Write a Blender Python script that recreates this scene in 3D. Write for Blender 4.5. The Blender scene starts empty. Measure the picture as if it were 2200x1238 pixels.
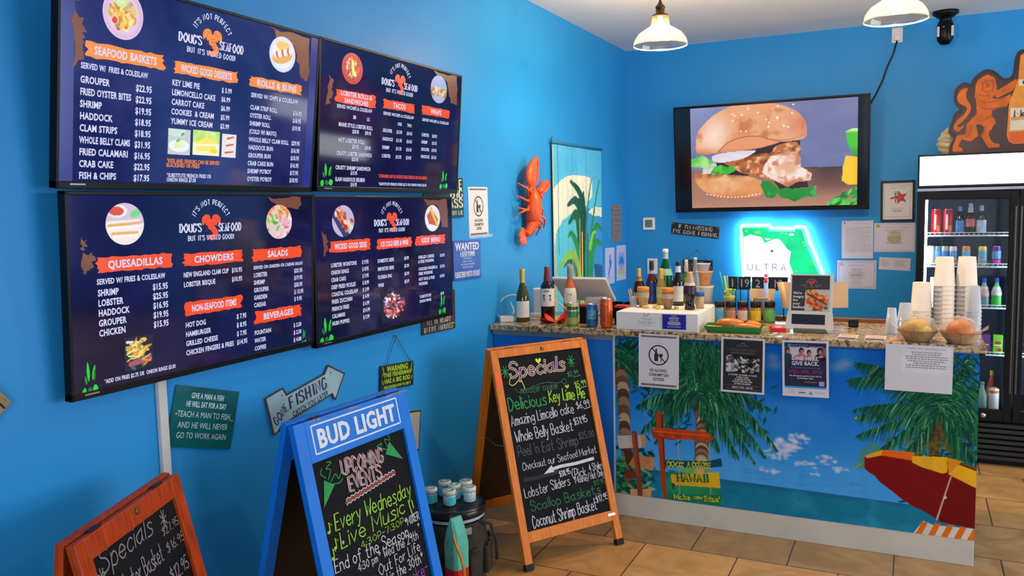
import bpy, math, random
import numpy as np
from math import sin, cos, pi, radians as R
from mathutils import Matrix, Vector

SC = bpy.context.scene
COL = SC.collection
random.seed(7)

# ------------------------------------------------------------------ camera
CAM = (2.2716, 0.0, 1.7472)
_y, _p, _r = 0.45232365, 0.0945264, -0.02179157
_right = Vector((cos(_y), sin(_y), 0)); _fw = Vector((-sin(_y), cos(_y), 0)); _up = Vector((0, 0, 1))
_f2 = _fw * cos(_p) - _up * sin(_p); _u2 = _up * cos(_p) + _fw * sin(_p)
_r3 = _right * cos(_r) + _u2 * sin(_r); _u3 = _u2 * cos(_r) - _right * sin(_r)
cam = bpy.data.cameras.new('camera'); cam.sensor_fit = 'HORIZONTAL'; cam.sensor_width = 36.0
cam.lens = 1781.4775 / 2200 * 36.0; cam.clip_start = 0.05; cam.clip_end = 60
camo = bpy.data.objects.new('camera', cam); COL.objects.link(camo)
camo.matrix_world = Matrix(((_r3.x, _u3.x, -_f2.x, CAM[0]), (_r3.y, _u3.y, -_f2.y, CAM[1]), (_r3.z, _u3.z, -_f2.z, CAM[2]), (0, 0, 0, 1)))
SC.camera = camo

# ------------------------------------------------------------------ view, world, daylight
SC.view_settings.view_transform = 'Standard'; SC.view_settings.look = 'None'
SC.view_settings.exposure = 0.0; SC.view_settings.gamma = 1.0; SC.view_settings.use_curve_mapping = False
SC.cycles.use_denoising = True
SC.cycles.max_bounces = 7; SC.cycles.diffuse_bounces = 4; SC.cycles.glossy_bounces = 3
SC.cycles.transmission_bounces = 7; SC.cycles.transparent_max_bounces = 10
SC.cycles.caustics_reflective = False; SC.cycles.caustics_refractive = False
SC.cycles.sample_clamp_indirect = 4.0
W = bpy.data.worlds.new('daylight'); SC.world = W; W.use_nodes = True
W.node_tree.nodes['Background'].inputs[0].default_value = (0.62, 0.8, 1.0, 1)
W.node_tree.nodes['Background'].inputs[1].default_value = 1.2

ROOM_X, ROOM_Y0, BACK, CEIL = 6.4, -2.6, 7.034, 3.085

def area(name, loc, rot, sx, sy, power, col):
    l = bpy.data.lights.new(name, 'AREA'); l.shape = 'RECTANGLE'; l.size = sx; l.size_y = sy
    l.energy = power; l.color = col
    o = bpy.data.objects.new(name, l); COL.objects.link(o); o.location = loc; o.rotation_euler = rot
    return o
# daylight through the shopfront window behind the camera and the window in the right-hand wall
PENDANT_W = 54.0
area('daylight_shopfront', (3.0, ROOM_Y0 - 0.12, 1.6), (R(-90), 0, R(180)), 2.6, 2.2, 115, (0.80, 0.90, 1.0))
area('daylight_side_window', (ROOM_X + 0.12, 4.2, 1.55), (0, R(90), 0), 2.1, 3.9, 160, (0.86, 0.94, 1.0))

# ------------------------------------------------------------------ materials
def lin(c):
    out = []
    for v in c[:3]:
        v = v / 255.0
        out.append(v / 12.92 if v <= 0.04045 else ((v + 0.055) / 1.055) ** 2.4)
    return tuple(out) + (1.0,)

_M = {}
def mat(name, rgb, rough=0.55, metal=0.0, var=0.06, scale=18.0, bump=0.0, trans=0.0, emit=0.0, spec=0.5, coat=0.0, alpha=1.0, ior=1.45, stretch=None):
    """procedural Principled material: colour varied by noise, optional bump / emission"""
    if name in _M: return _M[name]
    m = bpy.data.materials.new(name); m.use_nodes = True; _M[name] = m
    nt = m.node_tree; b = nt.nodes['Principled BSDF']; N = nt.nodes.new; L = nt.links.new
    col = lin(rgb)
    b.inputs['Roughness'].default_value = rough; b.inputs['Metallic'].default_value = metal
    b.inputs['Specular IOR Level'].default_value = spec; b.inputs['IOR'].default_value = ior
    b.inputs['Transmission Weight'].default_value = trans; b.inputs['Coat Weight'].default_value = coat
    b.inputs['Alpha'].default_value = alpha
    tc = N('ShaderNodeTexCoord'); src = tc.outputs['Object']
    if stretch:
        mp = N('ShaderNodeMapping'); mp.inputs['Scale'].default_value = stretch; L(src, mp.inputs['Vector']); src = mp.outputs[0]
    nz = N('ShaderNodeTexNoise'); nz.inputs['Scale'].default_value = scale; nz.inputs['Detail'].default_value = 4; L(src, nz.inputs['Vector'])
    rp = N('ShaderNodeValToRGB'); L(nz.outputs['Fac'], rp.inputs[0])
    rp.color_ramp.elements[0].position = 0.3; rp.color_ramp.elements[1].position = 0.7
    rp.color_ramp.elements[0].color = tuple(max(0, v * (1 - var)) for v in col[:3]) + (1,)
    rp.color_ramp.elements[1].color = tuple(min(1, v * (1 + var)) for v in col[:3]) + (1,)
    if emit > 0:
        b.inputs['Base Color'].default_value = (0.004, 0.004, 0.004, 1)
        L(rp.outputs[0], b.inputs['Emission Color']); b.inputs['Emission Strength'].default_value = emit
    else:
        L(rp.outputs[0], b.inputs['Base Color'])
    if bump > 0:
        bp = N('ShaderNodeBump'); bp.inputs['Strength'].default_value = bump; bp.inputs['Distance'].default_value = 0.004
        L(nz.outputs['Fac'], bp.inputs['Height']); L(bp.outputs[0], b.inputs['Normal'])
    return m

def picture_mat(name, emit):
    """printed or displayed picture: colour from the mesh's painted 'Picture' attribute"""
    if name in _M: return _M[name]
    m = bpy.data.materials.new(name); m.use_nodes = True; _M[name] = m
    nt = m.node_tree; b = nt.nodes['Principled BSDF']
    a = nt.nodes.new('ShaderNodeAttribute'); a.attribute_name = 'Picture'
    if emit:
        b.inputs['Base Color'].default_value = (0.004, 0.004, 0.004, 1); b.inputs['Roughness'].default_value = 0.3
        nt.links.new(a.outputs['Color'], b.inputs['Emission Color']); b.inputs['Emission Strength'].default_value = emit
    else:
        nt.links.new(a.outputs['Color'], b.inputs['Base Color']); b.inputs['Roughness'].default_value = 0.65; b.inputs['Specular IOR Level'].default_value = 0.15
    return m

# ------------------------------------------------------------------ mesh builder
def frame(o, ux, uy, uz):
    return Matrix(((ux[0], uy[0], uz[0], o[0]), (ux[1], uy[1], uz[1], o[1]), (ux[2], uy[2], uz[2], o[2]), (0, 0, 0, 1)))
def on_left(y, z, x=0.0, rot=0.0, tilt=0.0):
    """frame on the left wall: local x runs along the wall to the right, y up, z out of the wall"""
    return frame((x, y, z), (0, 1, 0), (0, 0, 1), (1, 0, 0)) @ Matrix.Rotation(R(rot), 4, 'Z') @ Matrix.Rotation(tilt, 4, 'X')
def on_back(x, z, y=None, rot=0.0, tilt=0.0):
    return frame((x, BACK if y is None else y, z), (1, 0, 0), (0, 0, 1), (0, -1, 0)) @ Matrix.Rotation(R(rot), 4, 'Z') @ Matrix.Rotation(tilt, 4, 'X')
def at(x, y, z, rz=0.0):
    return Matrix.Translation((x, y, z)) @ Matrix.Rotation(R(rz), 4, 'Z')

class MB:
    def __init__(s): s.v = []; s.f = []; s.m = []; s.sm = []; s.T = None
    def add(s, vs, fs, mat=0, smooth=False, T=None):
        b = len(s.v)
        if T is not None: vs = [tuple(T @ Vector(v)) for v in vs]
        if s.T is not None: vs = [tuple(s.T @ Vector(v)) for v in vs]
        s.v.extend(vs)
        for f in fs: s.f.append([i + b for i in f]); s.m.append(mat); s.sm.append(smooth)
        return s
    def box(s, c, d, mat=0, T=None):
        x, y, z = c; a, b, e = d[0] / 2, d[1] / 2, d[2] / 2
        vs = [(x + i * a, y + j * b, z + k * e) for i in (-1, 1) for j in (-1, 1) for k in (-1, 1)]
        return s.add(vs, [(0, 1, 3, 2), (4, 6, 7, 5), (0, 4, 5, 1), (2, 3, 7, 6), (0, 2, 6, 4), (1, 5, 7, 3)], mat, False, T)
    def prism(s, poly, z0, z1, mat=0, T=None, side=None):
        n = len(poly)
        A = sum(poly[i][0] * poly[(i + 1) % n][1] - poly[(i + 1) % n][0] * poly[i][1] for i in range(n))
        if A < 0: poly = poly[::-1]
        vs = [(p[0], p[1], z0) for p in poly] + [(p[0], p[1], z1) for p in poly]
        s.add(vs, [list(range(n))[::-1], list(range(n, 2 * n))], mat, False, T)
        s.add(vs, [(i, (i + 1) % n, n + (i + 1) % n, n + i) for i in range(n)], mat if side is None else side, False, T)
        return s
    def poly(s, poly, z=0.0, mat=0, T=None):
        n = len(poly)
        A = sum(poly[i][0] * poly[(i + 1) % n][1] - poly[(i + 1) % n][0] * poly[i][1] for i in range(n))
        if A < 0: poly = poly[::-1]
        return s.add([(p[0], p[1], z) for p in poly], [list(range(n))], mat, False, T)
    def rect(s, x0, y0, x1, y1, z=0.0, mat=0): return s.poly([(x0, y0), (x1, y0), (x1, y1), (x0, y1)], z, mat)
    def ell(s, cx, cy, rx, ry, z=0.0, mat=0, n=24, rot=0):
        c, q = cos(rot), sin(rot)
        return s.poly([(cx + rx * cos(2 * pi * i / n) * c - ry * sin(2 * pi * i / n) * q, cy + rx * cos(2 * pi * i / n) * q + ry * sin(2 * pi * i / n) * c) for i in range(n)], z, mat)
    def ring(s, cx, cy, r, w, z=0.0, mat=0, n=36, a0=0, a1=2 * pi):
        vs = []; fs = []
        for i in range(n + 1):
            a = a0 + (a1 - a0) * i / n
            vs += [(cx + (r - w / 2) * cos(a), cy + (r - w / 2) * sin(a), z), (cx + (r + w / 2) * cos(a), cy + (r + w / 2) * sin(a), z)]
        for i in range(n): fs.append((2 * i, 2 * i + 1, 2 * i + 3, 2 * i + 2))
        return s.add(vs, fs, mat)
    def lathe(s, prof, n=20, mat=0, c=(0, 0, 0), T=None, smooth=True, a0=0.0, a1=2 * pi, cap=True, sq=0):
        full = abs(a1 - a0 - 2 * pi) < 1e-6; k = n if full else n + 1
        vs = []; fs = []
        for r, z in prof:
            for i in range(k):
                a = a0 + (a1 - a0) * i / n
                vs.append((c[0] + r * cos(a), c[1] + r * sin(a), c[2] + z))
        for j in range(len(prof) - 1):
            for i in range(n):
                i2 = (i + 1) % k
                fs.append((j * k + i, j * k + i2, (j + 1) * k + i2, (j + 1) * k + i))
        s.add(vs, fs, mat, smooth, T)
        if cap and full:
            for j, fl in ((0, True), (len(prof) - 1, False)):
                if prof[j][0] > 1e-5:
                    l = [vs[j * k + i] for i in range(k)]
                    s.add(l, [list(range(k))[::-1] if fl else list(range(k))], mat, False, T)
        return s
    def tube(s, pts, r, n=8, mat=0, T=None, smooth=True):
        pts = [Vector(p) for p in pts]; rr = r if isinstance(r, (list, tuple)) else [r] * len(pts)
        vs = []; fs = []; prev = None
        for i, p in enumerate(pts):
            t = (pts[min(i + 1, len(pts) - 1)] - pts[max(i - 1, 0)]).normalized()
            if prev is None:
                a = Vector((0, 0, 1)) if abs(t.z) < 0.9 else Vector((1, 0, 0)); u = t.cross(a).normalized()
            else: u = (prev - t * prev.dot(t)).normalized()
            prev = u; w = t.cross(u)
            for k in range(n):
                a = 2 * pi * k / n; vs.append(tuple(p + (u * cos(a) + w * sin(a)) * rr[i]))
        for i in range(len(pts) - 1):
            for k in range(n):
                fs.append((i * n + k, i * n + (k + 1) % n, (i + 1) * n + (k + 1) % n, (i + 1) * n + k))
        fs.append(list(range(n))[::-1]); fs.append(list(range((len(pts) - 1) * n, len(pts) * n)))
        return s.add(vs, fs, mat, smooth, T)
    def blob(s, c, r, mat=0, T=None, nu=14, nv=9, fn=None):
        vs = []; fs = []
        for j in range(nv + 1):
            th = pi * j / nv
            for i in range(nu):
                ph = 2 * pi * i / nu; d = (sin(th) * cos(ph), sin(th) * sin(ph), cos(th)); k = fn(d) if fn else 1.0
                vs.append((c[0] + r[0] * d[0] * k, c[1] + r[1] * d[1] * k, c[2] + r[2] * d[2] * k))
        for j in range(nv):
            for i in range(nu): fs.append((j * nu + i, (j + 1) * nu + i, (j + 1) * nu + (i + 1) % nu, j * nu + (i + 1) % nu))
        return s.add(vs, fs, mat, True, T)
    def strip(s, pts, w, z=0.0, mat=0, nib=None):
        """flat brush stroke through 2-D points; nib=(a,b) gives a broad pen (thick uprights)"""
        n = len(pts)
        if n < 2: return s
        vs = []; fs = []
        for i in range(n):
            a = pts[max(i - 1, 0)]; b = pts[min(i + 1, n - 1)]
            tx, ty = b[0] - a[0], b[1] - a[1]; l = math.hypot(tx, ty) or 1e-9; nx, ny = -ty / l, tx / l
            h = w / 2 if nib is None else math.hypot(nib[0] * nx, nib[1] * ny) / 2
            ex = ey = 0.0
            if nib is None and i in (0, n - 1):
                q = -0.35 * w if i == 0 else 0.35 * w; ex, ey = tx / l * q, ty / l * q
            elif nib is None and n > 2:
                t1 = Vector((pts[i][0] - a[0], pts[i][1] - a[1])); t2 = Vector((b[0] - pts[i][0], b[1] - pts[i][1]))
                if t1.length > 1e-9 and t2.length > 1e-9:
                    cc = max(-1, min(1, t1.normalized().dot(t2.normalized()))); h *= min(1.7, 1 / max(0.3, math.sqrt((1 + cc) / 2)))
            vs += [(pts[i][0] + nx * h + ex, pts[i][1] + ny * h + ey, z), (pts[i][0] - nx * h + ex, pts[i][1] - ny * h + ey, z)]
        for i in range(n - 1): fs.append((2 * i, 2 * i + 1, 2 * i + 3, 2 * i + 2))
        return s.add(vs, fs, mat)
    def build(s, name, mats, parent=None, M=None, bevel=0.0, seg=2):
        me = bpy.data.meshes.new(name); me.from_pydata(s.v, [], s.f)
        ms = mats if isinstance(mats, (list, tuple)) else [mats]
        for m in ms: me.materials.append(m)
        me.polygons.foreach_set('material_index', s.m); me.polygons.foreach_set('use_smooth', s.sm); me.update()
        return link_mesh(name, me, parent, M, bevel, seg)

def link_mesh(name, me, parent=None, M=None, bevel=0.0, seg=2):
    o = bpy.data.objects.new(name, me); COL.objects.link(o)
    if parent is not None: o.parent = parent
    if M is not None: o.matrix_basis = M
    if bevel > 0:
        b = o.modifiers.new('edge', 'BEVEL'); b.width = bevel; b.segments = seg; b.limit_method = 'ANGLE'; b.angle_limit = R(40)
    return o

def tag(o, label=None, cat=None, group=None, kind=None):
    if label: o['label'] = label
    if cat: o['category'] = cat
    if group: o['group'] = group
    if kind: o['kind'] = kind
    return o
def thing(name, label, cat, M, group=None):
    o = bpy.data.objects.new(name, None); COL.objects.link(o); o.matrix_basis = M; o.empty_display_size = 0.05
    return tag(o, label, cat, group)
def struct(name, mb, m, M=None, bevel=0.0): return tag(mb.build(name, m, None, M, bevel), kind='structure')
def copy_tree(o, M, label, group=None, parent=None):
    c = o.copy(); COL.objects.link(c)
    if parent is None:
        c.matrix_basis = M; c['label'] = label
        if group: c['group'] = group
    else: c.parent = parent
    for ch in list(o.children): copy_tree(ch, None, None, None, c)
    return c

# ------------------------------------------------------------------ lettering (built-in font, and a pen-stroke hand)
_tc = bpy.data.curves.new('glyph', 'FONT'); _tc.resolution_u = 2
_to = bpy.data.objects.new('glyph', _tc); COL.objects.link(_to)
_G = {}
def _raw(body, bold):
    _tc.body = body; _tc.size = 1.0; _tc.offset = 0.028 if bold else 0.0
    me = _to.to_mesh()
    if me is None or not me.vertices: return [], []
    v = [(p.co.x, p.co.y) for p in me.vertices]; f = [list(p.vertices) for p in me.polygons]; _to.to_mesh_clear()
    return v, f
def _glyph(ch, bold):
    k = (ch, bold)
    if k not in _G:
        v, f = _raw(ch, bold) if ch != ' ' else ([], [])
        a, _ = _raw('I' + ch + 'I', bold); b, _ = _raw('II', bold)
        adv = (max(p[0] for p in a) - max(p[0] for p in b)) if ch != ' ' else 0.3
        _G[k] = (v, f, adv + (0.03 if bold else 0))
    return _G[k]
_cap = max(p[1] for p in _raw('H', False)[0])
def text_width(t, h, bold=False): return sum(_glyph(c, bold)[2] for c in t) * h / _cap
def T(mb, t, x, y, h, mat=0, align='l', bold=False, sx=1.0, shear=0.0, z=0.0, width=None, rot=0.0, arc=None, sp=0.0):
    """set text: h = cap height; width squeezes the line to a given length; arc=(cx,cy,r) bends it clockwise around its middle"""
    k = h / _cap; w = text_width(t, h, bold) + sp * (len(t) - 1)
    if width: sx = width / w
    w *= sx; px = {'l': 0, 'c': -w / 2, 'r': -w}[align]
    cr, sr = cos(rot), sin(rot)
    for c in t:
        v, f, adv = _glyph(c, bold)
        if v:
            if arc:
                cx, cy, r = arc; mid = px + adv * k * sx / 2; a = pi / 2 - mid / r; ca, sa = cos(a - pi / 2), sin(a - pi / 2); o = []
                for q in v:
                    lx, ly = (q[0] - adv / 2) * k * sx, q[1] * k
                    o.append((cx + r * cos(a) + lx * ca - ly * sa, cy + r * sin(a) + lx * sa + ly * ca, z))
            else:
                o = []
                for q in v:
                    lx, ly = px + q[0] * k * sx + q[1] * k * shear, q[1] * k
                    o.append((x + lx * cr - ly * sr, y + lx * sr + ly * cr, z))
            mb.add(o, f, mat)
        px += (adv * k + sp) * sx
    return w

# strokes on a hex grid: x then y, baseline y=3, x-height 9, capitals D; '~' = curved
_S = {
 'a': '~59 28 07 05 23 44 57|59 54 63', 'b': '0D 03|~06 29 48 55 33 03', 'c': '~58 39 18 06 14 33 54', 'd': '~57 39 18 06 14 33 55|5D 53',
 'e': '~06 56 48 29 07 05 23 43 54', 'f': '~5C 3D 2B 23|09 49', 'g': '~58 29 07 05 24 45 58|~59 52 30 01', 'h': '0D 03|~06 29 48 53', 'i': '09 03|0C 0B',
 'j': '~29 21 00|2C 2B', 'k': '0D 03|49 06 53', 'l': '0D 03', 'm': '09 03|~07 29 38 33|~37 59 68 63', 'n': '09 03|~07 29 48 53', 'o': '~29 07 05 23 44 56 48 29',
 'p': '09 00|~07 29 48 55 33 04', 'q': '~57 39 18 06 14 33 55|59 50', 'r': '09 03|~06 28 49', 's': '~58 39 18 36 55 43 03', 't': '~2D 24 33 53|09 49',
 'u': '~09 04 23 44 59|59 53', 'v': '09 23 59', 'w': '09 13 37 53 79', 'x': '09 53|59 03', 'y': '09 25|~59 20 00', 'z': '09 59 03 53',
 'A': '03 3D 63|16 56', 'B': '03 0D|~0D 4D 5B 48 08|~08 58 66 43 03', 'C': '~6B 4D 2D 08 13 33 65', 'D': '03 0D|~0D 3D 69 56 33 03', 'E': '5D 0D 03 53|08 48',
 'F': '5D 0D 03|08 48', 'G': '~6B 4D 2D 08 13 43 65|65 67 47', 'H': '0D 03|6D 63|08 68', 'I': '2D 23|', 'J': '~5D 55 33 05', 'K': '0D 03|6D 08 63', 'L': '0D 03 53',
 'M': '03 0D 46 8D 83', 'N': '03 0D 63 6D', 'O': '~4D 08 33 53 88 5D 4D', 'P': '03 0D|~0D 4D 5B 47 07', 'Q': '~4D 08 33 53 88 5D 4D|55 82', 'R': '03 0D|~0D 4D 5B 48 08|28 63',
 'S': '~6B 4D 1D 0A 48 65 43 13 05', 'T': '3D 33|0D 6D', 'U': '~0D 05 33 53 65 6D', 'V': '0D 33 6D', 'W': '0D 23 49 63 8D', 'X': '0D 63|6D 03', 'Y': '0D 38 6D|38 33', 'Z': '0D 6D 03 63',
 '0': '~3D 08 33 68 3D', '1': '1B 3D 33', '2': '~0B 2D 5B 36 03|03 63', '3': '~0C 3D 5B 28|~28 66 33 04', '4': '4D 06 66|4D 43', '5': '5D 1D 08|~08 48 65 33 04', '6': '~5D 18 05 33 55 38 06',
 '7': '0D 5D 23', '8': '~3D 0A 38 65 33 05 38 5A 3D', '9': '~5A 3D 0A 28 5B|5B 43', '$': '~5B 3C 0A 58 44 04|3E 32', '.': '03 13', ',': '13 01', "'": '0D 0B', '!': '0D 06|04 03', '-': '08 48',
 '/': '02 5E', '(': '~3E 08 32', ')': '~0E 38 02', '&': '~63 0B 3D 3A 05 33 57', '*': '38 3D|1A 5B|5A 1B', ':': '04 05|08 09', '"': '0D 0B|2D 2B', '+': '26 2A|08 48'}
def _curve(pts, n=5):
    out = []
    for i in range(len(pts) - 1):
        p0 = pts[max(i - 1, 0)]; p1 = pts[i]; p2 = pts[i + 1]; p3 = pts[min(i + 2, len(pts) - 1)]
        for k in range(n):
            t = k / n
            out.append(tuple(0.5 * (2 * p1[j] + (p2[j] - p0[j]) * t + (2 * p0[j] - 5 * p1[j] + 4 * p2[j] - p3[j]) * t * t + (3 * p1[j] - p0[j] - 3 * p2[j] + p3[j]) * t ** 3) for j in range(len(p1))))
    return out + [pts[-1]]
_SG = {}
def _sg(c):
    if c not in _SG:
        ls = []
        for st in _S.get(c, '').split('|'):
            if not st: continue
            cu = st[0] == '~'; p = [(int(q[0], 16) / 10, (int(q[1], 16) - 3) / 10) for q in st.lstrip('~').split()]
            ls.append((cu, _curve(p) if cu and len(p) > 2 else p))
        _SG[c] = (ls, max([p[0] for _, l in ls for p in l], default=0.25))
    return _SG[c]
def H(mb, t, x, y, h, mat=0, w=0.12, align='l', width=None, sx=1.0, shear=0.0, z=0.0, rot=0.0, jit=0.0, nib=None, serif=0.0, sp=0.2, arc=None):
    """pen-stroke lettering; h = cap height, w = pen width (share of h); nib/serif give a roman face"""
    rnd = random.Random(len(t) * 31 + ord(t[0])); tw = sum(_sg(c)[1] + sp for c in t) - sp
    if width and tw > 0.1: sx = width / (tw * h)
    px = {'l': 0, 'c': -tw / 2, 'r': -tw}[align]; cr, sr = cos(rot), sin(rot)
    for c in t:
        ls, cw = _sg(c); dy = rnd.uniform(-jit, jit); da = rnd.uniform(-jit, jit)
        def tr(p):
            lx, ly = (px + p[0]) * h * sx + p[1] * h * (shear + da), (p[1] + dy) * h
            if arc:
                cx, cy, r = arc; mid = (px + cw / 2) * h * sx; a = pi / 2 - mid / r; ux = lx - mid
                return (cx + r * cos(a) + ux * sin(a) + ly * cos(a), cy + r * sin(a) - ux * cos(a) + ly * sin(a))
            return (x + lx * cr - ly * sr, y + lx * sr + ly * cr)
        for cu, l in ls:
            q = [tr(p) for p in l]
            mb.strip(q, w * h, z, mat, None if nib is None else (nib[0] * h * sx, nib[1] * h))
            if serif and not cu:
                for i, j in ((0, 1), (-1, -2)):
                    if abs(l[i][0] - l[j][0]) < abs(l[i][1] - l[j][1]):
                        mb.strip([tr((l[i][0] - serif, l[i][1])), tr((l[i][0] + serif, l[i][1]))], serif * h * 0.5, z, mat)
        px += cw + sp
    return tw * h * sx

# ------------------------------------------------------------------ painter for printed and displayed pictures
class Canvas:
    def __init__(s, x0, x1, y0, y1, nx, bg=(0, 0, 0)):
        s.e = (x0, x1, y0, y1); s.nx = nx; s.ny = max(2, int(round(nx * (y1 - y0) / (x1 - x0))))
        s.x = np.linspace(x0, x1, s.nx); s.y = np.linspace(y0, y1, s.ny); s.X, s.Y = np.meshgrid(s.x, s.y)
        s.a = np.zeros((s.ny, s.nx, 3)); s.a[:] = np.array(bg) / 255.0
    def noise(s, scale, seed, oct=3):
        rs = np.random.RandomState(seed); out = np.zeros_like(s.X); amp = 1.0; tot = 0
        for o in range(oct):
            g = rs.rand(64, 64); u = (s.X * scale) % 63; v = (s.Y * scale) % 63
            i = np.floor(u).astype(int); j = np.floor(v).astype(int); fu = u - i; fv = v - j
            fu = fu * fu * (3 - 2 * fu); fv = fv * fv * (3 - 2 * fv)
            out += amp * ((g[j, i] * (1 - fu) + g[j, (i + 1) % 64] * fu) * (1 - fv) + (g[(j + 1) % 64, i] * (1 - fu) + g[(j + 1) % 64, (i + 1) % 64] * fu) * fv)
            tot += amp; amp *= 0.5; scale *= 2.1
        return out / tot
    def put(s, mask, color):
        c = np.array(color) / 255.0; s.a += (c - s.a) * np.clip(mask, 0, 1)[..., None]
    def win(s, x0, x1, y0, y1):
        i0, i1 = np.searchsorted(s.x, [x0, x1]); j0, j1 = np.searchsorted(s.y, [y0, y1])
        return slice(max(j0 - 1, 0), j1 + 1), slice(max(i0 - 1, 0), i1 + 1)
    def polymask(s, pts):
        m = np.zeros(s.X.shape, bool); n = len(pts)
        for i in range(n):
            xa, ya = pts[i]; xb, yb = pts[(i + 1) % n]
            if ya == yb: continue
            m ^= ((ya > s.Y) != (yb > s.Y)) & (s.X < (xb - xa) * (s.Y - ya) / (yb - ya) + xa)
        return m.astype(float)
    def poly(s, pts, color, tex=0.0, scale=40, seed=1, c2=None, smooth=False):
        if smooth: pts = _curve(list(pts) + [pts[0]], 4)
        m = s.polymask(pts); s.put(m, color)
        if tex: s.put(m * np.clip((s.noise(scale, seed) - 0.45) * 4, 0, 1) * tex, c2 if c2 is not None else tuple(v * 0.6 for v in color))
        return m
    def ell(s, cx, cy, rx, ry, color, rot=0.0, soft=0.15, alpha=1.0):
        r = max(rx, ry) * 1.1; w = s.win(cx - r, cx + r, cy - r, cy + r); x = s.X[w] - cx; y = s.Y[w] - cy
        c, q = cos(rot), sin(rot); d = np.sqrt(((x * c + y * q) / rx) ** 2 + ((-x * q + y * c) / ry) ** 2)
        m = np.clip((1 - d) / soft, 0, 1) * alpha; s.a[w] += (np.array(color) / 255.0 - s.a[w]) * m[..., None]
    def line(s, p, q, w0, w1, color, alpha=1.0):
        r = max(w0, w1); px = s.x[1] - s.x[0]
        w = s.win(min(p[0], q[0]) - r - px, max(p[0], q[0]) + r + px, min(p[1], q[1]) - r - px, max(p[1], q[1]) + r + px)
        x = s.X[w]; y = s.Y[w]; dx, dy = q[0] - p[0], q[1] - p[1]; l2 = dx * dx + dy * dy or 1e-12
        t = np.clip(((x - p[0]) * dx + (y - p[1]) * dy) / l2, 0, 1); d = np.hypot(x - p[0] - t * dx, y - p[1] - t * dy)
        m = np.clip(((w0 + (w1 - w0) * t) / 2 - d) / px + 0.5, 0, 1) * alpha
        s.a[w] += (np.array(color) / 255.0 - s.a[w]) * m[..., None]
    def curve(s, pts, w0, w1, color, n=6):
        c = _curve(pts, n)
        for i in range(len(c) - 1):
            t = i / len(c); s.line(c[i], c[i + 1], w0 + (w1 - w0) * t, w0 + (w1 - w0) * t, color)
    def at(s, X, Y):
        i = np.clip(np.rint((X - s.e[0]) / (s.e[1] - s.e[0]) * (s.nx - 1)).astype(int), 0, s.nx - 1)
        j = np.clip(np.rint((Y - s.e[2]) / (s.e[3] - s.e[2]) * (s.ny - 1)).astype(int), 0, s.ny - 1)
        return s.a[j, i]
def picture(name, cv, mat, parent=None, M=None, disc=False, z=0.0, shape=None):
    """a fine grid mesh carrying the canvas as its 'Picture' colours; disc=True bends it into an ellipse; shape(X,Y,Z)->XYZ bends it"""
    X, Y = cv.X.copy(), cv.Y.copy(); C = cv.a
    if disc:
        x0, x1, y0, y1 = cv.e; u = (X - (x0 + x1) / 2) / ((x1 - x0) / 2); v = (Y - (y0 + y1) / 2) / ((y1 - y0) / 2)
        X = (x0 + x1) / 2 + u * np.sqrt(1 - v * v / 2) * (x1 - x0) / 2; Y = (y0 + y1) / 2 + v * np.sqrt(1 - u * u / 2) * (y1 - y0) / 2; C = cv.at(X, Y)
    Z = np.full_like(X, z)
    if shape: X, Y, Z = shape(X, Y, Z)
    ny, nx = X.shape; n = nx * ny; co = np.stack([X, Y, Z], -1).reshape(-1, 3)
    idx = np.arange(n).reshape(ny, nx); q = np.stack([idx[:-1, :-1], idx[:-1, 1:], idx[1:, 1:], idx[1:, :-1]], -1).reshape(-1, 4)
    me = bpy.data.meshes.new(name); me.vertices.add(n); me.vertices.foreach_set('co', co.astype(np.float32).ravel())
    me.loops.add(q.size); me.loops.foreach_set('vertex_index', q.astype(np.int32).ravel())
    me.polygons.add(len(q)); me.polygons.foreach_set('loop_start', np.arange(0, q.size, 4, dtype=np.int32))
    me.update(calc_edges=True)
    a = me.color_attributes.new('Picture', 'FLOAT_COLOR', 'POINT'); c = np.clip(C, 0, 1).reshape(-1, 3)
    c = np.where(c <= 0.04045, c / 12.92, ((c + 0.055) / 1.055) ** 2.4); a.data.foreach_set('color', np.concatenate([c, np.ones((n, 1))], 1).astype(np.float32).ravel())
    me.materials.append(mat)
    return link_mesh(name, me, parent, M)
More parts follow.
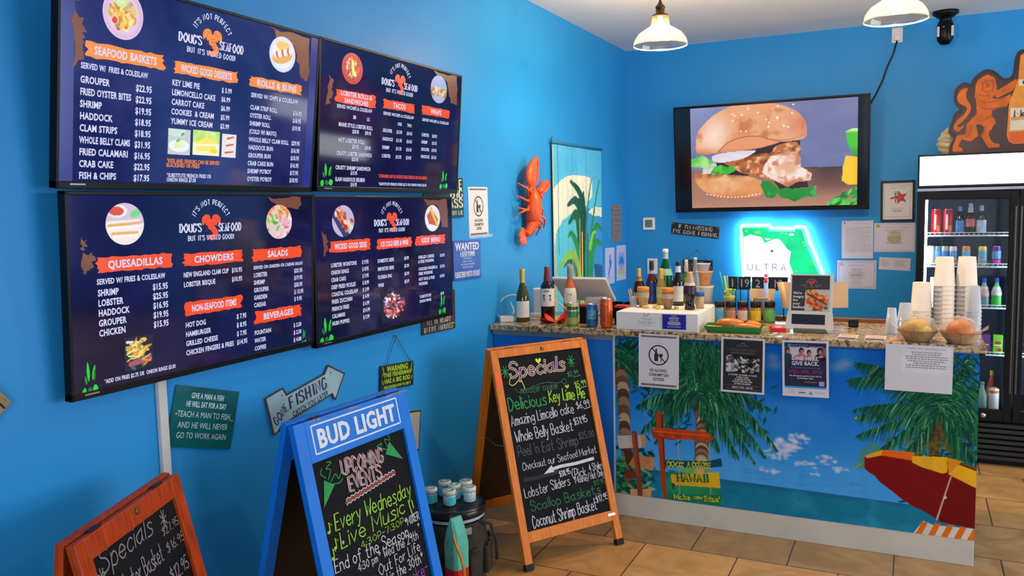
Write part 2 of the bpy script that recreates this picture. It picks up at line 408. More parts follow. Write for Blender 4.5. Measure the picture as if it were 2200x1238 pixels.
# ================================================================== room shell
def wall_paint():
    m = mat('blue_wall_paint', (40, 146, 214), rough=0.45, var=0.035, scale=2.2, bump=0.04, spec=0.3)
    return m
WALL = wall_paint()
CEILM = mat('ceiling_white', (230, 227, 224), rough=0.8, var=0.02, scale=3)
WHITE = mat('white_gloss', (232, 230, 226), rough=0.35, var=0.02)
def tile_mat():
    m = bpy.data.materials.new('floor_tile'); m.use_nodes = True; nt = m.node_tree; N = nt.nodes.new; L = nt.links.new; b = nt.nodes['Principled BSDF']
    tc = N('ShaderNodeTexCoord'); mp = N('ShaderNodeMapping'); mp.inputs['Location'].default_value = (-1.283 + 0.2335, -4.05, 0); L(tc.outputs['Object'], mp.inputs[0])
    br = N('ShaderNodeTexBrick'); br.inputs['Scale'].default_value = 1.0; br.inputs['Brick Width'].default_value = 0.467; br.inputs['Row Height'].default_value = 0.467
    br.inputs['Mortar Size'].default_value = 0.0038; br.inputs['Mortar Smooth'].default_value = 0.1; br.offset = 0.5; br.offset_frequency = 2; br.inputs['Bias'].default_value = 0
    br.inputs['Color1'].default_value = lin((206, 158, 98)); br.inputs['Color2'].default_value = lin((192, 142, 82)); br.inputs['Mortar'].default_value = lin((92, 74, 56)); L(mp.outputs[0], br.inputs['Vector'])
    nz = N('ShaderNodeTexNoise'); nz.inputs['Scale'].default_value = 5.5; nz.inputs['Detail'].default_value = 7; nz.inputs['Distortion'].default_value = 1.2; L(tc.outputs['Object'], nz.inputs['Vector'])
    rp = N('ShaderNodeValToRGB'); rp.color_ramp.elements[0].position = 0.35; rp.color_ramp.elements[1].position = 0.66
    rp.color_ramp.elements[0].color = (0.66, 0.6, 0.54, 1); rp.color_ramp.elements[1].color = (1.05, 1.02, 1, 1); L(nz.outputs['Fac'], rp.inputs[0])
    mx = N('ShaderNodeMixRGB'); mx.blend_type = 'MULTIPLY'; mx.inputs[0].default_value = 0.8; L(br.outputs['Color'], mx.inputs[1]); L(rp.outputs[0], mx.inputs[2]); L(mx.outputs[0], b.inputs['Base Color'])
    b.inputs['Roughness'].default_value = 0.33
    bp = N('ShaderNodeBump'); bp.inputs['Strength'].default_value = 0.5; bp.inputs['Distance'].default_value = 0.002; bp.invert = True; L(br.outputs['Fac'], bp.inputs['Height']); L(bp.outputs[0], b.inputs['Normal'])
    return m
yc, yl = (BACK + ROOM_Y0) / 2, BACK - ROOM_Y0
struct('floor', MB().box((ROOM_X / 2, yc, -0.05), (ROOM_X + 0.4, yl + 0.4, 0.1)), tile_mat())
struct('ceiling', MB().box((ROOM_X / 2, yc, CEIL + 0.05), (ROOM_X + 0.4, yl + 0.4, 0.1)), CEILM)
struct('wall_left', MB().box((-0.1, yc, CEIL / 2), (0.2, yl + 0.4, CEIL)), WALL)
struct('wall_back', MB().box((ROOM_X / 2, BACK + 0.1, CEIL / 2), (ROOM_X, 0.2, CEIL)), WALL)
def wall_with_window(a0, a1, w0, w1, z0, z1, put):
    mb = MB()
    for (p, q, zz0, zz1) in ((a0, w0, 0, CEIL), (w1, a1, 0, CEIL), (w0, w1, 0, z0), (w0, w1, z1, CEIL)): put(mb, (p + q) / 2, q - p, (zz0 + zz1) / 2, zz1 - zz0)
    return mb
def window_frame(name, w0, w1, z0, z1, bars, put):
    mb = MB(); t = 0.05
    put(mb, (w0 + w1) / 2, w1 - w0, z0 + t / 2, t); put(mb, (w0 + w1) / 2, w1 - w0, z1 - t / 2, t)
    for k in range(bars + 1): p = w0 + t / 2 + (w1 - w0 - t) * k / bars; put(mb, p, t, (z0 + z1) / 2, z1 - z0)
    return struct(name, mb, mat('window_frame_white', (220, 222, 224), rough=0.4, var=0.02))
fx = lambda mb, c, w, z, h: mb.box((ROOM_X + 0.1, c, z), (0.2, w, h))
struct('wall_right', wall_with_window(ROOM_Y0, BACK, 2.25, 6.15, 0.5, 2.6, fx), WALL)
window_frame('window_1', 2.25, 6.15, 0.5, 2.6, 4, lambda mb, c, w, z, h: mb.box((ROOM_X + 0.05, c, z), (0.06, w, h)))
fy = lambda mb, c, w, z, h: mb.box((c, ROOM_Y0 - 0.1, z), (w, 0.2, h))
struct('wall_front', wall_with_window(0, ROOM_X, 1.65, 4.35, 0.5, 2.7, fy), WALL)
window_frame('window_2', 1.65, 4.35, 0.5, 2.7, 3, lambda mb, c, w, z, h: mb.box((c, ROOM_Y0 - 0.05, z), (w, 0.06, h)))
# ================================================================== menu screens on the left wall
BLK = mat('black_plastic', (10, 10, 12), rough=0.35, var=0.1, spec=0.25)
GREY_METAL = mat('grey_metal', (120, 122, 126), rough=0.35, metal=0.9)
PIC_E = picture_mat('screen_picture', 1.0); PIC_P = picture_mat('printed_picture', 0)
def screen_mat(name, c0, c1, scale, rough=0.07):
    m = bpy.data.materials.new(name); m.use_nodes = True; nt = m.node_tree; N = nt.nodes.new; L = nt.links.new; b = nt.nodes['Principled BSDF']
    tc = N('ShaderNodeTexCoord'); nz = N('ShaderNodeTexNoise'); nz.inputs['Scale'].default_value = scale; nz.inputs['Detail'].default_value = 6; nz.inputs['Distortion'].default_value = 0.6; L(tc.outputs['Object'], nz.inputs[0])
    rp = N('ShaderNodeValToRGB'); rp.color_ramp.elements[0].position = 0.35; rp.color_ramp.elements[1].position = 0.72
    rp.color_ramp.elements[0].color = lin(c0); rp.color_ramp.elements[1].color = lin(c1); L(nz.outputs['Fac'], rp.inputs[0])
    b.inputs['Base Color'].default_value = (0.004, 0.004, 0.006, 1); b.inputs['Roughness'].default_value = rough
    L(rp.outputs[0], b.inputs['Emission Color']); b.inputs['Emission Strength'].default_value = 1.0
    return m
SCR_DARK = screen_mat('menu_screen_navy', (10, 10, 48), (24, 24, 80), 3.2)
SCR_LIGHT = screen_mat('menu_screen_slate', (20, 24, 84), (52, 60, 118), 3.0)
E_WHITE = mat('screen_white_text', (214, 216, 250), rough=0.3, var=0.02, emit=1.0)
E_ORANGE = mat('screen_orange', (246, 138, 46), rough=0.3, var=0.04, emit=1.0)
E_RED = mat('screen_orange_red', (246, 74, 22), rough=0.3, var=0.04, emit=1.0)
E_BROWN = mat('screen_brown_brush', (116, 60, 34), rough=0.3, var=0.12, emit=1.0)
E_BLUEBAR = mat('screen_blue_side', (34, 46, 130), rough=0.2, var=0.1, emit=1.0)
E_GREEN = mat('screen_green_leaf', (30, 206, 50), rough=0.3, var=0.15, emit=1.0)
E_DGREEN = mat('screen_dark_green', (14, 120, 40), rough=0.3, var=0.15, emit=1.0)
E_DARKRED = mat('screen_lobster_shade', (150, 40, 20), rough=0.3, var=0.1, emit=1.0)
E_OUT = mat('screen_outline_purple', (92, 84, 176), rough=0.3, var=0.05, emit=1.0)

def food(seed, rx, ry, bg, rim, pal, n=70, size=0.22, extra=None, nx=72):
    """a dish seen from above: plate, rim and a heap of small pieces"""
    cv = Canvas(-rx, rx, -ry, ry, nx, bg); rs = random.Random(seed)
    if rim: cv.ell(0, 0, rx * 0.98, ry * 0.98, rim, soft=0.06); cv.ell(0, -ry * 0.02, rx * 0.84, ry * 0.84, tuple(min(255, v + 14) for v in rim), soft=0.1)
    for i in range(n):
        a = rs.uniform(0, 2 * pi); r = rs.random() ** 0.6 * 0.66; c = rs.choice(pal); k = rs.uniform(0.7, 1.15)
        s = rx * size * rs.uniform(0.5, 1.2)
        cv.ell(r * rx * cos(a), r * ry * sin(a) * 0.9, s, s * rs.uniform(0.35, 0.8) * ry / rx, tuple(min(255, v * k) for v in c), rs.uniform(0, pi), 0.25)
    if extra: extra(cv, rx, ry)
    return cv
def menu_screen(label, X0, Y, Z, tilt, w, h, light, headc, heads, rows, pics, leaves, blotch, notes, reflect=None):
    t = thing('menu_screen', label, 'screen', on_left(Y, Z, X0, tilt=tilt), 'wall-mounted menu screens')
    f = MB(); bw = 0.011; lb = 0.022
    f.box((0, h / 2 - bw / 2, -0.012), (w, bw, 0.03)); f.box((0, -h / 2 + lb / 2, -0.012), (w, lb, 0.03))
    for s in (-1, 1): f.box((s * (w / 2 - bw / 2), 0, -0.012), (bw, h, 0.03))
    f.build('bezel', BLK, t, bevel=0.002)
    b = MB(); b.box((0, 0, -0.024), (w - 0.01, h - 0.01, 0.02)); b.box((0, -0.06, -0.042), (w * 0.7, h * 0.6, 0.018)); b.build('housing', BLK, t, bevel=0.004)
    # bracket back to the wall
    k = MB(); d = X0 - 0.05
    if d > 0.012: k.box((0, -0.03, -0.05 - d / 2 + 0.006), (0.3, 0.2, d))
    if d > 0.012: k.build('wall_bracket', GREY_METAL, t)
    lo = MB(); lo.rect(-w * 0.46, -h / 2 + 0.011, -w * 0.46 + 0.05, -h / 2 + 0.016, 0.0036); lo.build('maker_mark', mat('silver_mark', (150, 152, 160), rough=0.3, metal=0.7), t)
    # picture area
    sw, sh = w - 2 * bw, h - bw - lb; oy = (lb - bw) / 2
    s = MB(); s.rect(-sw / 2, -sh / 2 + oy, sw / 2, sh / 2 + oy, 0.0, 0)
    if light:
        for q in (-1, 1): s.rect(q * sw / 2, -sh / 2 + oy, q * w * 0.452, sh / 2 + oy, 0.0004, 1)
    U = lambda p: (p[0] * w, p[1] * h)
    for bl in blotch:
        rs = random.Random(int(abs(bl[0][0]) * 1000)); pts = []
        for i in range(len(bl)):
            a, c = bl[i], bl[(i + 1) % len(bl)]
            for q in range(5): pts.append(((a[0] + (c[0] - a[0]) * q / 5 + rs.uniform(-.008, .008)) * w, (a[1] + (c[1] - a[1]) * q / 5 + rs.uniform(-.012, .012)) * h))
        s.poly(pts, 0.0006, 2)
    sc = s.build('screen', [SCR_LIGHT if light else SCR_DARK, E_BLUEBAR, E_BROWN], t)
    # emblem
    e = MB(); ex, ey = 0.003 * w, 0.33 * h; q = h * 0.001
    def lob(x, y): return (ex + x * q * 1.32, ey + (y * 1.12 + 12) * q)
    for sgn in (-1, 1):
        e.poly([lob(*p) for p in _curve([(sgn * 2, 0), (sgn * 8, 26), (sgn * 28, 34), (sgn * 48, 20), (sgn * 52, -4), (sgn * 46, -22), (sgn * 36, -8), (sgn * 28, -22), (sgn * 14, -18), (sgn * 4, -16)], 4)], 0.001, 0)
        for k_ in (0, 1, 2): x0 = sgn * (62 + k_ * 16); e.ell(*lob(x0, -12 - 2), 4 * q, 4 * q, 0.001, 0, 5)
        for k_ in (0, 1, 2): e.strip([lob(sgn * 8, -14 - 10 * k_), lob(sgn * 30, -24 - 12 * k_)], 2.4 * q, 0.001, 1)
    e.poly([lob(*p) for p in _curve([(0, 10), (14, -6), (20, -30), (36, -50), (34, -74), (14, -90), (-12, -88), (-22, -72), (-10, -68), (4, -72), (8, -62), (-2, -48), (-18, -34), (-16, -6), (0, 10)], 4)], 0.0012, 0)
    for k_ in range(4): e.strip([lob(-9 + 2 * k_, -10 - 15 * k_), lob(0 + 3 * k_, -14 - 15 * k_), lob(12 + 2 * k_, -8 - 15 * k_)], 2.2 * q, 0.0014, 1)
    for sgn in (-1, 1): e.strip([lob(sgn * 10, 20), lob(sgn * 26, 10), lob(sgn * 32, -10)], 2.2 * q, 0.0014, 1)
    e.build('emblem', [headc, E_DARKRED], sc)
    # lettering
    l = MB(); z = 0.0012
    H(l, "IT'S NOT PERFECT", 0, 0, 0.027 * h, 0, align='c', nib=(0.24, 0.12), serif=0.12, arc=(ex, ey - 26 * q, 0.112 * h + 0.012), sx=0.86, sp=.3, z=z)
    H(l, "DOUG'S", -0.122 * w, ey - 44 * q, 0.043 * h, 0, nib=(0.3, 0.1), serif=0.16, width=0.083 * w, sp=.3, z=z)
    H(l, "SEAFOOD", 0.034 * w, ey - 46 * q, 0.043 * h, 0, nib=(0.3, 0.1), serif=0.16, width=0.096 * w, sp=.3, z=z)
    H(l, "BUT IT'S WICKED GOOD!", ex, ey - 92 * q, 0.026 * h, 0, align='c', nib=(0.24, 0.12), serif=0.12, width=0.188 * w, sp=.3, z=z)
    for tx, x, y, hh, al, wd in rows: T(l, tx, x * w, y * h - hh * h / 2, hh * h, 0, al, True, z=z, width=None if not wd else (wd * w if wd > 0 else min(-wd * w, text_width(tx, hh * h, True) * .74)), sx=0.74)
    for tx, x, y, hh, al, wd in notes: T(l, tx, x * w, y * h - hh * h / 2, hh * h, 1, al, True, z=z, width=None if not wd else wd * w, sx=0.8)
    l.build('lettering', [E_WHITE, headc], sc)
    for (x0, x1, yc, hh, lines) in heads:
        m = MB(); rs = random.Random(int(x0 * 997 + yc * 313)); top = []; bot = []; n = 16
        for i in range(n + 1):
            x = x0 + (x1 - x0) * i / n; top.append((x * w, (yc + hh / 2 + rs.uniform(-.004, .004)) * h)); bot.append((x * w, (yc - hh / 2 + rs.uniform(-.004, .004)) * h))
        lft = [((x0 + rs.uniform(-.008, .008)) * w, (yc - hh / 2 + hh * k_ / 6) * h) for k_ in range(1, 6)]; rgt = [((x1 + rs.uniform(-.008, .008)) * w, (yc - hh / 2 + hh * k_ / 6) * h) for k_ in range(1, 6)]
        m.poly(bot + rgt + top[::-1] + lft[::-1], 0.001, 0)
        hd = m.build('heading_banner', [headc], sc)
        l2 = MB(); nl = len(lines)
        for i, tx in enumerate(lines):
            ch = 0.036 * h if nl == 1 else 0.030 * h; yy = yc * h + (0 if nl == 1 else (0.5 - i) * 0.062 * h / 1.0) * 0.72 - ch / 2
            T(l2, tx, (x0 + x1) / 2 * w, yy, ch, 0, 'c', True, z=0.0016, width=min((x1 - x0) * 0.8 * w, text_width(tx, ch, True) * 0.95))
        l2.build('lettering', E_WHITE, hd)
    for kind, x, y, rx, ry, cv in pics:
        picture('food_picture', cv, PIC_E, sc, Matrix.Translation((x * w, y * h, 0.001)), disc=(kind == 'disc'))
    for (x, y, sx, sy, fl) in leaves:
        m = MB(); rs = random.Random(int(abs(x) * 500))
        for (a, bx, by, ln, wd, mt) in ((95, 0, 0, 1.0, .28, 0), (70, .3, .05, .8, .24, 0), (115, -.15, -.1, .5, .25, 1), (20, .3, -.45, .55, .5, 0), (160, -.2, -.5, .45, .5, 0), (60, .0, -.55, .4, .45, 1), (85, .45, .0, .6, .2, 1)):
            a = R(a if not fl else 180 - a); px, py = bx * sx * (1 if not fl else -1), by * sy; c, q_ = cos(a), sin(a); pts = []
            for k_ in range(9):
                u = k_ / 8; ww = wd * 0.5 * sin(pi * u) ** 0.8
                pts.append((u * ln, ww))
            for k_ in range(7, 0, -1): u = k_ / 8; pts.append((u * ln, -wd * 0.5 * sin(pi * u) ** 0.8))
            m.poly([(x * w + px + (p[0] * c - p[1] * q_) * sx * 0.9, y * h + py + (p[0] * q_ + p[1] * c) * sy * 0.9) for p in pts], 0.001 + mt * 0.0002, mt)
        m.build('leaf_ornament', [E_GREEN, E_DGREEN], sc)
    return t
def col(items, x, xp, y0, dy, hh, ph=None, pdy=0.0, wd=0):
    out = []; 
    for i, (n, p) in enumerate(items):
        y = y0 + dy * i
        if n: out.append((n, x, y, hh, 'l', -(xp - x - .014)))
        if p: out.append((p, xp, y + pdy, ph or hh, 'l', 0))
    return out
FRY = [(238, 176, 60), (222, 140, 40), (246, 206, 110), (200, 110, 30), (250, 220, 140)]
RED = [(214, 44, 30), (236, 84, 44), (190, 20, 20), (240, 130, 90), (250, 236, 220)]
LOBR = [(222, 70, 50), (240, 120, 80), (250, 240, 235), (226, 170, 120), (180, 40, 30)]
def plate_fried(cv, rx, ry):
    cv.ell(-rx * .12, ry * .52, rx * .36, ry * .3, (205, 226, 160), 0, .12); cv.ell(-rx * .12, ry * .55, rx * .26, ry * .2, (222, 238, 176), 0, .3); cv.ell(-rx * .42, -ry * .3, rx * .15, ry * .14, (216, 40, 30), 0, .2)
def roll_plate(cv, rx, ry):
    cv.ell(0, ry * .48, rx * .6, ry * .32, (236, 190, 110), 0, .2); cv.ell(0, -ry * .12, rx * .84, ry * .42, (228, 168, 84), .25, .12)
    for k in range(9): cv.ell((-.55 + k * .14) * rx, (-.1 + k * .045) * ry, rx * .12, ry * .24, ((244, 226, 216), (206, 84, 70), (240, 246, 238))[k % 3], .3, .3)
def lemon(cv, rx, ry): cv.line((0, ry * .45), (rx * .1, -ry * .3), rx * .24, rx * .3, (252, 216, 80)); cv.line((rx * .02, ry * .4), (rx * .1, -ry * .2), rx * .08, rx * .1, (255, 240, 170))
def wraps(cv, rx, ry):
    cv.put(((cv.Y > ry * .1) * 1.0), (150, 166, 226)); cv.put((cv.Y < -ry * .55) * 1.0, (166, 176, 226))
    rs = random.Random(5)
    for k in range(60): cv.ell(rs.uniform(-1, 1) * rx, rs.uniform(-.5, .12) * ry, rx * .16, ry * .09, rs.choice([(226, 180, 90), (190, 60, 30), (236, 210, 130), (120, 140, 50)]), rs.uniform(0, 3), .3)
def quesa(cv, rx, ry):
    cv.put((cv.Y > 0) * 1.0, (206, 190, 214)); cv.ell(-rx * .4, ry * .62, rx * .55, ry * .32, (240, 236, 240), 0, .08); cv.ell(-rx * .45, ry * .62, rx * .42, ry * .23, (214, 60, 30), 0, .15); cv.ell(rx * .55, ry * .5, rx * .3, ry * .2, (110, 216, 120), .4, .2)
    for k in range(7):
        cv.line((-rx * (.9 - .06 * k), ry * (.06 - .13 * k)), (rx * (.8 - .04 * k), ry * (.18 - .15 * k)), ry * .16, ry * .1, ((246, 232, 220), (226, 170, 90), (250, 244, 238))[k % 3])
def salad(cv, rx, ry):
    rs = random.Random(9)
    for k in range(60):
        x, y = rs.uniform(-1, 1) * rx, rs.uniform(-1, 1) * ry
        pal = [(240, 150, 60), (250, 180, 80), (230, 120, 40)] if y > ry * .35 else ([(120, 190, 60), (150, 206, 80), (220, 50, 40), (90, 160, 40)] if x < -rx * .1 else [(232, 160, 180), (244, 206, 214), (214, 110, 140), (250, 230, 226)])
        cv.ell(x, y, rx * .24, ry * .1, rs.choice(pal), rs.uniform(0, 3), .3)
def fries(cv, rx, ry):
    rs = random.Random(3)
    cv.put(1 - np.clip((1 - np.hypot(cv.X / rx, cv.Y / ry * 1.05)) * 6, 0, 1), (12, 10, 44))
    for k in range(16): cv.ell(rs.uniform(-.8, .5) * rx, rs.uniform(-.9, .6) * ry, rx * .24, ry * .12, (30, 120, 40), rs.uniform(0, 3), .3)
    cv.line((-rx * .6, -ry * .6), (rx * .7, -ry * .45), ry * .3, ry * .4, (170, 80, 110)); cv.line((-rx * .8, ry * .72), (rx * .2, ry * .6), ry * .16, ry * .1, (226, 226, 240))
    for k in range(46):
        x, y = rs.gauss(0, .3) * rx, rs.gauss(.05, .28) * ry; a = rs.uniform(-.5, 1.2); cv.line((x - cos(a) * rx * .3, y - sin(a) * ry * .22), (x + cos(a) * rx * .3, y + sin(a) * ry * .22), rx * .1, rx * .09, rs.choice(FRY))
    cv.ell(rx * .3, ry * .72, rx * .3, ry * .16, (244, 196, 90), 0, .3)
    for k in range(8): cv.ell(rs.gauss(0, .3) * rx, rs.gauss(.2, .3) * ry, rx * .1, ry * .05, (40, 140, 50), rs.uniform(0, 3), .3)
def bites(cv, rx, ry):
    cv.line((-rx * .9, ry * .6), (rx * .3, -ry * 1.0), rx * .5, rx * .5, (40, 40, 110)); rs = random.Random(4)
    for k in range(40): u = rs.random(); cv.ell((-.5 + u * 1.0 + rs.gauss(0, .2)) * rx, (.62 - u * 1.1 + rs.gauss(0, .2)) * ry, rx * .22, ry * .14, rs.choice([(190, 70, 30), (226, 120, 60), (240, 210, 190), (150, 50, 20)]), rs.uniform(0, 3), .3)
def toast(cv, rx, ry):
    cv.ell(0, -ry * .3, rx * .8, ry * .55, (236, 236, 240), 0, .1); cv.poly([(-rx * .75, ry * .2), (-rx * .1, ry * .75), (rx * .75, -ry * .1), (rx * .5, -ry * .6), (-rx * .5, -ry * .4)], (206, 96, 24), .7, 160, 3, (150, 50, 10)); cv.line((-rx * .2, ry * .7), (rx * .6, -ry * .5), rx * .3, rx * .22, (250, 190, 60))
def catch(cv, rx, ry):
    rs = random.Random(8)
    for k in range(130):
        r = rs.random() ** .5 * .8; a = rs.uniform(0, 2 * pi); x, y = r * cos(a) * rx, r * sin(a) * ry; b = rs.uniform(0, 3)
        cv.line((x, y), (x + cos(b) * rx * .26, y + sin(b) * ry * .22), rx * .12, rx * .04, rs.choice([(190, 60, 40), (222, 110, 80), (130, 30, 40), (196, 170, 226), (236, 226, 246), (90, 50, 120)]))
def pie(cv, rx, ry):
    cv.ell(0, -ry * .3, rx * .95, ry * .5, (236, 240, 248), 0, .05); cv.ell(-rx * .3, ry * .8, rx * .9, ry * .4, (206, 226, 216), 0, .05); cv.poly([(-rx * .5, -ry * .2), (rx * .2, ry * .15), (rx * .5, -ry * .35), (-rx * .4, -ry * .55)], (226, 240, 170), .4, 90, 2, (250, 250, 220)); cv.ell(-rx * .1, ry * .12, rx * .24, ry * .14, (120, 200, 90), .5, .2); cv.ell(rx * .3, ry * .62, rx * .2, ry * .1, (60, 170, 90), .5, .2)
def cake(cv, rx, ry):
    cv.put((cv.Y > 0) * np.clip(cv.noise(60, 3) * 1.6, 0, 1), (180, 226, 90)); cv.poly([(-rx * .8, 0), (0, ry * .5), (rx * .8, ry * .2), (rx * .6, -ry * .7), (-rx * .8, -ry * .65)], (250, 232, 110)); cv.line((-rx * .8, -ry * .2), (rx * .7, -ry * .1), ry * .14, ry * .14, (255, 250, 226)); cv.ell(rx * .6, -ry * .6, rx * .3, ry * .22, (250, 216, 40), 0, .2)
def carrot(cv, rx, ry):
    for k in range(5): cv.line((-rx * .5 + k * rx * .06, -ry * .6 + k * ry * .3), (rx * .6, -ry * .5 + k * ry * .32), ry * .15, ry * .12, ((196, 96, 40), (250, 236, 226))[k % 2])
def foodpic(f, rx, ry, bg, nx=64):
    cv = Canvas(-rx, rx, -ry, ry, nx, bg); f(cv, rx, ry); return cv

w1, h1 = 1.119, 0.612
menu_screen('upper menu screen beside the left picture edge, orange headings for seafood baskets and desserts', 0.11, 2.131, 2.138, 0.129, w1, h1, True, E_ORANGE,
  [(-.42, -.173, .156, .072, ['SEAFOOD BASKETS']), (-.137, .112, .147, .062, ['WICKED GOOD DESSERTS']), (.168, .418, .142, .06, ['ROLLS & BUNS'])],
  [('SERVED W/  FRIES & COLESLAW', -.433, .078, .026, 'l', .207)] +
  col([('GROUPER', '$22.95'), ('FRIED OYSTER BITES', '$22.95'), ('SHRIMP', '$19.95'), ('HADDOCK', '$18.95'), ('CLAM STRIPS', '$18.95'), ('WHOLE BELLY CLAMS', '$31.95'), ('FRIED CALAMARI', '$16.95'), ('CRAB CAKE', '$22.95'), ('FISH & CHIPS', '$17.95')], -.434, -.265, .014, -.0562, .031, pdy=-.004) +
  col([('KEY LIME PIE', '$ 5.99'), ('LEMONCELLO CAKE', '$6.99'), ('CARROT CAKE', '$6.99'), ('COOKIES  & CREAM', '$5.99'), ('YUMMY ICE CREAM', '$3.99')], -.142, .048, .066, -.05, .029, .026) +
  [('SERVED W/ CHIPS & COLESLAW', .174, .066, .024, 'l', .225)] +
  col([('CLAM STRIP ROLL', '$16.95'), ('OYSTER ROLL', '$18.95'), ('SHRIMP ROLL', '$19.95'), ('(COLD W/ MAYO)', None), ('WHOLE BELLY CLAM ROLL', '$29.95'), ('HADDOCK BUN', '$16.95'), ('GROUPER BUN', '$18.95'), ('CRAB CAKE BUN', '$16.95'), ('SHRIMP PO\'BOY', '$17.95'), ('OYSTER PO\'BOY', '$18.95')], .173, .378, -.005, -.0468, .025) +
  [('*SUBSTITUTE FRENCH FRIES OR', -.151, -.42, .02, 'l', .17), ('ONION RINGS $7.00', -.151, -.444, .02, 'l', .11)],
  [('disc', -.31, .351, 0, 0, food(1, .063 * w1, .12 * h1, (226, 196, 226), (214, 180, 214), FRY, 90, .2, plate_fried)), ('disc', .311, .334, 0, 0, food(2, .063 * w1, .105 * h1, (206, 214, 244), (214, 220, 250), FRY, 6, .15, roll_plate)),
   ('rect', -.109, -.241, 0, 0, foodpic(pie, .041 * w1, .068 * h1, (196, 206, 206))), ('rect', -.005, -.236, 0, 0, foodpic(cake, .053 * w1, .068 * h1, (236, 246, 206))), ('rect', .088, -.241, 0, 0, foodpic(carrot, .03 * w1, .066 * h1, (236, 226, 226)))],
  [], [[(-.455, .33), (-.42, .25), (-.43, .19), (-.425, .12), (-.455, .06)], [(.255, .475), (.446, .47), (.447, .2), (.415, .215), (.37, .39), (.27, .43)], [(-.455, .45), (-.43, .4), (-.455, .36)]],
  [('*KIDS AND SENIORS CAN BE SERVED', -.153, -.343, .02, 'l', .205), ('BLACKENED OR FRIED', -.153, -.366, .02, 'l', .125)])
w2, h2 = 1.153, 0.612
menu_screen('upper menu screen nearest the lobster, red headings for lobster rolls, tacos and wraps', 0.11, 3.28, 2.142, 0.081, w2, h2, False, E_RED,
  [(-.404, -.158, .146, .088, ['LOBSTER ROLLS &', 'SANDWICHES']), (-.11, .116, .149, .066, ['TACOS']), (.172, .4, .156, .068, ['WRAPS'])],
  [('SERVED W/CHIPS & COLESLAW', -.397, .078, .023, 'l', .215), ('SM', -.3, .018, .024, 'l', 0), ('LG', -.214, .018, .024, 'l', 0), ('MAINE STYLE LOBSTER ROLL', -.385, -.042, .026, 'l', .21), ('$28.95', -.302, -.08, .024, 'l', 0), ('$39.95', -.224, -.08, .024, 'l', 0),
   ('HOT LOBSTER ROLL', -.385, -.146, .026, 'l', .16), ('$29.95', -.302, -.185, .024, 'l', 0), ('$39.95', -.224, -.185, .024, 'l', 0), ('CRUSTY LOBSTER SANDWICH', -.394, -.236, .026, 'l', .217), ('$25.95', -.302, -.271, .024, 'l', 0), ('CRUSTY SHRIMP SANDWICH', -.397, -.334, .026, 'l', .215), ('$15.95', -.306, -.367, .024, 'l', 0), ('SLAW HADDOCK REUBEN', -.397, -.414, .026, 'l', .181), ('$16.95', -.306, -.447, .024, 'l', 0),
   ('SERVED W/CHIPS & COLESLAW', -.107, .08, .022, 'l', .219), ('ONE', -.005, .017, .023, 'l', 0), ('TWO', .064, .017, .023, 'l', 0)] +
  col([('GROUPER', '$12.95'), ('HADDOCK', '$11.95'), ('SHRIMP', '$11.95'), ('LOBSTER', '$12.95')], -.108, -.012, -.043, -.062, .024) + [(p, .063, -.043 - .062 * i, .024, 'l', 0) for i, p in enumerate(['$16.95', '$16.95', '$16.95', '$24.95'])] +
  [('SERVED W/CHIPS & COLESLAW', .178, .08, .021, 'l', .22)] + col([('LOBSTER', '$20.95'), ('SHRIMP', '$15.95'), ('GROUPER', '$19.95'), ('HADDOCK', '$15.95')], .177, .262, -.038, -.057, .024) + [('*SUBSTITUTE FRENCH FRIES $2.75 OR ONION RINGS $3.00', -.126, -.437, .019, 'l', .356)],
  [('disc', -.311, .344, 0, 0, food(3, .063 * w2, .105 * h2, (190, 20, 20), None, RED, 110, .2, lemon)), ('disc', .303, .34, 0, 0, foodpic(wraps, .068 * w2, .11 * h2, (150, 166, 226)))],
  [(-.45, -.4, .06, .062, 0), (.37, -.4, .06, .062, 0)], [[(-.44, .28), (-.415, .23), (-.43, .18), (-.42, .13), (-.455, .07)], [(.26, .47), (.46, .47), (.46, .24), (.41, .25), (.37, .4)]],
  [('*CONSUMING RAW OR UNDERCOOKED SEAFOOD MAY BE HARMFUL', -.128, -.379, .024, 'l', .362)])
w3, h3 = 1.097, 0.617
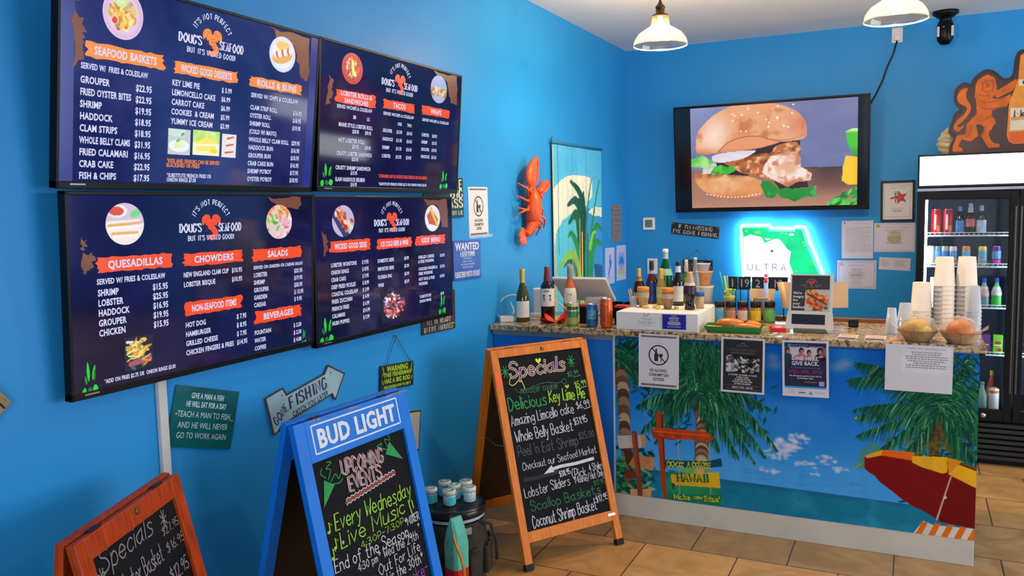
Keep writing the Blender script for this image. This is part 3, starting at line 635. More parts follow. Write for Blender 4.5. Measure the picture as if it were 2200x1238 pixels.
menu_screen('lower menu screen above the fish sign, red headings for quesadillas, chowders and salads', 0.075, 2.13, 1.519, 0.053, w3, h3, False, E_RED,
  [(-.408, -.156, .143, .074, ['QUESADILLAS']), (-.111, .137, .134, .068, ['CHOWDERS']), (.182, .43, .13, .072, ['SALADS']), (-.106, .129, -.135, .074, ['NON-SEAFOOD ITEMS']), (.19, .425, -.25, .074, ['BEVERAGES'])],
  [('SERVED W/ FRIES & COLESLAW', -.411, .063, .026, 'l', .23)] + col([('SHRIMP', '$15.95'), ('LOBSTER', '$25.95'), ('HADDOCK', '$16.95'), ('GROUPER', '$19.95'), ('CHICKEN', '$15.95')], -.409, -.227, .008, -.0495, .031) +
  col([('NEW ENGLAND CLAM CUP', '$10.95'), ('LOBSTER BISQUE', '$10.95')], -.112, .087, .054, -.053, .026) + col([('HOT DOG', '$ 7.95'), ('HAMBURGER', '$ 8.95'), ('GRILLED CHEESE', '$ 7.95'), ('CHICKEN FINGERS & FRIES', '$14.95')], -.108, .106, -.222, -.0515, .027) +
  [('SERVED ON GARDEN OR CAESAR SALAD', .186, .055, .019, 'l', .25)] + col([('LOBSTER', '$25.95'), ('SHRIMP', '$19.95'), ('GROUPER', '$20.95'), ('GARDEN', '$ 15.95'), ('CAESAR', '$ 9.95')], .187, .39, .01, -.0455, .025) +
  col([('FOUNTAIN', '$ 3.50'), ('WATER', '$ 2.50'), ('COFFEE', '$ 4.00')], .188, .386, -.342, -.0478, .025) + [('*ADD ON FRIES $2.75 OR  ONION RINGS $3.00', -.397, -.434, .02, 'l', .247)],
  [('disc', -.315, .34, 0, 0, foodpic(quesa, .063 * w3, .104 * h3, (240, 226, 226))), ('disc', .314, .325, 0, 0, foodpic(salad, .065 * w3, .105 * h3, (226, 200, 200))), ('rect', -.28, -.322, 0, 0, foodpic(fries, .05 * w3, .088 * h3, (12, 10, 44), 80))],
  [(-.445, -.42, .04, .07, 0), (.44, -.44, .02, .045, 0)], [[(-.455, .28), (-.435, .25), (-.455, .22)], [(-.455, .21), (-.41, .19), (-.43, .12), (-.455, .1)], [(.25, .475), (.43, .475), (.42, .4), (.3, .42)]], [])
w4, h4 = 1.121, 0.627
menu_screen('lower menu screen next to the WANTED sign, red headings for sides, beer and kids menu', 0.075, 3.243, 1.507, 0.023, w4, h4, False, E_RED,
  [(-.408, -.152, .159, .078, ['WICKED GOOD SIDES']), (-.107, .15, .151, .072, ['ICE COLD BEER & WINE']), (.185, .436, .154, .074, ['KIDS\' MENU'])],
  col([('LOBSTER WONTONS', '$ 9.95'), ('ONION RINGS', '$ 8.95'), ('CRAB CAKE', '$ 9.95'), ('DEEP FRIED PICKLES', '$ 8.99'), ('COASTAL COLESLAW', '$ 3.99'), ('FRIED ZUCCHINI', '$ 4.99'), ('FRENCH FRIES', '$ 6.99'), ('CALAMARI', '$14.99'), ('HUSH PUPPIES', '$ 5.99')], -.406, -.211, .036, -.0492, .026) +
  col([('DOMESTIC BEER', '$4.99'), ('IMPORTED BEER', '$5.99'), ('FLORIDA IPAS', '$6.99'), ('WINE', '$6.99')], -.105, .09, .03, -.0595, .025) +
  [('GRILLED CHEESE', .202, .024, .023, 'l', .134), ('& FREE W/DRINK', .202, -.011, .023, 'l', .132), ('$10.95', .388, .02, .023, 'l', 0), ('CHICKEN FINGERS &', .203, -.07, .023, 'l', .16), ('FREE W/DRINK', .203, -.107, .023, 'l', .12), ('$12.95', .388, -.07, .023, 'l', 0), ('HOT DOG & FREE', .204, -.151, .023, 'l', .135), ('W/DRINK', .204, -.188, .023, 'l', .075), ('$10.95', .386, -.15, .023, 'l', 0), ('*SUBSTITUTE', .207, -.291, .021, 'l', .1), ('ONION RINGS', .207, -.327, .021, 'l', .1), ('$3.00', .39, -.295, .021, 'l', 0)],
  [('disc', -.325, .329, 0, 0, foodpic(bites, .068 * w4, .107 * h4, (190, 180, 216))), ('disc', .326, .326, 0, 0, foodpic(toast, .065 * w4, .105 * h4, (226, 226, 236))), ('rect', .008, -.32, 0, 0, foodpic(catch, .095 * w4, .118 * h4, (12, 10, 44), 90))],
  [(-.445, -.41, .065, .075, 0), (.40, -.40, .05, .07, 0)], [[(.26, .47), (.46, .47), (.46, .24), (.41, .25), (.37, .42), (.28, .43)], [(-.45, .26), (-.42, .2), (-.43, .12), (-.45, .1)]], [])

# ================================================================== big screen on the back wall
tv = thing('wall_television', 'large black television on the back wall showing a fish burger', 'television', on_back(1.21, 2.122, 6.87, tilt=0.088))
f = MB(); TW, TH = 1.495, 0.865
f.box((0, TH / 2 - 0.008, -0.014), (TW, 0.016, 0.03)); f.box((0, -TH / 2 + 0.014, -0.014), (TW, 0.028, 0.03))
for s in (-1, 1): f.box((s * (TW / 2 - 0.008), 0, -0.014), (0.016, TH, 0.03))
f.build('bezel', BLK, tv, bevel=0.002)
MB().box((0, 0, -0.035), (TW - 0.02, TH - 0.02, 0.03)).build('housing', BLK, tv, bevel=0.006)
MB().box((0, 0, -0.085), (0.4, 0.3, 0.09)).build('wall_bracket', GREY_METAL, tv)
sc = MB().rect(-TW / 2 + .01, -TH / 2 + .01, TW / 2 - .01, TH / 2 - .01, -0.002).build('screen', mat('screen_off_black', (5, 6, 12), rough=0.12, var=0.05), tv)
def burger():
    x0, x1, y0, y1 = -.607, .662, -.398, .412; c = Canvas(x0, x1, y0, y1, 250, (120, 128, 176))
    n = c.noise(5, 11, 4); c.put(np.clip((n - .4) * 2.5, 0, 1) * .5, (86, 98, 150)); c.put(np.clip((c.X + .1) * 1.5, 0, 1) * .35, (84, 90, 132)); c.put(np.clip((c.Y - .1) * 2, 0, 1) * np.clip(-c.X * 2, 0, 1) * .5, (196, 190, 226))
    tb = c.Y < (-.09 - .02 * np.clip(c.X, 0, 1)); c.put(tb * 1.0, (140, 96, 84)); c.put(tb * np.clip(c.noise(4, 5) * 1.4 - .2, 0, 1) * .5, (196, 146, 116)); c.put(tb * np.clip((c.X - .1) * 3, 0, 1) * np.clip((c.Y + .33) * 4, 0, 1), (58, 34, 36)); c.put(tb * np.clip((-.25 - c.Y) * 6, 0, 1) * .75, (206, 150, 122))
    L1 = [(-.61, .0), (-.513, .035), (-.441, -.016), (-.4, -.05), (-.45, -.13), (-.51, -.12), (-.49, -.075), (-.61, -.06)]
    c.poly(L1, (96, 196, 76), .8, 14, 4, (190, 236, 150))
    c.poly([(-.51, -.08), (-.42, -.03), (-.3, -.1), (-.42, -.16), (-.52, -.14)], (216, 214, 206), .5, 30, 3, (160, 180, 130))
    c.poly([(-.4, -.02), (.0, .12), (.25, .13), (.24, .0), (.2, -.1), (-.2, -.15), (-.4, -.14)], (40, 24, 34))
    # lower bun
    b = c.poly([(-.58, -.128), (-.516, -.118), (-.333, -.132), (-.155, -.15), (-.049, -.19), (-.02, -.25), (-.05, -.305), (-.156, -.322), (-.336, -.315), (-.482, -.275), (-.563, -.2)], (226, 150, 92), smooth=True)
    c.put(b * np.clip((c.noise(9, 21) - .4) * 3, 0, 1) * .8, (248, 206, 160)); c.put(b * np.clip((-.27 - c.Y) * 14, 0, 1) * .7, (196, 96, 40)); c.put(b * np.clip((c.Y + .165) * 26, 0, 1) * np.clip(c.noise(26, 3) * 1.8 - .3, 0, 1), (140, 62, 40))
    # patty
    c.poly([(.02, -.16), (.2, -.2), (.30, -.19), (.31, -.25), (.1, -.27)], (44, 34, 34))
    P = [(-.34, -.04), (-.25, -.01), (-.153, .012), (-.05, .022), (.028, .03), (.063, .078), (.14, .1), (.219, .106), (.256, .055), (.245, -.02), (.25, -.09), (.3, -.12), (.335, -.15), (.325, -.2), (.225, -.21), (.19, -.23), (.158, -.247), (.076, -.205), (.0, -.17), (-.1, -.15), (-.197, -.125), (-.253, -.09)]
    m = c.poly(P, (186, 104, 58)); c.put(m * np.clip((c.noise(20, 6, 4) - .42) * 5, 0, 1) * .85, (120, 56, 34)); c.put(m * np.clip((c.noise(26, 15, 3) - .52) * 6, 0, 1), (236, 176, 116))
    wm = m * np.clip((c.X - .02) * 8, 0, 1) * np.clip((.03 - c.Y) * 10, 0, 1); c.put(wm * np.clip(c.noise(14, 8, 4) * 2.2 - .5, 0, 1), (246, 222, 206)); c.put(wm * np.clip((c.noise(34, 31) - .6) * 8, 0, 1), (196, 110, 90))
    wf = c.poly([(.03, .0), (.12, .02), (.2, .03), (.25, -.02), (.25, -.09), (.3, -.12), (.335, -.15), (.325, -.2), (.225, -.21), (.158, -.247), (.09, -.21), (.02, -.17), (-.04, -.13), (-.02, -.06)], (228, 176, 140)); c.put(wf * np.clip((c.noise(11, 52, 4) - .4) * 4, 0, 1), (248, 228, 216)); c.put(wf * np.clip((c.noise(17, 61, 3) - .55) * 6, 0, 1) * .8, (190, 112, 92)); c.put(wf * np.clip((c.noise(9, 66, 3) - .56) * 6, 0, 1) * .8, (206, 118, 62)); c.put(wf * np.clip((-.17 - c.Y) * 12, 0, 1) * .6, (190, 96, 50))
    c.poly([(-.435, .02), (-.367, .04), (-.152, .055), (-.089, .045), (-.188, -.008), (-.3, -.028), (-.368, -.034), (-.43, -.018)], (222, 214, 226), .4, 20, 2, (246, 240, 246), smooth=True)
    # upper bun
    B = [(-.545, .048), (-.566, .075), (-.556, .194), (-.508, .271), (-.412, .351), (-.304, .402), (-.219, .425), (-.01, .42), (.159, .372), (.259, .3), (.297, .207), (.285, .13), (.192, .112), (.091, .106), (-.047, .07), (-.223, .052), (-.388, .045), (-.476, .038)]
    m = c.poly(B, (224, 146, 98), smooth=True); c.put(m * np.clip((c.noise(4.5, 12, 3) - .42) * 3.2, 0, 1) * .7, (240, 190, 150)); c.put(m * np.clip(1 - np.hypot((c.X + .43 - (c.Y - .17) * .5) / .2, (c.Y - .19) / .2), 0, 1) * (.6 + .8 * c.noise(8, 77)), (250, 222, 206)); c.put(m * np.clip((c.X - .02) * 3, 0, 1) * np.clip(1.2 - abs(c.Y - .25) * 6, 0, 1) * .55, (206, 116, 100)); c.put(m * np.clip((c.noise(11, 41, 4) - .57) * 7, 0, 1) * .6, (190, 98, 52)); c.put(m * np.clip((.1 - c.Y) * 16, 0, 1) * np.clip((-.3 - c.X) * 5, 0, 1) * .8, (208, 112, 48))
    F = c.poly([(-.392, .047), (-.308, .118), (-.193, .155), (-.067, .157), (.022, .128), (.097, .109), (-.047, .072), (-.223, .053)], (232, 152, 108), smooth=True); c.put(F * np.clip((.08 - c.Y) * 22, 0, 1) * .5, (196, 104, 60))
    c.curve([(-.392, .047), (-.308, .122), (-.193, .16), (-.067, .16), (.022, .132), (.1, .112)], .006, .006, (170, 84, 48)); c.curve([(.0, .135), (.12, .12), (.2, .13), (.29, .16)], .004, .002, (180, 90, 60))
    rs = random.Random(2)
    for k in range(34): x, y = rs.uniform(-.28, .22), rs.uniform(.2, .4); c.ell(x, y, .011, .007, (250, 226, 206), rs.uniform(0, 3), .3) if rs.random() < .55 else None
    for k in range(16): c.ell(-.48 + k * .028, -.287 - .03 * sin(k / 16 * pi), .008, .006, (250, 240, 226), 0, .3)
    for k in range(10): c.line((rs.uniform(-.3, .1), rs.uniform(.18, .36)), (rs.uniform(-.3, .1), rs.uniform(.18, .36)), .001, .001, (200, 110, 70))
    G = [(-.45, -.118), (-.42, -.07), (-.37, -.055), (-.311, -.072), (-.26, -.1), (-.333, -.133)]; c.poly(G, (40, 160, 40), .8, 22, 6, (100, 206, 70), smooth=True); c.poly([(-.32, -.1), (-.29, -.062), (-.25, -.085), (-.27, -.115)], (60, 180, 50), smooth=True)
    L3 = [(-.056, -.222), (-.035, -.188), (.03, -.205), (.06, -.24), (.089, -.262), (.15, -.25), (.191, -.265), (.28, -.26), (.372, -.242), (.36, -.29), (.379, -.335), (.31, -.325), (.259, -.338), (.205, -.366), (.16, -.34), (.109, -.33), (.075, -.294), (.05, -.33), (.0, -.33), (-.022, -.306)]
    m = c.poly(L3, (26, 140, 50)); c.put(m * np.clip((c.noise(13, 17, 3) - .45) * 4, 0, 1) * .7, (90, 196, 110)); c.put(m * np.clip((-.3 - c.Y) * 9, 0, 1) * .5, (12, 92, 36))
    m = c.poly([(.575, .162), (.67, .168), (.67, -.06), (.635, -.02), (.6, .05)], (60, 190, 20), smooth=True); c.put(m * np.clip((.05 - c.Y) * 8, 0, 1), (20, 110, 10)); c.put(m * np.clip((c.Y - .145) * 40, 0, 1), (206, 246, 170))
    m = c.poly([(.579, -.02), (.67, -.035), (.67, -.245), (.6, -.245), (.552, -.21), (.56, -.1)], (246, 200, 16)); c.put(m * np.clip((c.X - .62) * 12, 0, 1) * .6, (214, 150, 10))
    for k in range(40): x = .46 + rs.random() * .21; y = -.4 + rs.random() * max(.02, (x - .44) * .75); c.ell(x, y, .03, .012, rs.choice([(24, 150, 36), (60, 196, 60), (16, 110, 30), (90, 214, 90)]), rs.uniform(0, 1.2), .3)
    return c
picture('displayed_picture', burger(), PIC_E, sc, Matrix.Translation((0, 0, 0.002)))
# ================================================================== signs and papers on the walls
PAPER = mat('white_paper', (226, 220, 222), rough=0.8, var=0.02)
INK = mat('black_ink', (34, 32, 34), rough=0.7)
GREYINK = mat('grey_ink', (150, 146, 148), rough=0.8)
MAUVE = mat('mauve_bar', (120, 108, 108), rough=0.7)
CREAM = mat('cream_paint', (226, 222, 206), rough=0.6)
WOODPALE = mat('pale_wood', (176, 140, 96), rough=0.6, var=0.25, scale=8, stretch=(1, 8, 8))
TAPE = mat('clear_tape', (190, 214, 236), rough=0.25, alpha=0.45, spec=0.6)
STEEL = mat('steel_wire', (150, 148, 150), rough=0.35, metal=0.8)

def sheet(name, label, cat, M, w, h, m, group=None, bend=0.004, thick=0.0006, seed=1):
    """a paper sheet: thin, very slightly curled, standing just off the wall"""
    mb = MB(); n = 6; rs = random.Random(seed); k = [rs.uniform(-1, 1) for _ in range(3)]
    def z(u, v): return 0.0015 + bend * (abs(k[0]) * u * u * (v * v) * 8 + 0.1)
    vs = []; fs = []
    for j in range(n + 1):
        for i in range(n + 1): u, v = i / n - .5, j / n - .5; vs.append((u * w, v * h, 0.001)); 
    for j in range(n):
        for i in range(n): a = j * (n + 1) + i; fs.append((a, a + 1, a + n + 2, a + n + 1))
    mb.box((0, 0, 0.0008), (w, h, thick))
    o = mb.build(name, m, None, M)
    return tag(o, label, cat, group)
def lines_of_print(mb, x0, x1, y0, y1, n, mat=0, z=0.0016, seed=1, al='l', fill=0.62):
    """unreadable small print: rows of word-length dashes"""
    rs = random.Random(seed); dy = (y1 - y0) / n
    for i in range(n):
        y = y0 + dy * (i + .5); a, b = x0, x1
        if al == 'c': k = rs.uniform(.55, 1); a, b = (x0 + x1) / 2 - (x1 - x0) / 2 * k, (x0 + x1) / 2 + (x1 - x0) / 2 * k
        elif rs.random() < .25: b = x0 + (x1 - x0) * rs.uniform(.4, .9)
        x = a
        while x < b:
            l = min(rs.uniform(.02, .07) * (x1 - x0) + .002, b - x); mb.rect(x, y - abs(dy) * fill / 2, x + l, y + abs(dy) * fill / 2, z, mat); x += l + .012 * (x1 - x0) + .001
def no_drink_symbol(mb, cx, cy, r, z=0.0016, m=0):
    mb.ring(cx, cy, r, r * .13, z, m); mb.strip([(cx - r * .66, cy + r * .66), (cx + r * .66, cy - r * .66)], r * .11, z, m)
    mb.poly([(cx - .45 * r, cy - .62 * r), (cx - .05 * r, cy - .62 * r), (cx - .05 * r, cy + .1 * r), (cx - .17 * r, cy + .3 * r), (cx - .17 * r, cy + .66 * r), (cx - .33 * r, cy + .66 * r), (cx - .33 * r, cy + .3 * r), (cx - .45 * r, cy + .1 * r)], z + .0003, m)
    mb.poly([(cx + .08 * r, cy + .15 * r), (cx + .46 * r, cy + .15 * r), (cx + .42 * r, cy - .1 * r), (cx + .30 * r, cy - .24 * r), (cx + .30 * r, cy - .55 * r), (cx + .42 * r, cy - .62 * r), (cx + .12 * r, cy - .62 * r), (cx + .24 * r, cy - .55 * r), (cx + .24 * r, cy - .24 * r), (cx + .12 * r, cy - .1 * r)], z + .0003, m)
def no_alcohol_notice(label, M, w, h, tape=False):
    o = sheet('no_alcohol_notice', label, 'notice', M, w, h, PAPER, 'no alcohol notices')
    mb = MB(); z = .0016
    mb.rect(-w * .44, h * .435, w * .44, h * .47, z, 1); mb.rect(-w * .44, -h * .47, w * .44, -h * .43, z, 1)
    T(mb, "DOUG'S SEAFOOD", 0, h * .33, h * .012, 2, 'c', z=z); mb.ring(0, h * .345, h * .022, .001, z, 2, 12, .3, pi - .3)
    no_drink_symbol(mb, 0, h * .11, w * .235, z, 0)
    for i, t in enumerate(('NO ALCOHOL', 'CONSUMPTION', 'OUTSIDE')): T(mb, t, 0, -h * (.17 + .083 * i) - h * .03, h * .052, 0, 'c', True, z=z, width=w * (.43, .49, .28)[i])
    mb.build('lettering', [INK, MAUVE, GREYINK], o)
    if tape: MB().rect(-w * .5, -h * .535, w * .72, -h * .47, 0.0019).build('tape', TAPE, o)
    return o

# ---- left wall, from the picture edge towards the corner
t = thing('weathered_plank_sign', 'corner of a weathered tan plank sign at the left picture edge', 'sign', on_left(1.30, 1.29, 0.012, rot=-52))
mb = MB(); mb.box((0, 0, 0), (.24, .15, .016)); mb.build('board', mat('weathered_tan_wood', (150, 126, 90), rough=.8, var=.35, scale=14, bump=.5, stretch=(2, 12, 2)), t, bevel=.003)
mb = MB()
for k in (-.05, 0, .05): mb.rect(-.115, k - .003, .115, k + .003, .0085)
mb.build('board_gap', mat('dark_gap', (40, 32, 26), rough=.9), t)

mb = MB(); mb.box((0, 0, .009), (.035, 1.19, .018)); mb.build('cable_raceway', mat('raceway_grey', (206, 204, 198), rough=.45, var=.03), None, on_left(1.946, .66, 0.0), bevel=.003)
tag(bpy.data.objects['cable_raceway'], 'pale grey vertical cable raceway running down the wall below the screens', 'cable raceway')

FISHG = mat('teal_green_sign', (10, 92, 92), rough=.3, var=.35, scale=4, coat=.3)
t = thing('fish_proverb_sign', 'dark teal square sign about teaching a man to fish, below the left screens', 'sign', on_left(2.128, 1.03, 0.006, rot=-16.5))
MB().box((0, 0, 0), (.30, .212, .004)).build('panel', FISHG, t, bevel=.001)
mb = MB()
for tx, y, h, w, b in (('GIVE A MAN A FISH', .066, .0185, .155, True), ('HE WILL EAT FOR A DAY', .036, .0185, .19, True), ('TEACH A MAN TO FISH,', -.001, .0205, .255, False), ('AND HE WILL NEVER', -.038, .0205, .235, False), ('GO TO WORK AGAIN', -.074, .0205, .235, False)): T(mb, tx, 0, y, h, 0, 'c', b, z=.0024, width=w)
mb.build('lettering', mat('pale_teal_letters', (190, 216, 214), rough=.5), t)
[MB().ell(x, y, .004, .004, .0026).build('screw', mat('brass_screw', (190, 180, 120), rough=.4, metal=.6), t) for x, y in ((-.132, .008), (.135, -.004))]

# arrow sign
A0 = (2.69, .97); AP = [(2.436, 1.033), (2.536, 1.054), (2.567, 1.028), (2.806, 1.057), (2.826, 1.092), (2.935, 1.038), (2.872, .938), (2.85, .965), (2.613, .936), (2.56, .93), (2.519, .915), (2.504, .889), (2.475, .879)]
AP = [(2.437, 1.034), (2.536, 1.053), (2.556, 1.022), (2.800, 1.062), (2.825, 1.094), (2.936, 1.038), (2.866, .936), (2.846, .966), (2.60, .922), (2.515, .905), (2.503, .889), (2.474, .879)]
t = thing('arrow_sign', 'pale blue GONE FISHING arrow sign with rusty edges, above the blue easel', 'sign', on_left(A0[0], A0[1], 0.006))
P = [(p[0] - A0[0], p[1] - A0[1]) for p in AP]
mb = MB(); mb.prism(P, -.004, .002, 0, side=1); mb.build('panel', [mat('pale_blue_tin', (150, 182, 192), rough=.45, var=.14, scale=9), mat('rusty_edge', (70, 50, 40), rough=.7, var=.3)], t, bevel=.002)
mb = MB(); cxp = sum(p[0] for p in P) / len(P); cyp = sum(p[1] for p in P) / len(P)
for i in range(len(P)): a, b = P[i], P[(i + 1) % len(P)]; mb.strip([a, b], .007, .0031, 0)
mb.build('dark_rim', mat('rusty_edge', (70, 50, 40)), t)
mb = MB(); r_ = math.atan2(.04, .244)
H(mb, 'GONE', -.197, -.058, .036, 0, w=.2, nib=(.26, .12), width=.086, rot=.6, z=.0024, serif=.12, sp=.3)
H(mb, 'FISHING', -.112, -.008, .047, 0, nib=(.26, .12), serif=.13, width=.235, rot=.165, z=.0024, sp=.36)
T(mb, 'CATCH YOU LATER', -.10, -.047, .021, 0, 'l', True, z=.0024, width=.235, rot=.19)
mb.build('lettering', mat('navy_ink', (26, 44, 84), rough=.6), t)
[MB().ell(x, y, .004, .004, .003).build('screw', STEEL, t) for x, y in ((-.16, .055), (.15, .09))]

# warning sign on a cord
t = thing('warning_sign', 'small black sign with yellow-green WARNING lettering hanging from a nail', 'sign', on_left(3.348, .949, 0.012, rot=-4.5))
MB().box((0, 0, -.003), (.285, .122, .007)).build('panel', mat('dark_green_board', (22, 34, 20), rough=.5, var=.3, scale=14), t, bevel=.001)
mb = MB()
for tx, y, h, w in (('WARNING', .028, .026, .185), ('THIS FISHERMAN', .003, .0195, .24), ('HAS A BIG ROD', -.027, .0215, .225), ('AND KNOWS HOW TO USE IT', -.052, .013, .235)): T(mb, tx, 0, y, h, 0, 'c', True, z=.0012, width=w)
for s in (-1, 1): mb.strip([(s * .13, .055), (s * .118, .03), (s * .128, .012)], .004, .0012); mb.strip([(s * .13, -.01), (s * .122, -.03)], .004, .0012)
mb.build('lettering', mat('lime_letters', (176, 206, 40), rough=.6), t)
mb = MB(); mb.tube([(-.10, .06, .0), (-.02, .195, .003)], .0016); mb.tube([(.115, .06, .0), (-.02, .195, .003)], .0016); mb.build('hanging_cord', mat('brown_cord', (96, 74, 70), rough=.8), t)
mb = MB(); mb.lathe([(.002, -.012), (.002, .006), (.005, .007), (.005, .009), (0, .0095)], 10, c=(-.02, .196, 0)); mb.build('nail', STEEL, t)

t = thing('ready_in_five_minutes_sign', 'dark sign reading I\'LL BE READY IN FIVE MINUTES, half behind the lower screen', 'sign', on_left(3.765, 1.215, 0.006, rot=-1.5))
MB().box((0, 0, 0), (.345, .215, .006)).build('panel', mat('brown_black_sign', (58, 46, 40), rough=.5, var=.45, scale=8, stretch=(3, 1, 1)), t, bevel=.002)
mb = MB(); H(mb, '"I\'LL BE READY', -.01, -.060, .025, 0, align='c', nib=(.17, .08), serif=.11, sp=.32, width=.255, z=.0034); H(mb, 'IN FIVE MINUTES"', .0, -.098, .025, 0, align='c', nib=(.17, .08), serif=.11, sp=.32, width=.31, z=.0034); H(mb, "SHE SAID", -.03, -.02, .022, 0, align='c', nib=(.17, .08), serif=.11, sp=.32, width=.12, z=.0034)
mb.build('lettering', CREAM, t)

t = thing('green_word_sign', 'dark green word sign with cream serif capitals, mostly hidden behind the upper screen', 'sign', on_left(3.86, 1.815, 0.006, rot=1))
MB().box((0, 0, 0), (.41, .216, .005)).build('panel', mat('deep_green_sign', (14, 54, 38), rough=.35, var=.12), t, bevel=.003)
mb = MB()
for tx, y, h, w in (('LIKE', .052, .044, .165), ('BIG', .0, .044, .125), ('ASS', -.052, .044, .14), ('NOT LIE', -.092, .02, .135)):
    H(mb, tx, .190 - w, y, h, 0, nib=(.25, .11), serif=.10, sp=.36, width=w, z=.003)
for tx, y, h, w in (('I', .052, .042, .02), ('CAN', -.092, .02, .1)): H(mb, tx, -.1, y, h, 0, nib=(.25, .1), serif=.18, width=w, z=.003)
mb.build('lettering', CREAM, t)

no_alcohol_notice('no alcohol notice taped to the left wall above the WANTED sign', on_left(4.252, 1.738, 0.0, rot=.3), .235, .284, tape=True)
t = thing('wanted_sign', 'blue WANTED sign with white lettering on the left wall', 'sign', on_left(4.094, 1.470, 0.006, rot=-1.2))
MB().box((0, 0, 0), (.32, .22, .005)).build('panel', mat('royal_blue_sign', (44, 84, 176), rough=.4, var=.08), t, bevel=.002)
mb = MB(); T(mb, 'WANTED', 0, .056, .04, 0, 'c', True, z=.003, width=.275); T(mb, 'A GOOD WOMAN', 0, .026, .022, 0, 'c', True, z=.003, width=.17); mb.rect(-.085, .02, .085, .0225, .003)
for i, tx in enumerate(('MUST BE ABLE TO', 'CLEAN, COOK, SEW,', 'DIG WORMS, CLEAN FISH', 'AND OWN A BOAT')): T(mb, tx, 0, .004 - .0165 * i, .009, 0, 'c', False, z=.003, width=(.1, .12, .16, .12)[i])
T(mb, 'PLEASE SEND PHOTO OF BOAT', 0, -.095, .03, 0, 'c', True, z=.003, width=.29); mb.build('lettering', mat('sign_white', (226, 230, 236), rough=.5), t)
[MB().ell(x, 0, .004, .004, .0034).build('screw', STEEL, t) for x in (-.15, .15)]

t = thing('narrow_wood_sign', 'narrow pale wooden sign mostly hidden behind the blue easel', 'sign', on_left(3.44, .645, 0.006, rot=-9))
MB().box((0, 0, 0), (.2, .21, .007)).build('panel', mat('pale_grey_wood', (176, 170, 160), rough=.7, var=.2, scale=9, stretch=(8, 1, 1)), t, bevel=.002)
mb = MB(); mb.rect(-.1, .095, .1, .105, .0038); mb.rect(-.1, -.105, .1, -.095, .0038); mb.rect(.093, -.1, .1, .1, .0038); mb.build('dark_rim', mat('rusty_edge', (70, 50, 40)), t)

# ---- orange lobster on the wall
LOB = mat('lobster_orange', (240, 92, 40), rough=.38, var=.12, scale=14, bump=.2)
LY, LZ = 4.88, 1.78
lb = thing('lobster_decoration', 'orange lobster with one raised claw mounted on the left wall', 'lobster', on_left(LY, LZ, 0.0))
q = lambda y, z, d: (y - LY, z - LZ, d)
mb = MB(); mb.tube([q(4.90, 1.885, .05), q(4.895, 1.85, .058), q(4.888, 1.80, .066), q(4.882, 1.74, .066), q(4.885, 1.69, .06), q(4.888, 1.672, .055)], [.012, .034, .052, .056, .052, .045], 14); mb.tube([q(4.90, 1.885, .06), q(4.905, 1.905, .065)], [.006, .001], 6)
mb.tube([q(4.87, 1.87, .07), q(4.862, 1.882, .08)], .006, 8); mb.tube([q(4.925, 1.868, .07), q(4.935, 1.88, .08)], .006, 8); mb.build('carapace', LOB, lb)
mb = MB(); pth = [(4.888, 1.672), (4.882, 1.655), (4.87, 1.64), (4.856, 1.625), (4.84, 1.61), (4.822, 1.597), (4.805, 1.585)]
for i in range(6):
    a, b = pth[i], pth[i + 1]; r = .047 - .0045 * i; mb.tube([q(a[0], a[1], .05), q((a[0] + b[0]) / 2, (a[1] + b[1]) / 2, .052), q(b[0], b[1], .048)], [r, r * 1.08, r * .8], 12)
mb.build('abdomen', LOB, lb)
for a, l in ((-62, .085), (-30, .098), (0, .1), (28, .092), (56, .075)):
    d = math.atan2(1.55 - 1.59, 4.72 - 4.805) + R(a * .8); mb = MB(); mb.blob((0, 0, 0), (l / 2, .026, .007), T=Matrix.Translation(q(4.805 + cos(d) * l * .5, 1.587 + sin(d) * l * .5, .043)) @ Matrix.Rotation(d, 4, 'Z')); mb.build('tail_lobe', LOB, lb)
def claw(palm, thumb, arm):
    m = MB()
    def pad(poly, d0, d1):
        n = len(poly); cx = sum(p[0] for p in poly) / n; cy = sum(p[1] for p in poly) / n; vs = []; fs = []
        L_ = [(1.0, 0), (.86, .6), (.5, .95)]
        for sgn in (1, -1):
            for s_, zz in (L_ if sgn > 0 else L_[1:]):
                for p in poly: x, y = q(cx + (p[0] - cx) * s_, cy + (p[1] - cy) * s_, 0)[:2]; vs.append((x, y, d0 + sgn * zz * d1))
        for (r0, r1, fl) in ((0, 1, False), (1, 2, False), (0, 3, True), (3, 4, True)):
            for i in range(n): f_ = (r0 * n + i, r0 * n + (i + 1) % n, r1 * n + (i + 1) % n, r1 * n + i); fs.append(f_[::-1] if fl else f_)
        fs.append(list(range(2 * n, 3 * n))); fs.append(list(range(4 * n, 5 * n))[::-1]); m.add(vs, fs, 0, True)
    pad(_curve(palm + [palm[0]], 3)[:-1], .075, .028); pad(_curve(thumb + [thumb[0]], 3)[:-1], .078, .018)
    m.tube([q(*a) for a in arm], [.014, .017, .013, .018][:len(arm)], 8)
    m.build('claw', LOB, lb)
claw([(4.905, 2.087), (4.845, 2.055), (4.775, 1.99), (4.765, 1.925), (4.80, 1.885), (4.85, 1.875), (4.88, 1.93), (4.902, 2.0)], [(4.912, 2.085), (4.93, 2.067), (4.92, 1.99), (4.89, 1.915), (4.868, 1.89), (4.89, 1.95), (4.908, 2.02)], [(4.87, 1.86, .06), (4.80, 1.845, .07), (4.815, 1.872, .075), (4.832, 1.89, .075)])
claw([(5.10, 1.937), (5.03, 1.928), (4.966, 1.89), (4.94, 1.858), (4.965, 1.842), (4.985, 1.86), (5.02, 1.895), (5.075, 1.92)], [(5.112, 1.932), (5.10, 1.895), (5.055, 1.858), (4.99, 1.838), (4.968, 1.846), (5.01, 1.868), (5.06, 1.895), (5.09, 1.915)], [(4.92, 1.865, .06), (4.975, 1.80, .07), (4.985, 1.822, .075), (4.968, 1.848, .075)])
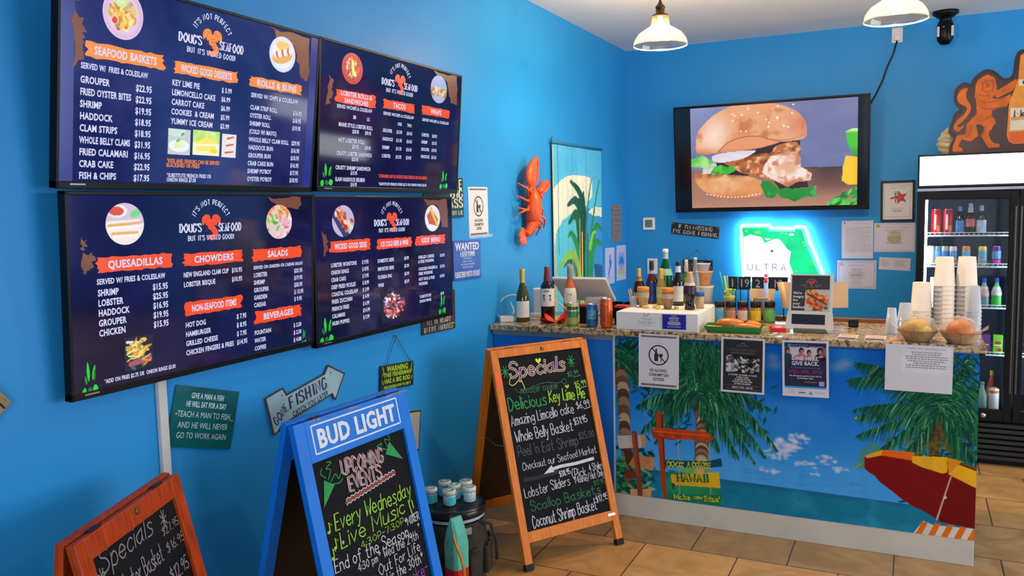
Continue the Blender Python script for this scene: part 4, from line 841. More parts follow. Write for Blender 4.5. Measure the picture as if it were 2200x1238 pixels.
for pts in ([(4.85, 1.835, .05), (4.78, 1.875, .075), (4.698, 1.912, .04)], [(4.845, 1.80, .05), (4.75, 1.80, .08), (4.675, 1.838, .04)], [(4.84, 1.765, .05), (4.76, 1.74, .08), (4.70, 1.76, .03)], [(4.84, 1.74, .05), (4.75, 1.745, .08), (4.669, 1.706, .03)],
            [(4.93, 1.76, .05), (5.0, 1.745, .08), (5.068, 1.70, .04)], [(4.93, 1.725, .05), (5.03, 1.68, .08), (5.097, 1.618, .04)], [(4.93, 1.70, .05), (4.99, 1.655, .08), (5.03, 1.62, .03)], [(4.925, 1.69, .05), (4.975, 1.63, .075), (4.99, 1.572, .03)]):
    mb = MB(); mb.tube([q(*p) for p in _curve([p[:2] for p in pts], 1) and pts], [.011, .0085, .003], 7); mb.build('leg', LOB, lb)
for pts in ([(4.915, 1.885, .06), (5.0, 1.95, .06), (5.055, 1.90, .05), (5.07, 1.80, .04), (5.03, 1.72, .03)], [(4.89, 1.89, .06), (4.94, 1.95, .07), (5.03, 1.985, .05)]):
    mb = MB(); mb.tube([q(*p) for p in pts], [.0035, .003, .0025, .002, .001][:len(pts)], 6); mb.build('antenna', LOB, lb)

# ---- painted bamboo strand curtain
cv = Canvas(0, .99, 0, 1.75, 130, (96, 200, 232))
cv.put(np.clip((cv.Y - 1.0) * 1.6, 0, 1) * .7, (74, 176, 224)); cv.put(np.clip((cv.noise(5, 3) - .4) * 2, 0, 1) * .3, (130, 214, 236))
cv.put(cv.polymask([(.65, 1.3), (.99, 1.32), (.99, 0), (.55, 0)]), (60, 150, 214)); cv.put(cv.polymask([(0, 1.2), (.12, 1.2), (.3, 1.26), (.5, 1.3), (.62, 1.0), (.62, 0), (0, 0)]), (92, 200, 222))
cv.poly([(.0, 1.44), (.10, 1.49), (.25, 1.535), (.42, 1.55), (.60, 1.548), (.775, 1.53), (.78, 1.40), (.66, 1.33), (.48, 1.30), (.32, 1.265), (.16, 1.22), (.05, 1.15), (.02, 1.06), (.0, 1.05)], (244, 236, 210), .25, 8, 5, (250, 246, 232), smooth=False)
cv.poly([(.69, 1.275), (.76, 1.30), (.84, 1.315), (.99, 1.31), (.99, 1.235), (.80, 1.245)], (240, 238, 220))
cv.put(np.clip((cv.noise(4, 13) - .5) * 4, 0, 1) * np.clip((1.05 - cv.Y) * 3, 0, 1) * .5, (150, 220, 210))
DG, MG, LG = (18, 84, 64), (40, 140, 66), (140, 206, 70)
def leaf(pts, w0, c, w1=.012): cv.curve(pts, w0 * (1.45 if c[1] < 100 else 1.1), w1, c, 8)
leaf([(.56, .0), (.58, .6), (.565, 1.2)], .11, (24, 100, 100), .05); leaf([(.66, .0), (.64, .6), (.66, 1.1)], .09, (28, 110, 104), .03)
for pts, w0, c in (([(.57, .9), (.59, 1.25), (.50, 1.42), (.33, 1.50)], .10, DG), ([(.55, .9), (.53, 1.25), (.42, 1.36), (.27, 1.33)], .10, DG), ([(.54, .9), (.50, 1.15), (.42, 1.26), (.29, 1.20)], .12, (24, 96, 60)), ([(.58, .8), (.60, 1.2), (.58, 1.42)], .10, (16, 76, 70)), ([(.60, .5), (.64, 1.1), (.69, 1.36), (.77, 1.53)], .05, (40, 150, 96)), ([(.66, .4), (.72, 1.0), (.82, 1.3), (.93, 1.52)], .045, MG), ([(.52, .6), (.46, .98), (.34, 1.12), (.27, 1.1)], .09, MG), ([(.70, .6), (.76, 1.02), (.86, 1.165), (.99, 1.12)], .10, MG), ([(.70, .6), (.74, .92), (.86, 1.04), (.99, 1.0)], .11, (44, 150, 80)), ([(.55, .5), (.42, .92), (.24, .96), (.08, .89)], .10, LG), ([(.50, .5), (.40, .86), (.28, .92), (.18, .89)], .05, (60, 100, 50)), ([(.70, .3), (.76, .62), (.92, .72), (.99, .66)], .12, LG), ([(.72, 1.0), (.78, 1.1), (.84, 1.12)], .05, LG)): leaf(pts, w0, c)
cv.poly([(.80, .87), (.99, .845), (.99, .70), (.82, .74)], (44, 96, 150), .4, 9, 3, (30, 70, 120))
for k in range(7): cv.line((.33 + k * .025, .2), (.36 + k * .022, 1.10 - .05 * (k % 3)), .006, .004, (196, 176, 110))
cv.line((.495, 0), (.495, 1.22), .022, .012, (240, 176, 90)); cv.line((.543, 0), (.543, 1.12), .028, .018, (246, 190, 106)); cv.line((.03, 0), (.03, 1.05), .014, .012, (236, 200, 130)); cv.line((.0, 0), (.0, 1.74), .010, .010, (226, 190, 120)); cv.put(np.clip((cv.noise(60, 9) - .5) * 3, 0, 1) * .12, (30, 90, 130))
bc = thing('bamboo_strand_curtain', 'painted bamboo strand curtain with green palms hanging near the corner', 'curtain', on_left(5.315, 0.44, 0.012))
mb = MB(); mb.tube([(-.02, 1.762, .012), (1.0, 1.762, .012)], .009, 10); mb.build('hanging_rod', mat('teal_rod', (36, 110, 150), rough=.5), bc)
MB().tube([(.0, 1.762, .0), (.0, 1.80, .004), (.0, 1.80, .016)], .004, 6).build('hook', STEEL, bc)
def rod_bend(X, Y, Z):
    n = 46; ph = X / .99 * n; return X, Y, Z + .004 * np.abs(np.sin(ph * pi)) + .0015 * np.sin(np.floor(ph) * 12.9)
cg = Canvas(0, .99, 0, 1.75, 276); cg.a = cv.at(cg.X, cg.Y); ph = cg.X / .99 * 46; cg.put((np.abs(ph - np.rint(ph)) < .08) * .28, (36, 86, 120))
rs = np.random.RandomState(4)
for k in (4, 8, 12, 13, 17, 30): cg.put((np.abs(cg.X - k / 46 * .99) < .004) * (cg.Y > .4 + .6 * rs.rand()) * 1.0, (60, 120, 140))
st = picture('strands', cg, PIC_P, bc, None, z=.006, shape=rod_bend); st['kind'] = 'stuff'

# ---- small things beside the corner
t = thing('plank_wall_hanging', 'small grey brown slatted wooden sign high beside the room corner', 'sign', on_left(6.71, 1.611, 0.007, rot=-.5))
mb = MB(); [mb.box((0, .134 - i * .0445, 0), (.21, .042, .012)) for i in range(7)]; mb.box((0, 0, -.004), (.19, .3, .004)); mb.build('slat_panel', mat('driftwood', (132, 118, 104), rough=.8, var=.3, scale=12, stretch=(2, 10, 2)), t, bevel=.001)
mb = MB(); lines_of_print(mb, -.085, .085, .145, -.145, 12, 0, .0064, 3, 'c', .35); mb.build('lettering', mat('faded_blue_ink', (96, 110, 150), rough=.8), t)
LAV = mat('pale_lavender_paper', (196, 198, 232), rough=.8, var=.03)
o = sheet('painted_paper', 'narrow painted sheet with a blue seahorse shape, left of the pair by the corner', 'drawing', on_left(6.545, 1.262, 0.0, rot=-1), .235, .30, LAV, 'children\'s paintings by the corner')
mb = MB(); mb.poly(_curve([(.0, .07), (.03, .06), (.04, .02), (.02, -.02), (-.01, -.05), (-.02, -.09), (.0, -.11), (-.03, -.1), (-.04, -.05), (-.01, .0), (-.02, .04), (0, .07)], 4), .0016, 0); mb.ell(.0, .08, .02, .012, .0018, 1); mb.build('painting', [mat('watercolour_blue', (60, 130, 226), rough=.8, var=.2), mat('watercolour_violet', (120, 110, 210), rough=.8)], o)
o = sheet('painted_paper', 'narrow painted sheet with a blue dolphin over yellow, right of the pair by the corner', 'drawing', on_left(6.845, 1.268, 0.0, rot=-1), .255, .30, LAV, 'children\'s paintings by the corner')
mb = MB(); mb.poly(_curve([(-.06, .0), (-.03, .05), (.03, .05), (.06, .0), (.04, -.02), (.0, .0), (-.03, -.02), (-.06, 0)], 4), .0018, 0)
for k in range(9): mb.ell(-.08 + k * .02, -.09 + .012 * ((k * 5) % 3), .016, .02, .0016 + k * .00002, 1 + (k % 3 == 1)); 
mb.ell(0, .02, .09, .075, .0014, 3); mb.build('painting', [mat('watercolour_blue', (60, 130, 226)), mat('watercolour_yellow', (206, 214, 80), rough=.8), mat('watercolour_pink', (226, 130, 170), rough=.8), mat('watercolour_sky', (140, 170, 236), rough=.8)], o)

# ---- back wall
t = thing('thermostat', 'white square thermostat on the back wall below the television', 'thermostat', on_back(.196, 1.597))
MB().box((0, 0, .012), (.105, .108, .024)).build('case', WHITE, t, bevel=.008, seg=3); MB().rect(-.032, -.03, .032, .034, .0246).build('display', mat('lcd_grey', (96, 122, 110), rough=.3), t)
t = thing('gone_fishing_sign', 'black strip sign reading IF I\'M MISSING I\'VE GONE FISHING, tilted on the back wall', 'sign', on_back(.595, 1.536, rot=-6.8))
MB().box((0, 0, .004), (.41, .098, .008)).build('panel', mat('black_sign_paint', (26, 24, 26), rough=.5), t, bevel=.002)
mb = MB(); H(mb, "IF I'M MISSING", .0, .008, .03, 0, align='c', nib=(.2, .1), serif=.11, sp=.32, width=.29, z=.0086); H(mb, "I'VE GONE FISHING", .0, -.038, .03, 0, align='c', nib=(.2, .1), serif=.11, sp=.32, width=.375, z=.0086); mb.build('lettering', mat('aged_white', (206, 196, 196), rough=.6), t)
[MB().ell(x, y, .005, .005, .0084).build('screw', mat('copper_screw', (190, 130, 90), rough=.4, metal=.6), t) for x in (-.195, .195) for y in (-.038, .038)]
t = thing('blank_wall_plate', 'white rectangular wall plate behind the green bottle', 'wall plate', on_back(.222, 1.227))
MB().box((0, 0, .004), (.09, .135, .008)).build('plate', WHITE, t, bevel=.003); MB().box((0, 0, .009), (.034, .066, .004)).build('rocker', WHITE, t, bevel=.001)
t = thing('chalk_sign', 'small black chalk-written sign hanging by a cord behind the bottles', 'sign', on_back(.617, 1.222, rot=-2.5))
MB().box((0, 0, .006), (.255, .127, .008)).build('panel', mat('black_sign_paint', (26, 24, 26)), t, bevel=.002)
mb = MB()
for i in range(5): H(mb, ('WINE', 'WELL IF', 'THE SEA', 'IS SALT', 'SMILE')[i], 0, .037 - .0225 * i, .014, 0, w=.14, align='c', width=(.1, .2, .21, .2, .12)[i], jit=.05, z=.0106)
for s in (-1, 1): mb.strip([(s * .115, .05), (s * .1, .03), (s * .118, .0), (s * .1, -.04)], .003, .0106)
mb.build('lettering', mat('gold_chalk', (166, 150, 110), rough=.8), t)
mb = MB(); mb.tube([(-.1, .06, .008), (-.005, .152, .008), (.09, .06, .008)], .0012, 6); mb.build('hanging_cord', mat('brown_cord', (96, 74, 70)), t)
MB().lathe([(.004, 0), (.004, .010), (.007, .011), (0, .016)], 10, c=(-.005, .153, 0)).build('nail', mat('brass_screw', (190, 180, 120)), t)

# framed certificate and four papers
t = thing('framed_certificate', 'black framed certificate with a red star and fork, left of the fridge', 'certificate', on_back(2.152, 1.747, rot=.4))
mb = MB(); w, h = .238, .312; b = .016
mb.box((0, h / 2 - b / 2, .01), (w, b, .02)); mb.box((0, -h / 2 + b / 2, .01), (w, b, .02)); mb.box((-w / 2 + b / 2, 0, .01), (b, h - 2 * b, .02)); mb.box((w / 2 - b / 2, 0, .01), (b, h - 2 * b, .02)); mb.build('frame', BLK, t)
MB().box((0, 0, .005), (w - 2 * b, h - 2 * b, .006)).build('print', PAPER, t)
mb = MB(); z = .0086
for (x0, y0, x1, y1) in ((-.09, .118, .09, .12), (-.09, -.12, .09, -.118), (-.09, -.12, -.0885, .12), (.0885, -.12, .09, .12)): mb.rect(x0, y0, x1, y1, z, 2)
star = []
for k in range(10): a = pi / 2 + k * pi / 5 + .25; r = (.052, .022)[k % 2]; star.append((.018 + r * cos(a), .026 + r * sin(a)))
mb.poly(star, z, 0)
for i in range(10): a, b_ = star[i], star[(i + 1) % 10]; mb.strip([a, b_], .0025, z + .0002, 1)
mb.rect(-.018, -.012, -.010, .06, z + .0004, 3); [mb.rect(-.022 + k * .008, .045, -.0185 + k * .008, .075, z + .0004, 3) for k in range(3)]; mb.rect(.0, -.015, .006, .05, z + .0004, 3); mb.ell(-.04, .022, .014, .008, z, 0, 12)
T(mb, 'CONGRATULATIONS', 0, .095, .010, 2, 'c', z=z, width=.11); T(mb, 'RESTAURANT', 0, -.06, .009, 2, 'c', z=z, width=.09); lines_of_print(mb, -.05, .05, -.066, -.085, 2, 2, z, 4, 'c')
mb.build('lettering', [mat('star_red', (214, 60, 50), rough=.6), INK, GREYINK, mat('silver_grey', (120, 118, 124), rough=.5)], t)
BORDER = mat('dark_border_ink', (84, 76, 88), rough=.8)
def certificate(name, label, M, w, h, parts):
    o = sheet(name, label, 'paper', M, w, h, mat('cool_white_paper', (214, 208, 222), rough=.8, var=.02), 'papers on the back wall'); mb = MB(); parts(mb); mb.build('lettering', [GREYINK, BORDER, mat('gold_seal', (170, 150, 60), rough=.6, var=.3, scale=40), mat('pale_green_seal', (186, 190, 150), rough=.7, var=.1), mat('print_blue', (70, 90, 160), rough=.7)], o); return o
def p1(mb): mb.rect(-.098, .125, -.088, .14, .0016, 4); T(mb, 'LICENSE NOTICE', .03, .12, .006, 0, 'c', z=.0016, width=.12); lines_of_print(mb, -.09, .1, .1, -.1, 22, 0, .0016, 2, 'l', .3)
certificate('posted_letter', 'portrait letter of small print, upper left of the papers beside the fridge', on_back(1.872, 1.453, rot=.5), .227, .295, p1)
def p2(mb):
    for (x0, y0, x1, y1) in ((-.132, .1, .132, .1015), (-.132, -.1015, .132, -.1), (-.132, -.1, -.1305, .1), (.1305, -.1, .132, .1)): mb.rect(x0, y0, x1, y1, .0016, 0)
    mb.ell(-.115, .088, .014, .014, .0018, 2, 12); mb.ell(0, 0, .05, .05, .0015, 3); T(mb, 'STATE OF FLORIDA', .02, .072, .007, 0, 'c', z=.0018, width=.17); lines_of_print(mb, -.07, .07, .06, .03, 3, 0, .0018, 6, 'c', .4); lines_of_print(mb, -.06, .06, .005, -.05, 5, 1, .0018, 8, 'c', .3)
certificate('posted_licence', 'landscape licence with a gold seal, right below the framed certificate', on_back(2.135, 1.469, rot=.3), .286, .223, p2)
def p3(mb):
    for (x0, y0, x1, y1) in ((-.13, .098, .13, .1), (-.13, -.1, .13, -.098), (-.13, -.1, -.128, .1), (.128, -.1, .13, .1)): mb.rect(x0, y0, x1, y1, .0016, 1)
    mb.ring(-.11, .082, .011, .004, .0016, 4, 14); T(mb, 'CERTIFICATE', 0, .068, .008, 0, 'c', z=.0018, width=.12); lines_of_print(mb, -.06, .06, .05, -.03, 6, 0, .0018, 7, 'c', .4); T(mb, 'FOOD SERVICE', 0, -.008, .008, 1, 'c', z=.0018, width=.12); lines_of_print(mb, -.05, .05, -.03, -.08, 4, 0, .0018, 9, 'c', .3)
certificate('posted_certificate', 'landscape certificate with a dark border, lower left of the papers', on_back(1.870, 1.178, rot=.2), .284, .222, p3)
def p4(mb): lines_of_print(mb, -.095, -.04, .03, -.02, 5, 0, .0016, 3, 'l', .4); lines_of_print(mb, .0, .085, .03, -.02, 4, 0, .0016, 5, 'l', .4)
certificate('posted_card', 'small plain slip of paper below the licence with the gold seal', on_back(2.141, 1.264, rot=-2.5), .22, .095, p4)

# ---- glowing state-shaped sign
FX, FZ = 1.24, 1.33
fl = thing('illuminated_state_sign', 'glowing white and green state-shaped sign on the back wall below the television', 'illuminated sign', on_back(FX, FZ, BACK))
GP = [(.987, 1.554), (1.194, 1.552), (1.204, 1.526), (1.409, 1.517), (1.419, 1.54), (1.465, 1.532), (1.493, 1.42), (1.523, 1.348), (1.558, 1.272), (1.592, 1.185), (1.60, 1.12), (1.45, 1.12), (1.403, 1.183), (1.37, 1.27), (1.382, 1.358), (1.352, 1.384), (1.312, 1.44), (1.282, 1.466), (1.242, 1.461), (1.177, 1.43), (1.151, 1.477), (1.111, 1.488), (1.06, 1.501), (1.008, 1.478), (1.0, 1.52)]
WP = [(1.008, 1.478), (1.06, 1.5), (1.15, 1.49), (1.25, 1.47), (1.32, 1.45), (1.39, 1.39), (1.40, 1.3), (1.40, 1.18), (1.41, 1.136), (1.354, 1.128), (1.234, 1.128), (1.143, 1.137), (1.077, 1.123), (1.01, 1.14)]
loc = lambda P: [(p[0] - FX, p[1] - FZ) for p in P]
HALO = mat('sign_halo_tube', (196, 228, 255), rough=.4, emit=80.0, var=0)
mb = MB(); o_ = loc([(.985, 1.575), (1.21, 1.575), (1.22, 1.548), (1.40, 1.545), (1.41, 1.562), (1.485, 1.555), (1.52, 1.44), (1.55, 1.37), (1.585, 1.28), (1.625, 1.18), (1.63, 1.12), (1.0, 1.12), (.985, 1.45)])
mb.tube([(p[0], p[1], .028) for p in o_ + [o_[0]]], .007, 6); mb.build('light_tube', HALO, fl)
mb = MB(); mb.prism(loc(GP), .03, .05); mb.build('green_panel', mat('sign_green_glow', (6, 236, 150), rough=.4, emit=1.0, var=.25, scale=6), fl)
mb = MB(); mb.prism(loc(WP), .03, .049, 0, side=1); mb.build('white_panel', [mat('sign_white_glow', (244, 244, 250), rough=.4, emit=1.15, var=.01), mat('sign_edge_navy', (20, 26, 110), rough=.4)], fl)
mb = MB(); mb.prism(loc([(1.16, 1.48), (1.18, 1.436), (1.245, 1.458), (1.235, 1.472)]), .049, .052); mb.poly(loc([(1.175, 1.472), (1.187, 1.45), (1.232, 1.463)]), .0525, 1); mb.ell(1.12 - FX, 1.517 - FZ, .028, .012, .0512, 2, 14); [mb.ell(x - FX, z - FZ, .012, .009, .0512, 2, 12) for x, z in ((1.345, 1.506), (1.475, 1.435), (1.488, 1.41), (1.555, 1.262), (1.545, 1.285), (1.42, 1.2), (1.03, 1.53), (1.31, 1.51))]; mb.ell(1.385 - FX, 1.497 - FZ, .022, .01, .0514, 1, 12)
mb.build('lake_pattern', [mat('sign_green_glow', (6, 236, 150)), mat('sign_white_glow', (244, 244, 250)), mat('sign_lime_glow', (120, 244, 110), emit=1.0)], fl)
mb = MB(); H(mb, 'ULTRA', 1.043 - FX, 1.209 - FZ, .048, 0, w=.085, width=.3, z=.0505, sp=.5); mb.build('lettering', mat('sign_blue_letters', (70, 120, 176), rough=.5, emit=.9), fl)
mb = MB(); mb.poly(loc([(1.226, 1.372), (1.243, 1.374), (1.241, 1.357), (1.224, 1.355)]), .0505, 0); mb.poly(loc([(1.176, 1.174), (1.201, 1.174), (1.201, 1.151), (1.176, 1.151)]), .0505, 1); mb.build('red_emblem', [mat('sign_maroon', (140, 40, 80), emit=.8), mat('sign_pink_red', (246, 60, 110), emit=1.0)], fl)

# ---- high on the back wall: socket with black lead, camera under the ceiling
t = thing('wall_outlet', 'white wall outlet with a plug high on the back wall', 'outlet', on_back(2.125, 2.99))
MB().box((0, 0, .004), (.075, .11, .008)).build('plate', WHITE, t, bevel=.003); MB().box((.0, -.02, .022), (.04, .045, .03)).build('plug', WHITE, t, bevel=.006)
mb = MB(); mb.tube([(*p, 0) for p in []] or [(2.125, BACK - .03, 2.945), (2.10, BACK - .02, 2.85), (2.06, BACK - .012, 2.76), (2.03, BACK - .012, 2.66), (1.99, BACK - .02, 2.57), (1.945, BACK - .06, 2.48), (1.9, BACK - .09, 2.42)], .006, 8); tag(mb.build('power_lead', BLK), 'black lead from the high wall outlet down to the television', 'cord')
t = thing('security_camera', 'small black dome camera hanging from the ceiling by the back wall', 'camera', at(2.44, 6.82, CEIL))
mb = MB(); mb.lathe([(.0, 0), (.085, 0), (.085, -.02), (.05, -.045), (.04, -.05), (.04, -.07)][::-1], 20); mb.build('mount', BLK, t)
mb = MB(); mb.lathe([(.0, -.235), (.03, -.23), (.052, -.2), (.056, -.16), (.056, -.10), (.045, -.07)], 18); mb.build('camera_body', BLK, t)
[MB().box((s * .045, -.038, -.145), (.016, .02, .07)).build('light_panel', mat('camera_pale_panel', (196, 190, 200), rough=.3), t) for s in (-1, 1)]
mb = MB(); mb.blob((-.012, -.054, -.115), (.006, .004, .003)); mb.build('indicator_light', mat('blue_led', (60, 70, 255), emit=3.0), t)
# ================================================================== serving counter
CT = 1.07; CF = 4.345
def granite():
    m = bpy.data.materials.new('granite'); m.use_nodes = True; nt = m.node_tree; N = nt.nodes.new; L = nt.links.new; b = nt.nodes['Principled BSDF']
    tc = N('ShaderNodeTexCoord'); n1 = N('ShaderNodeTexNoise'); n1.inputs['Scale'].default_value = 40; n1.inputs['Detail'].default_value = 8; n1.inputs['Distortion'].default_value = 1.0; L(tc.outputs['Object'], n1.inputs[0])
    rp = N('ShaderNodeValToRGB'); e = rp.color_ramp.elements; e[0].position = .36; e[0].color = lin((84, 64, 48)); e[1].position = .46; e[1].color = lin((150, 122, 84))
    for p, c in ((.55, (206, 178, 132)), (.68, (182, 164, 126))): x = e.new(p); x.color = lin(c)
    L(n1.outputs['Fac'], rp.inputs[0]); v = N('ShaderNodeTexVoronoi'); v.inputs['Scale'].default_value = 90; L(tc.outputs['Object'], v.inputs['Vector'])
    r2 = N('ShaderNodeValToRGB'); r2.color_ramp.elements[0].position = .12; r2.color_ramp.elements[0].color = (.25, .2, .17, 1); r2.color_ramp.elements[1].position = .3; r2.color_ramp.elements[1].color = (1, 1, 1, 1); L(v.outputs['Distance'], r2.inputs[0])
    mx = N('ShaderNodeMixRGB'); mx.blend_type = 'MULTIPLY'; mx.inputs[0].default_value = .6; L(rp.outputs[0], mx.inputs[1]); L(r2.outputs[0], mx.inputs[2]); L(mx.outputs[0], b.inputs['Base Color']); b.inputs['Roughness'].default_value = .18
    return m
BLUE_PANEL = mat('blue_panel_paint', (20, 120, 214), rough=.45, var=.03, scale=3)
TRIMW = mat('aged_white_trim', (214, 206, 188), rough=.5, var=.06, scale=6)
c = thing('serving_counter', 'blue serving counter with white skirting in front of the back wall', 'counter', at(0, 0, 0))
MB().box((1.283, 4.71, .5185), (2.554, .62, 1.035)).build('cabinet', BLUE_PANEL, c)
MB().box((1.285, 4.389, .064), (2.55, .022, .128)).build('skirting', TRIMW, c, bevel=.003)
MB().box((.385, 4.392, 1.02), (.76, .018, .036)).build('underside_rail', mat('grey_rail', (120, 134, 146), rough=.5), c, bevel=.002)
MB().box((.769, 4.393, .58), (.014, .016, .9)).build('corner_bead', WHITE, c)
tag(MB().box((1.9, 5.042, .55), (1.36, .036, 1.08)).build('wooden_back_panel', mat('brown_wood_ledge', (140, 78, 36), rough=.5, var=.2, stretch=(1, 12, 12)), None, bevel=.003), 'brown wooden panel edge standing along the back of the counter top', 'panel')
MB().box((2.572, 4.42, .998), (.022, .05, .06)).build('bracket', BLK, c, bevel=.003)
w_ = MB(); w_.box((1.296, 4.6825, 1.0525), (2.58, .675, .035)); tag(w_.build('granite_worktop', granite(), None, None, bevel=.006), 'speckled brown granite worktop on the serving counter', 'worktop')

# ---- beach backdrop on the counter front
def mural():
    X0, X1, Z0, Z1 = .777, 2.561, .129, 1.022; c = Canvas(X0, X1, Z0, Z1, 680, (30, 120, 200)); rs = random.Random(12)
    t = np.clip((c.Y - .27) / .75, 0, 1); c.put(1 - t, (70, 170, 240)); c.put(np.clip(t * 1.3 - .2, 0, 1), (0, 106, 204)); c.put(np.clip(c.noise(6, 2) * 2 - .9, 0, 1) * .4, (110, 180, 230))
    for (x, z, r) in ((1.95, .93, .05), (1.98, .95, .04), (1.64, .92, .05), (1.63, .96, .04)): c.ell(x, z, r * 1.3, r * .8, (130, 156, 176), 0, .9, .75)
    def cloud(x, z, r, n, sq=.6, big=1.5):
        for k in range(n): a = rs.uniform(0, 2 * pi); q = rs.random() ** .5; c.ell(x + q * r * cos(a), z + q * r * sq * sin(a), r * rs.uniform(.2, .5), r * rs.uniform(.14, .3), rs.choice([(236, 226, 236), (222, 214, 232), (206, 206, 232)]), 0, .8, .65)
    cloud(1.70, .50, .07, 30); cloud(1.76, .545, .05, 22); cloud(1.66, .46, .06, 20); cloud(1.90, .45, .05, 16, .5); cloud(1.80, .41, .05, 14, .4); cloud(1.96, .405, .04, 12, .4); cloud(1.62, .36, .05, 12, .3); cloud(1.85, .37, .03, 8, .3)
    for k in range(30): c.ell(rs.uniform(1.5, 2.1), rs.uniform(.3, .45), rs.uniform(.02, .07), .006, (60, 140, 214), 0, .8, .5)
    sea = np.clip((.283 - .014 * (c.X - 1.5) - c.Y) * 160, 0, 1); c.put(sea, (20, 128, 160)); c.put(sea * np.clip((c.Y - .245) * 24, 0, 1), (14, 92, 138)); sn = np.clip((c.noise(9, 7, 4) - .42) * 3, 0, 1); c.put(sea * sn * .55, (60, 176, 190)); c.put(sea * np.clip((c.noise(22, 9) - .55) * 4, 0, 1) * .5, (12, 108, 150))
    GR = [(8, 60, 48), (10, 78, 52), (14, 96, 60), (24, 116, 66), (60, 146, 84), (6, 44, 42)]; GL = [(60, 150, 90), (110, 186, 120), (150, 200, 150)]
    def frond(cx, cz, a, L, droop, w=.05, pal=GR, lo=1.0):
        N_ = int(34 + L * 90); pr = None
        for k in range(N_ + 1):
            u = k / N_; x = cx + cos(a) * L * u; z = cz + sin(a) * L * u - droop * L * u * u
            if pr is not None:
                c.line(pr, (x, z), .004 * (1 - u) + .0015, .004 * (1 - u) + .0015, rs.choice(GL if rs.random() < .12 else pal)); tx, tz = x - pr[0], z - pr[1]; l = math.hypot(tx, tz); tx /= l; tz /= l
                for sd in (-1, 1):
                    le = w * lo * (sin(pi * min(1, u * .85 + .15)) ** .6) * rs.uniform(.7, 1.45); dx = tx * .8 - tz * sd * .45 + rs.uniform(-.15, .15); dz = tz * .8 + tx * sd * .45 - rs.uniform(.5, 1.1); d = math.hypot(dx, dz)
                    col = rs.choice(GL) if rs.random() < .05 else rs.choice(pal); mx_ = (x + dx / d * le * .55, z + dz / d * le * .55); c.line((x, z), mx_, .005, .0042, col); c.line(mx_, (mx_[0] + dx / d * le * .4, mx_[1] + dz / d * le * .4 - le * .2), .0042, .0015, col)
            pr = (x, z)
    def trunk(pts, w0, w1):
        cu = _curve(pts, 12)
        for i in range(len(cu) - 1):
            u = i / len(cu); w = w0 + (w1 - w0) * u; c.line(cu[i], cu[i + 1], w, w, ((150, 116, 84), (110, 78, 56), (190, 160, 124), (84, 58, 44))[(i // 2) % 4])
            c.line((cu[i][0] - w * .5, cu[i][1]), (cu[i][0] - w * .2, cu[i][1]), .01, .01, (70, 48, 38), .6)
    # dim foliage masses behind the crowns
    for k in range(700): x = rs.gauss(1.22, .15); z = rs.gauss(.82, .13); c.ell(x, z, .03, .008, rs.choice(GR[:4] + [(8, 48, 40)]), rs.uniform(-1.4, 1.4), .6, .85)
    for k in range(260): c.ell(rs.gauss(.86, .06), rs.gauss(.90, .08), .03, .008, rs.choice(GR), rs.uniform(0, 3), .6, .9)
    trunk([(.80, .90), (.822, .74), (.832, .48), (.85, .30), (.85, .13)], .075, .05)
    for k in range(26): frond(.80, .88, rs.uniform(-.5, pi + .4), rs.uniform(.1, .2), rs.uniform(.3, .9), .04)
    trunk([(1.25, .72), (1.275, .58), (1.265, .47), (1.262, .37), (1.25, .26)], .085, .06)
    c.ell(1.25, .70, .06, .09, (46, 34, 22), 0, .6, .9)
    for a, L, d in ((2.9, .35, .5), (2.6, .38, .35), (2.3, .36, .25), (1.9, .34, .1), (1.5, .34, .1), (1.15, .36, .1), (.8, .38, .3), (.45, .42, .55), (.2, .40, .75), (-.1, .36, .75), (-.4, .33, .65), (-.75, .3, .4), (3.3, .32, .6), (3.7, .28, .5), (-1.1, .25, .3), (2.75, .28, .8), (.65, .30, .7), (.3, .44, .9), (3.0, .25, .9), (1.3, .28, .4), (2.1, .28, .5), (.0, .28, .9)): frond(1.24, .73, a, L, d, .075)
    for k in range(10): frond(1.1 + .02 * k, 1.06, rs.uniform(-2.4, -.7), .22, .4, .06)
    for k in range(120): c.ell(rs.uniform(.777, .99), rs.uniform(.13, .40), .03, .012, rs.choice(GR + GL), rs.uniform(-1, 1), .5, .8)
    # right-hand palm
    for k in range(900): x = rs.gauss(2.46, .10); z = rs.gauss(.74, .15); c.ell(x, z, .026, .007, rs.choice(GR + [(20, 110, 70)]), rs.uniform(-1.4, 1.4), .6, .85)
    c.line((2.385, .72), (2.38, .5), .05, .045, (86, 46, 22)); c.line((2.30, .56), (2.36, .66), .03, .03, (120, 90, 30)); c.line((2.45, .56), (2.41, .66), .03, .03, (110, 70, 26))
    for k in range(90): c.ell(rs.gauss(2.36, .07), rs.gauss(.58, .05), .03, .008, rs.choice([(110, 110, 30), (140, 96, 30), (60, 96, 40)]), rs.uniform(-1.5, 1.5), .6, .6)
    for a, L, d in ((3.1, .38, .2), (2.85, .40, .35), (2.5, .42, .1), (2.2, .36, .0), (3.4, .38, .15), (3.7, .36, .2), (4.1, .28, .1), (1.6, .34, .0), (1.2, .34, .1), (.8, .3, .2), (.4, .28, .4), (0, .26, .5), (-.4, .26, .4), (2.0, .3, .3), (1.9, .38, .0), (5.2, .25, .1), (-.9, .28, .1)): frond(2.40, .74, a, L, d, .07)
    frond(2.21, .88, 2.9, .22, .3, .07); frond(2.25, .9, 2.7, .25, .2, .06)
    for k in range(14): c.line((2.05 + rs.uniform(0, .12), .52 + rs.uniform(-.06, .05)), (2.03 + rs.uniform(-.02, .05), .42), .006, .002, rs.choice([(196, 160, 40), (90, 150, 60)]))
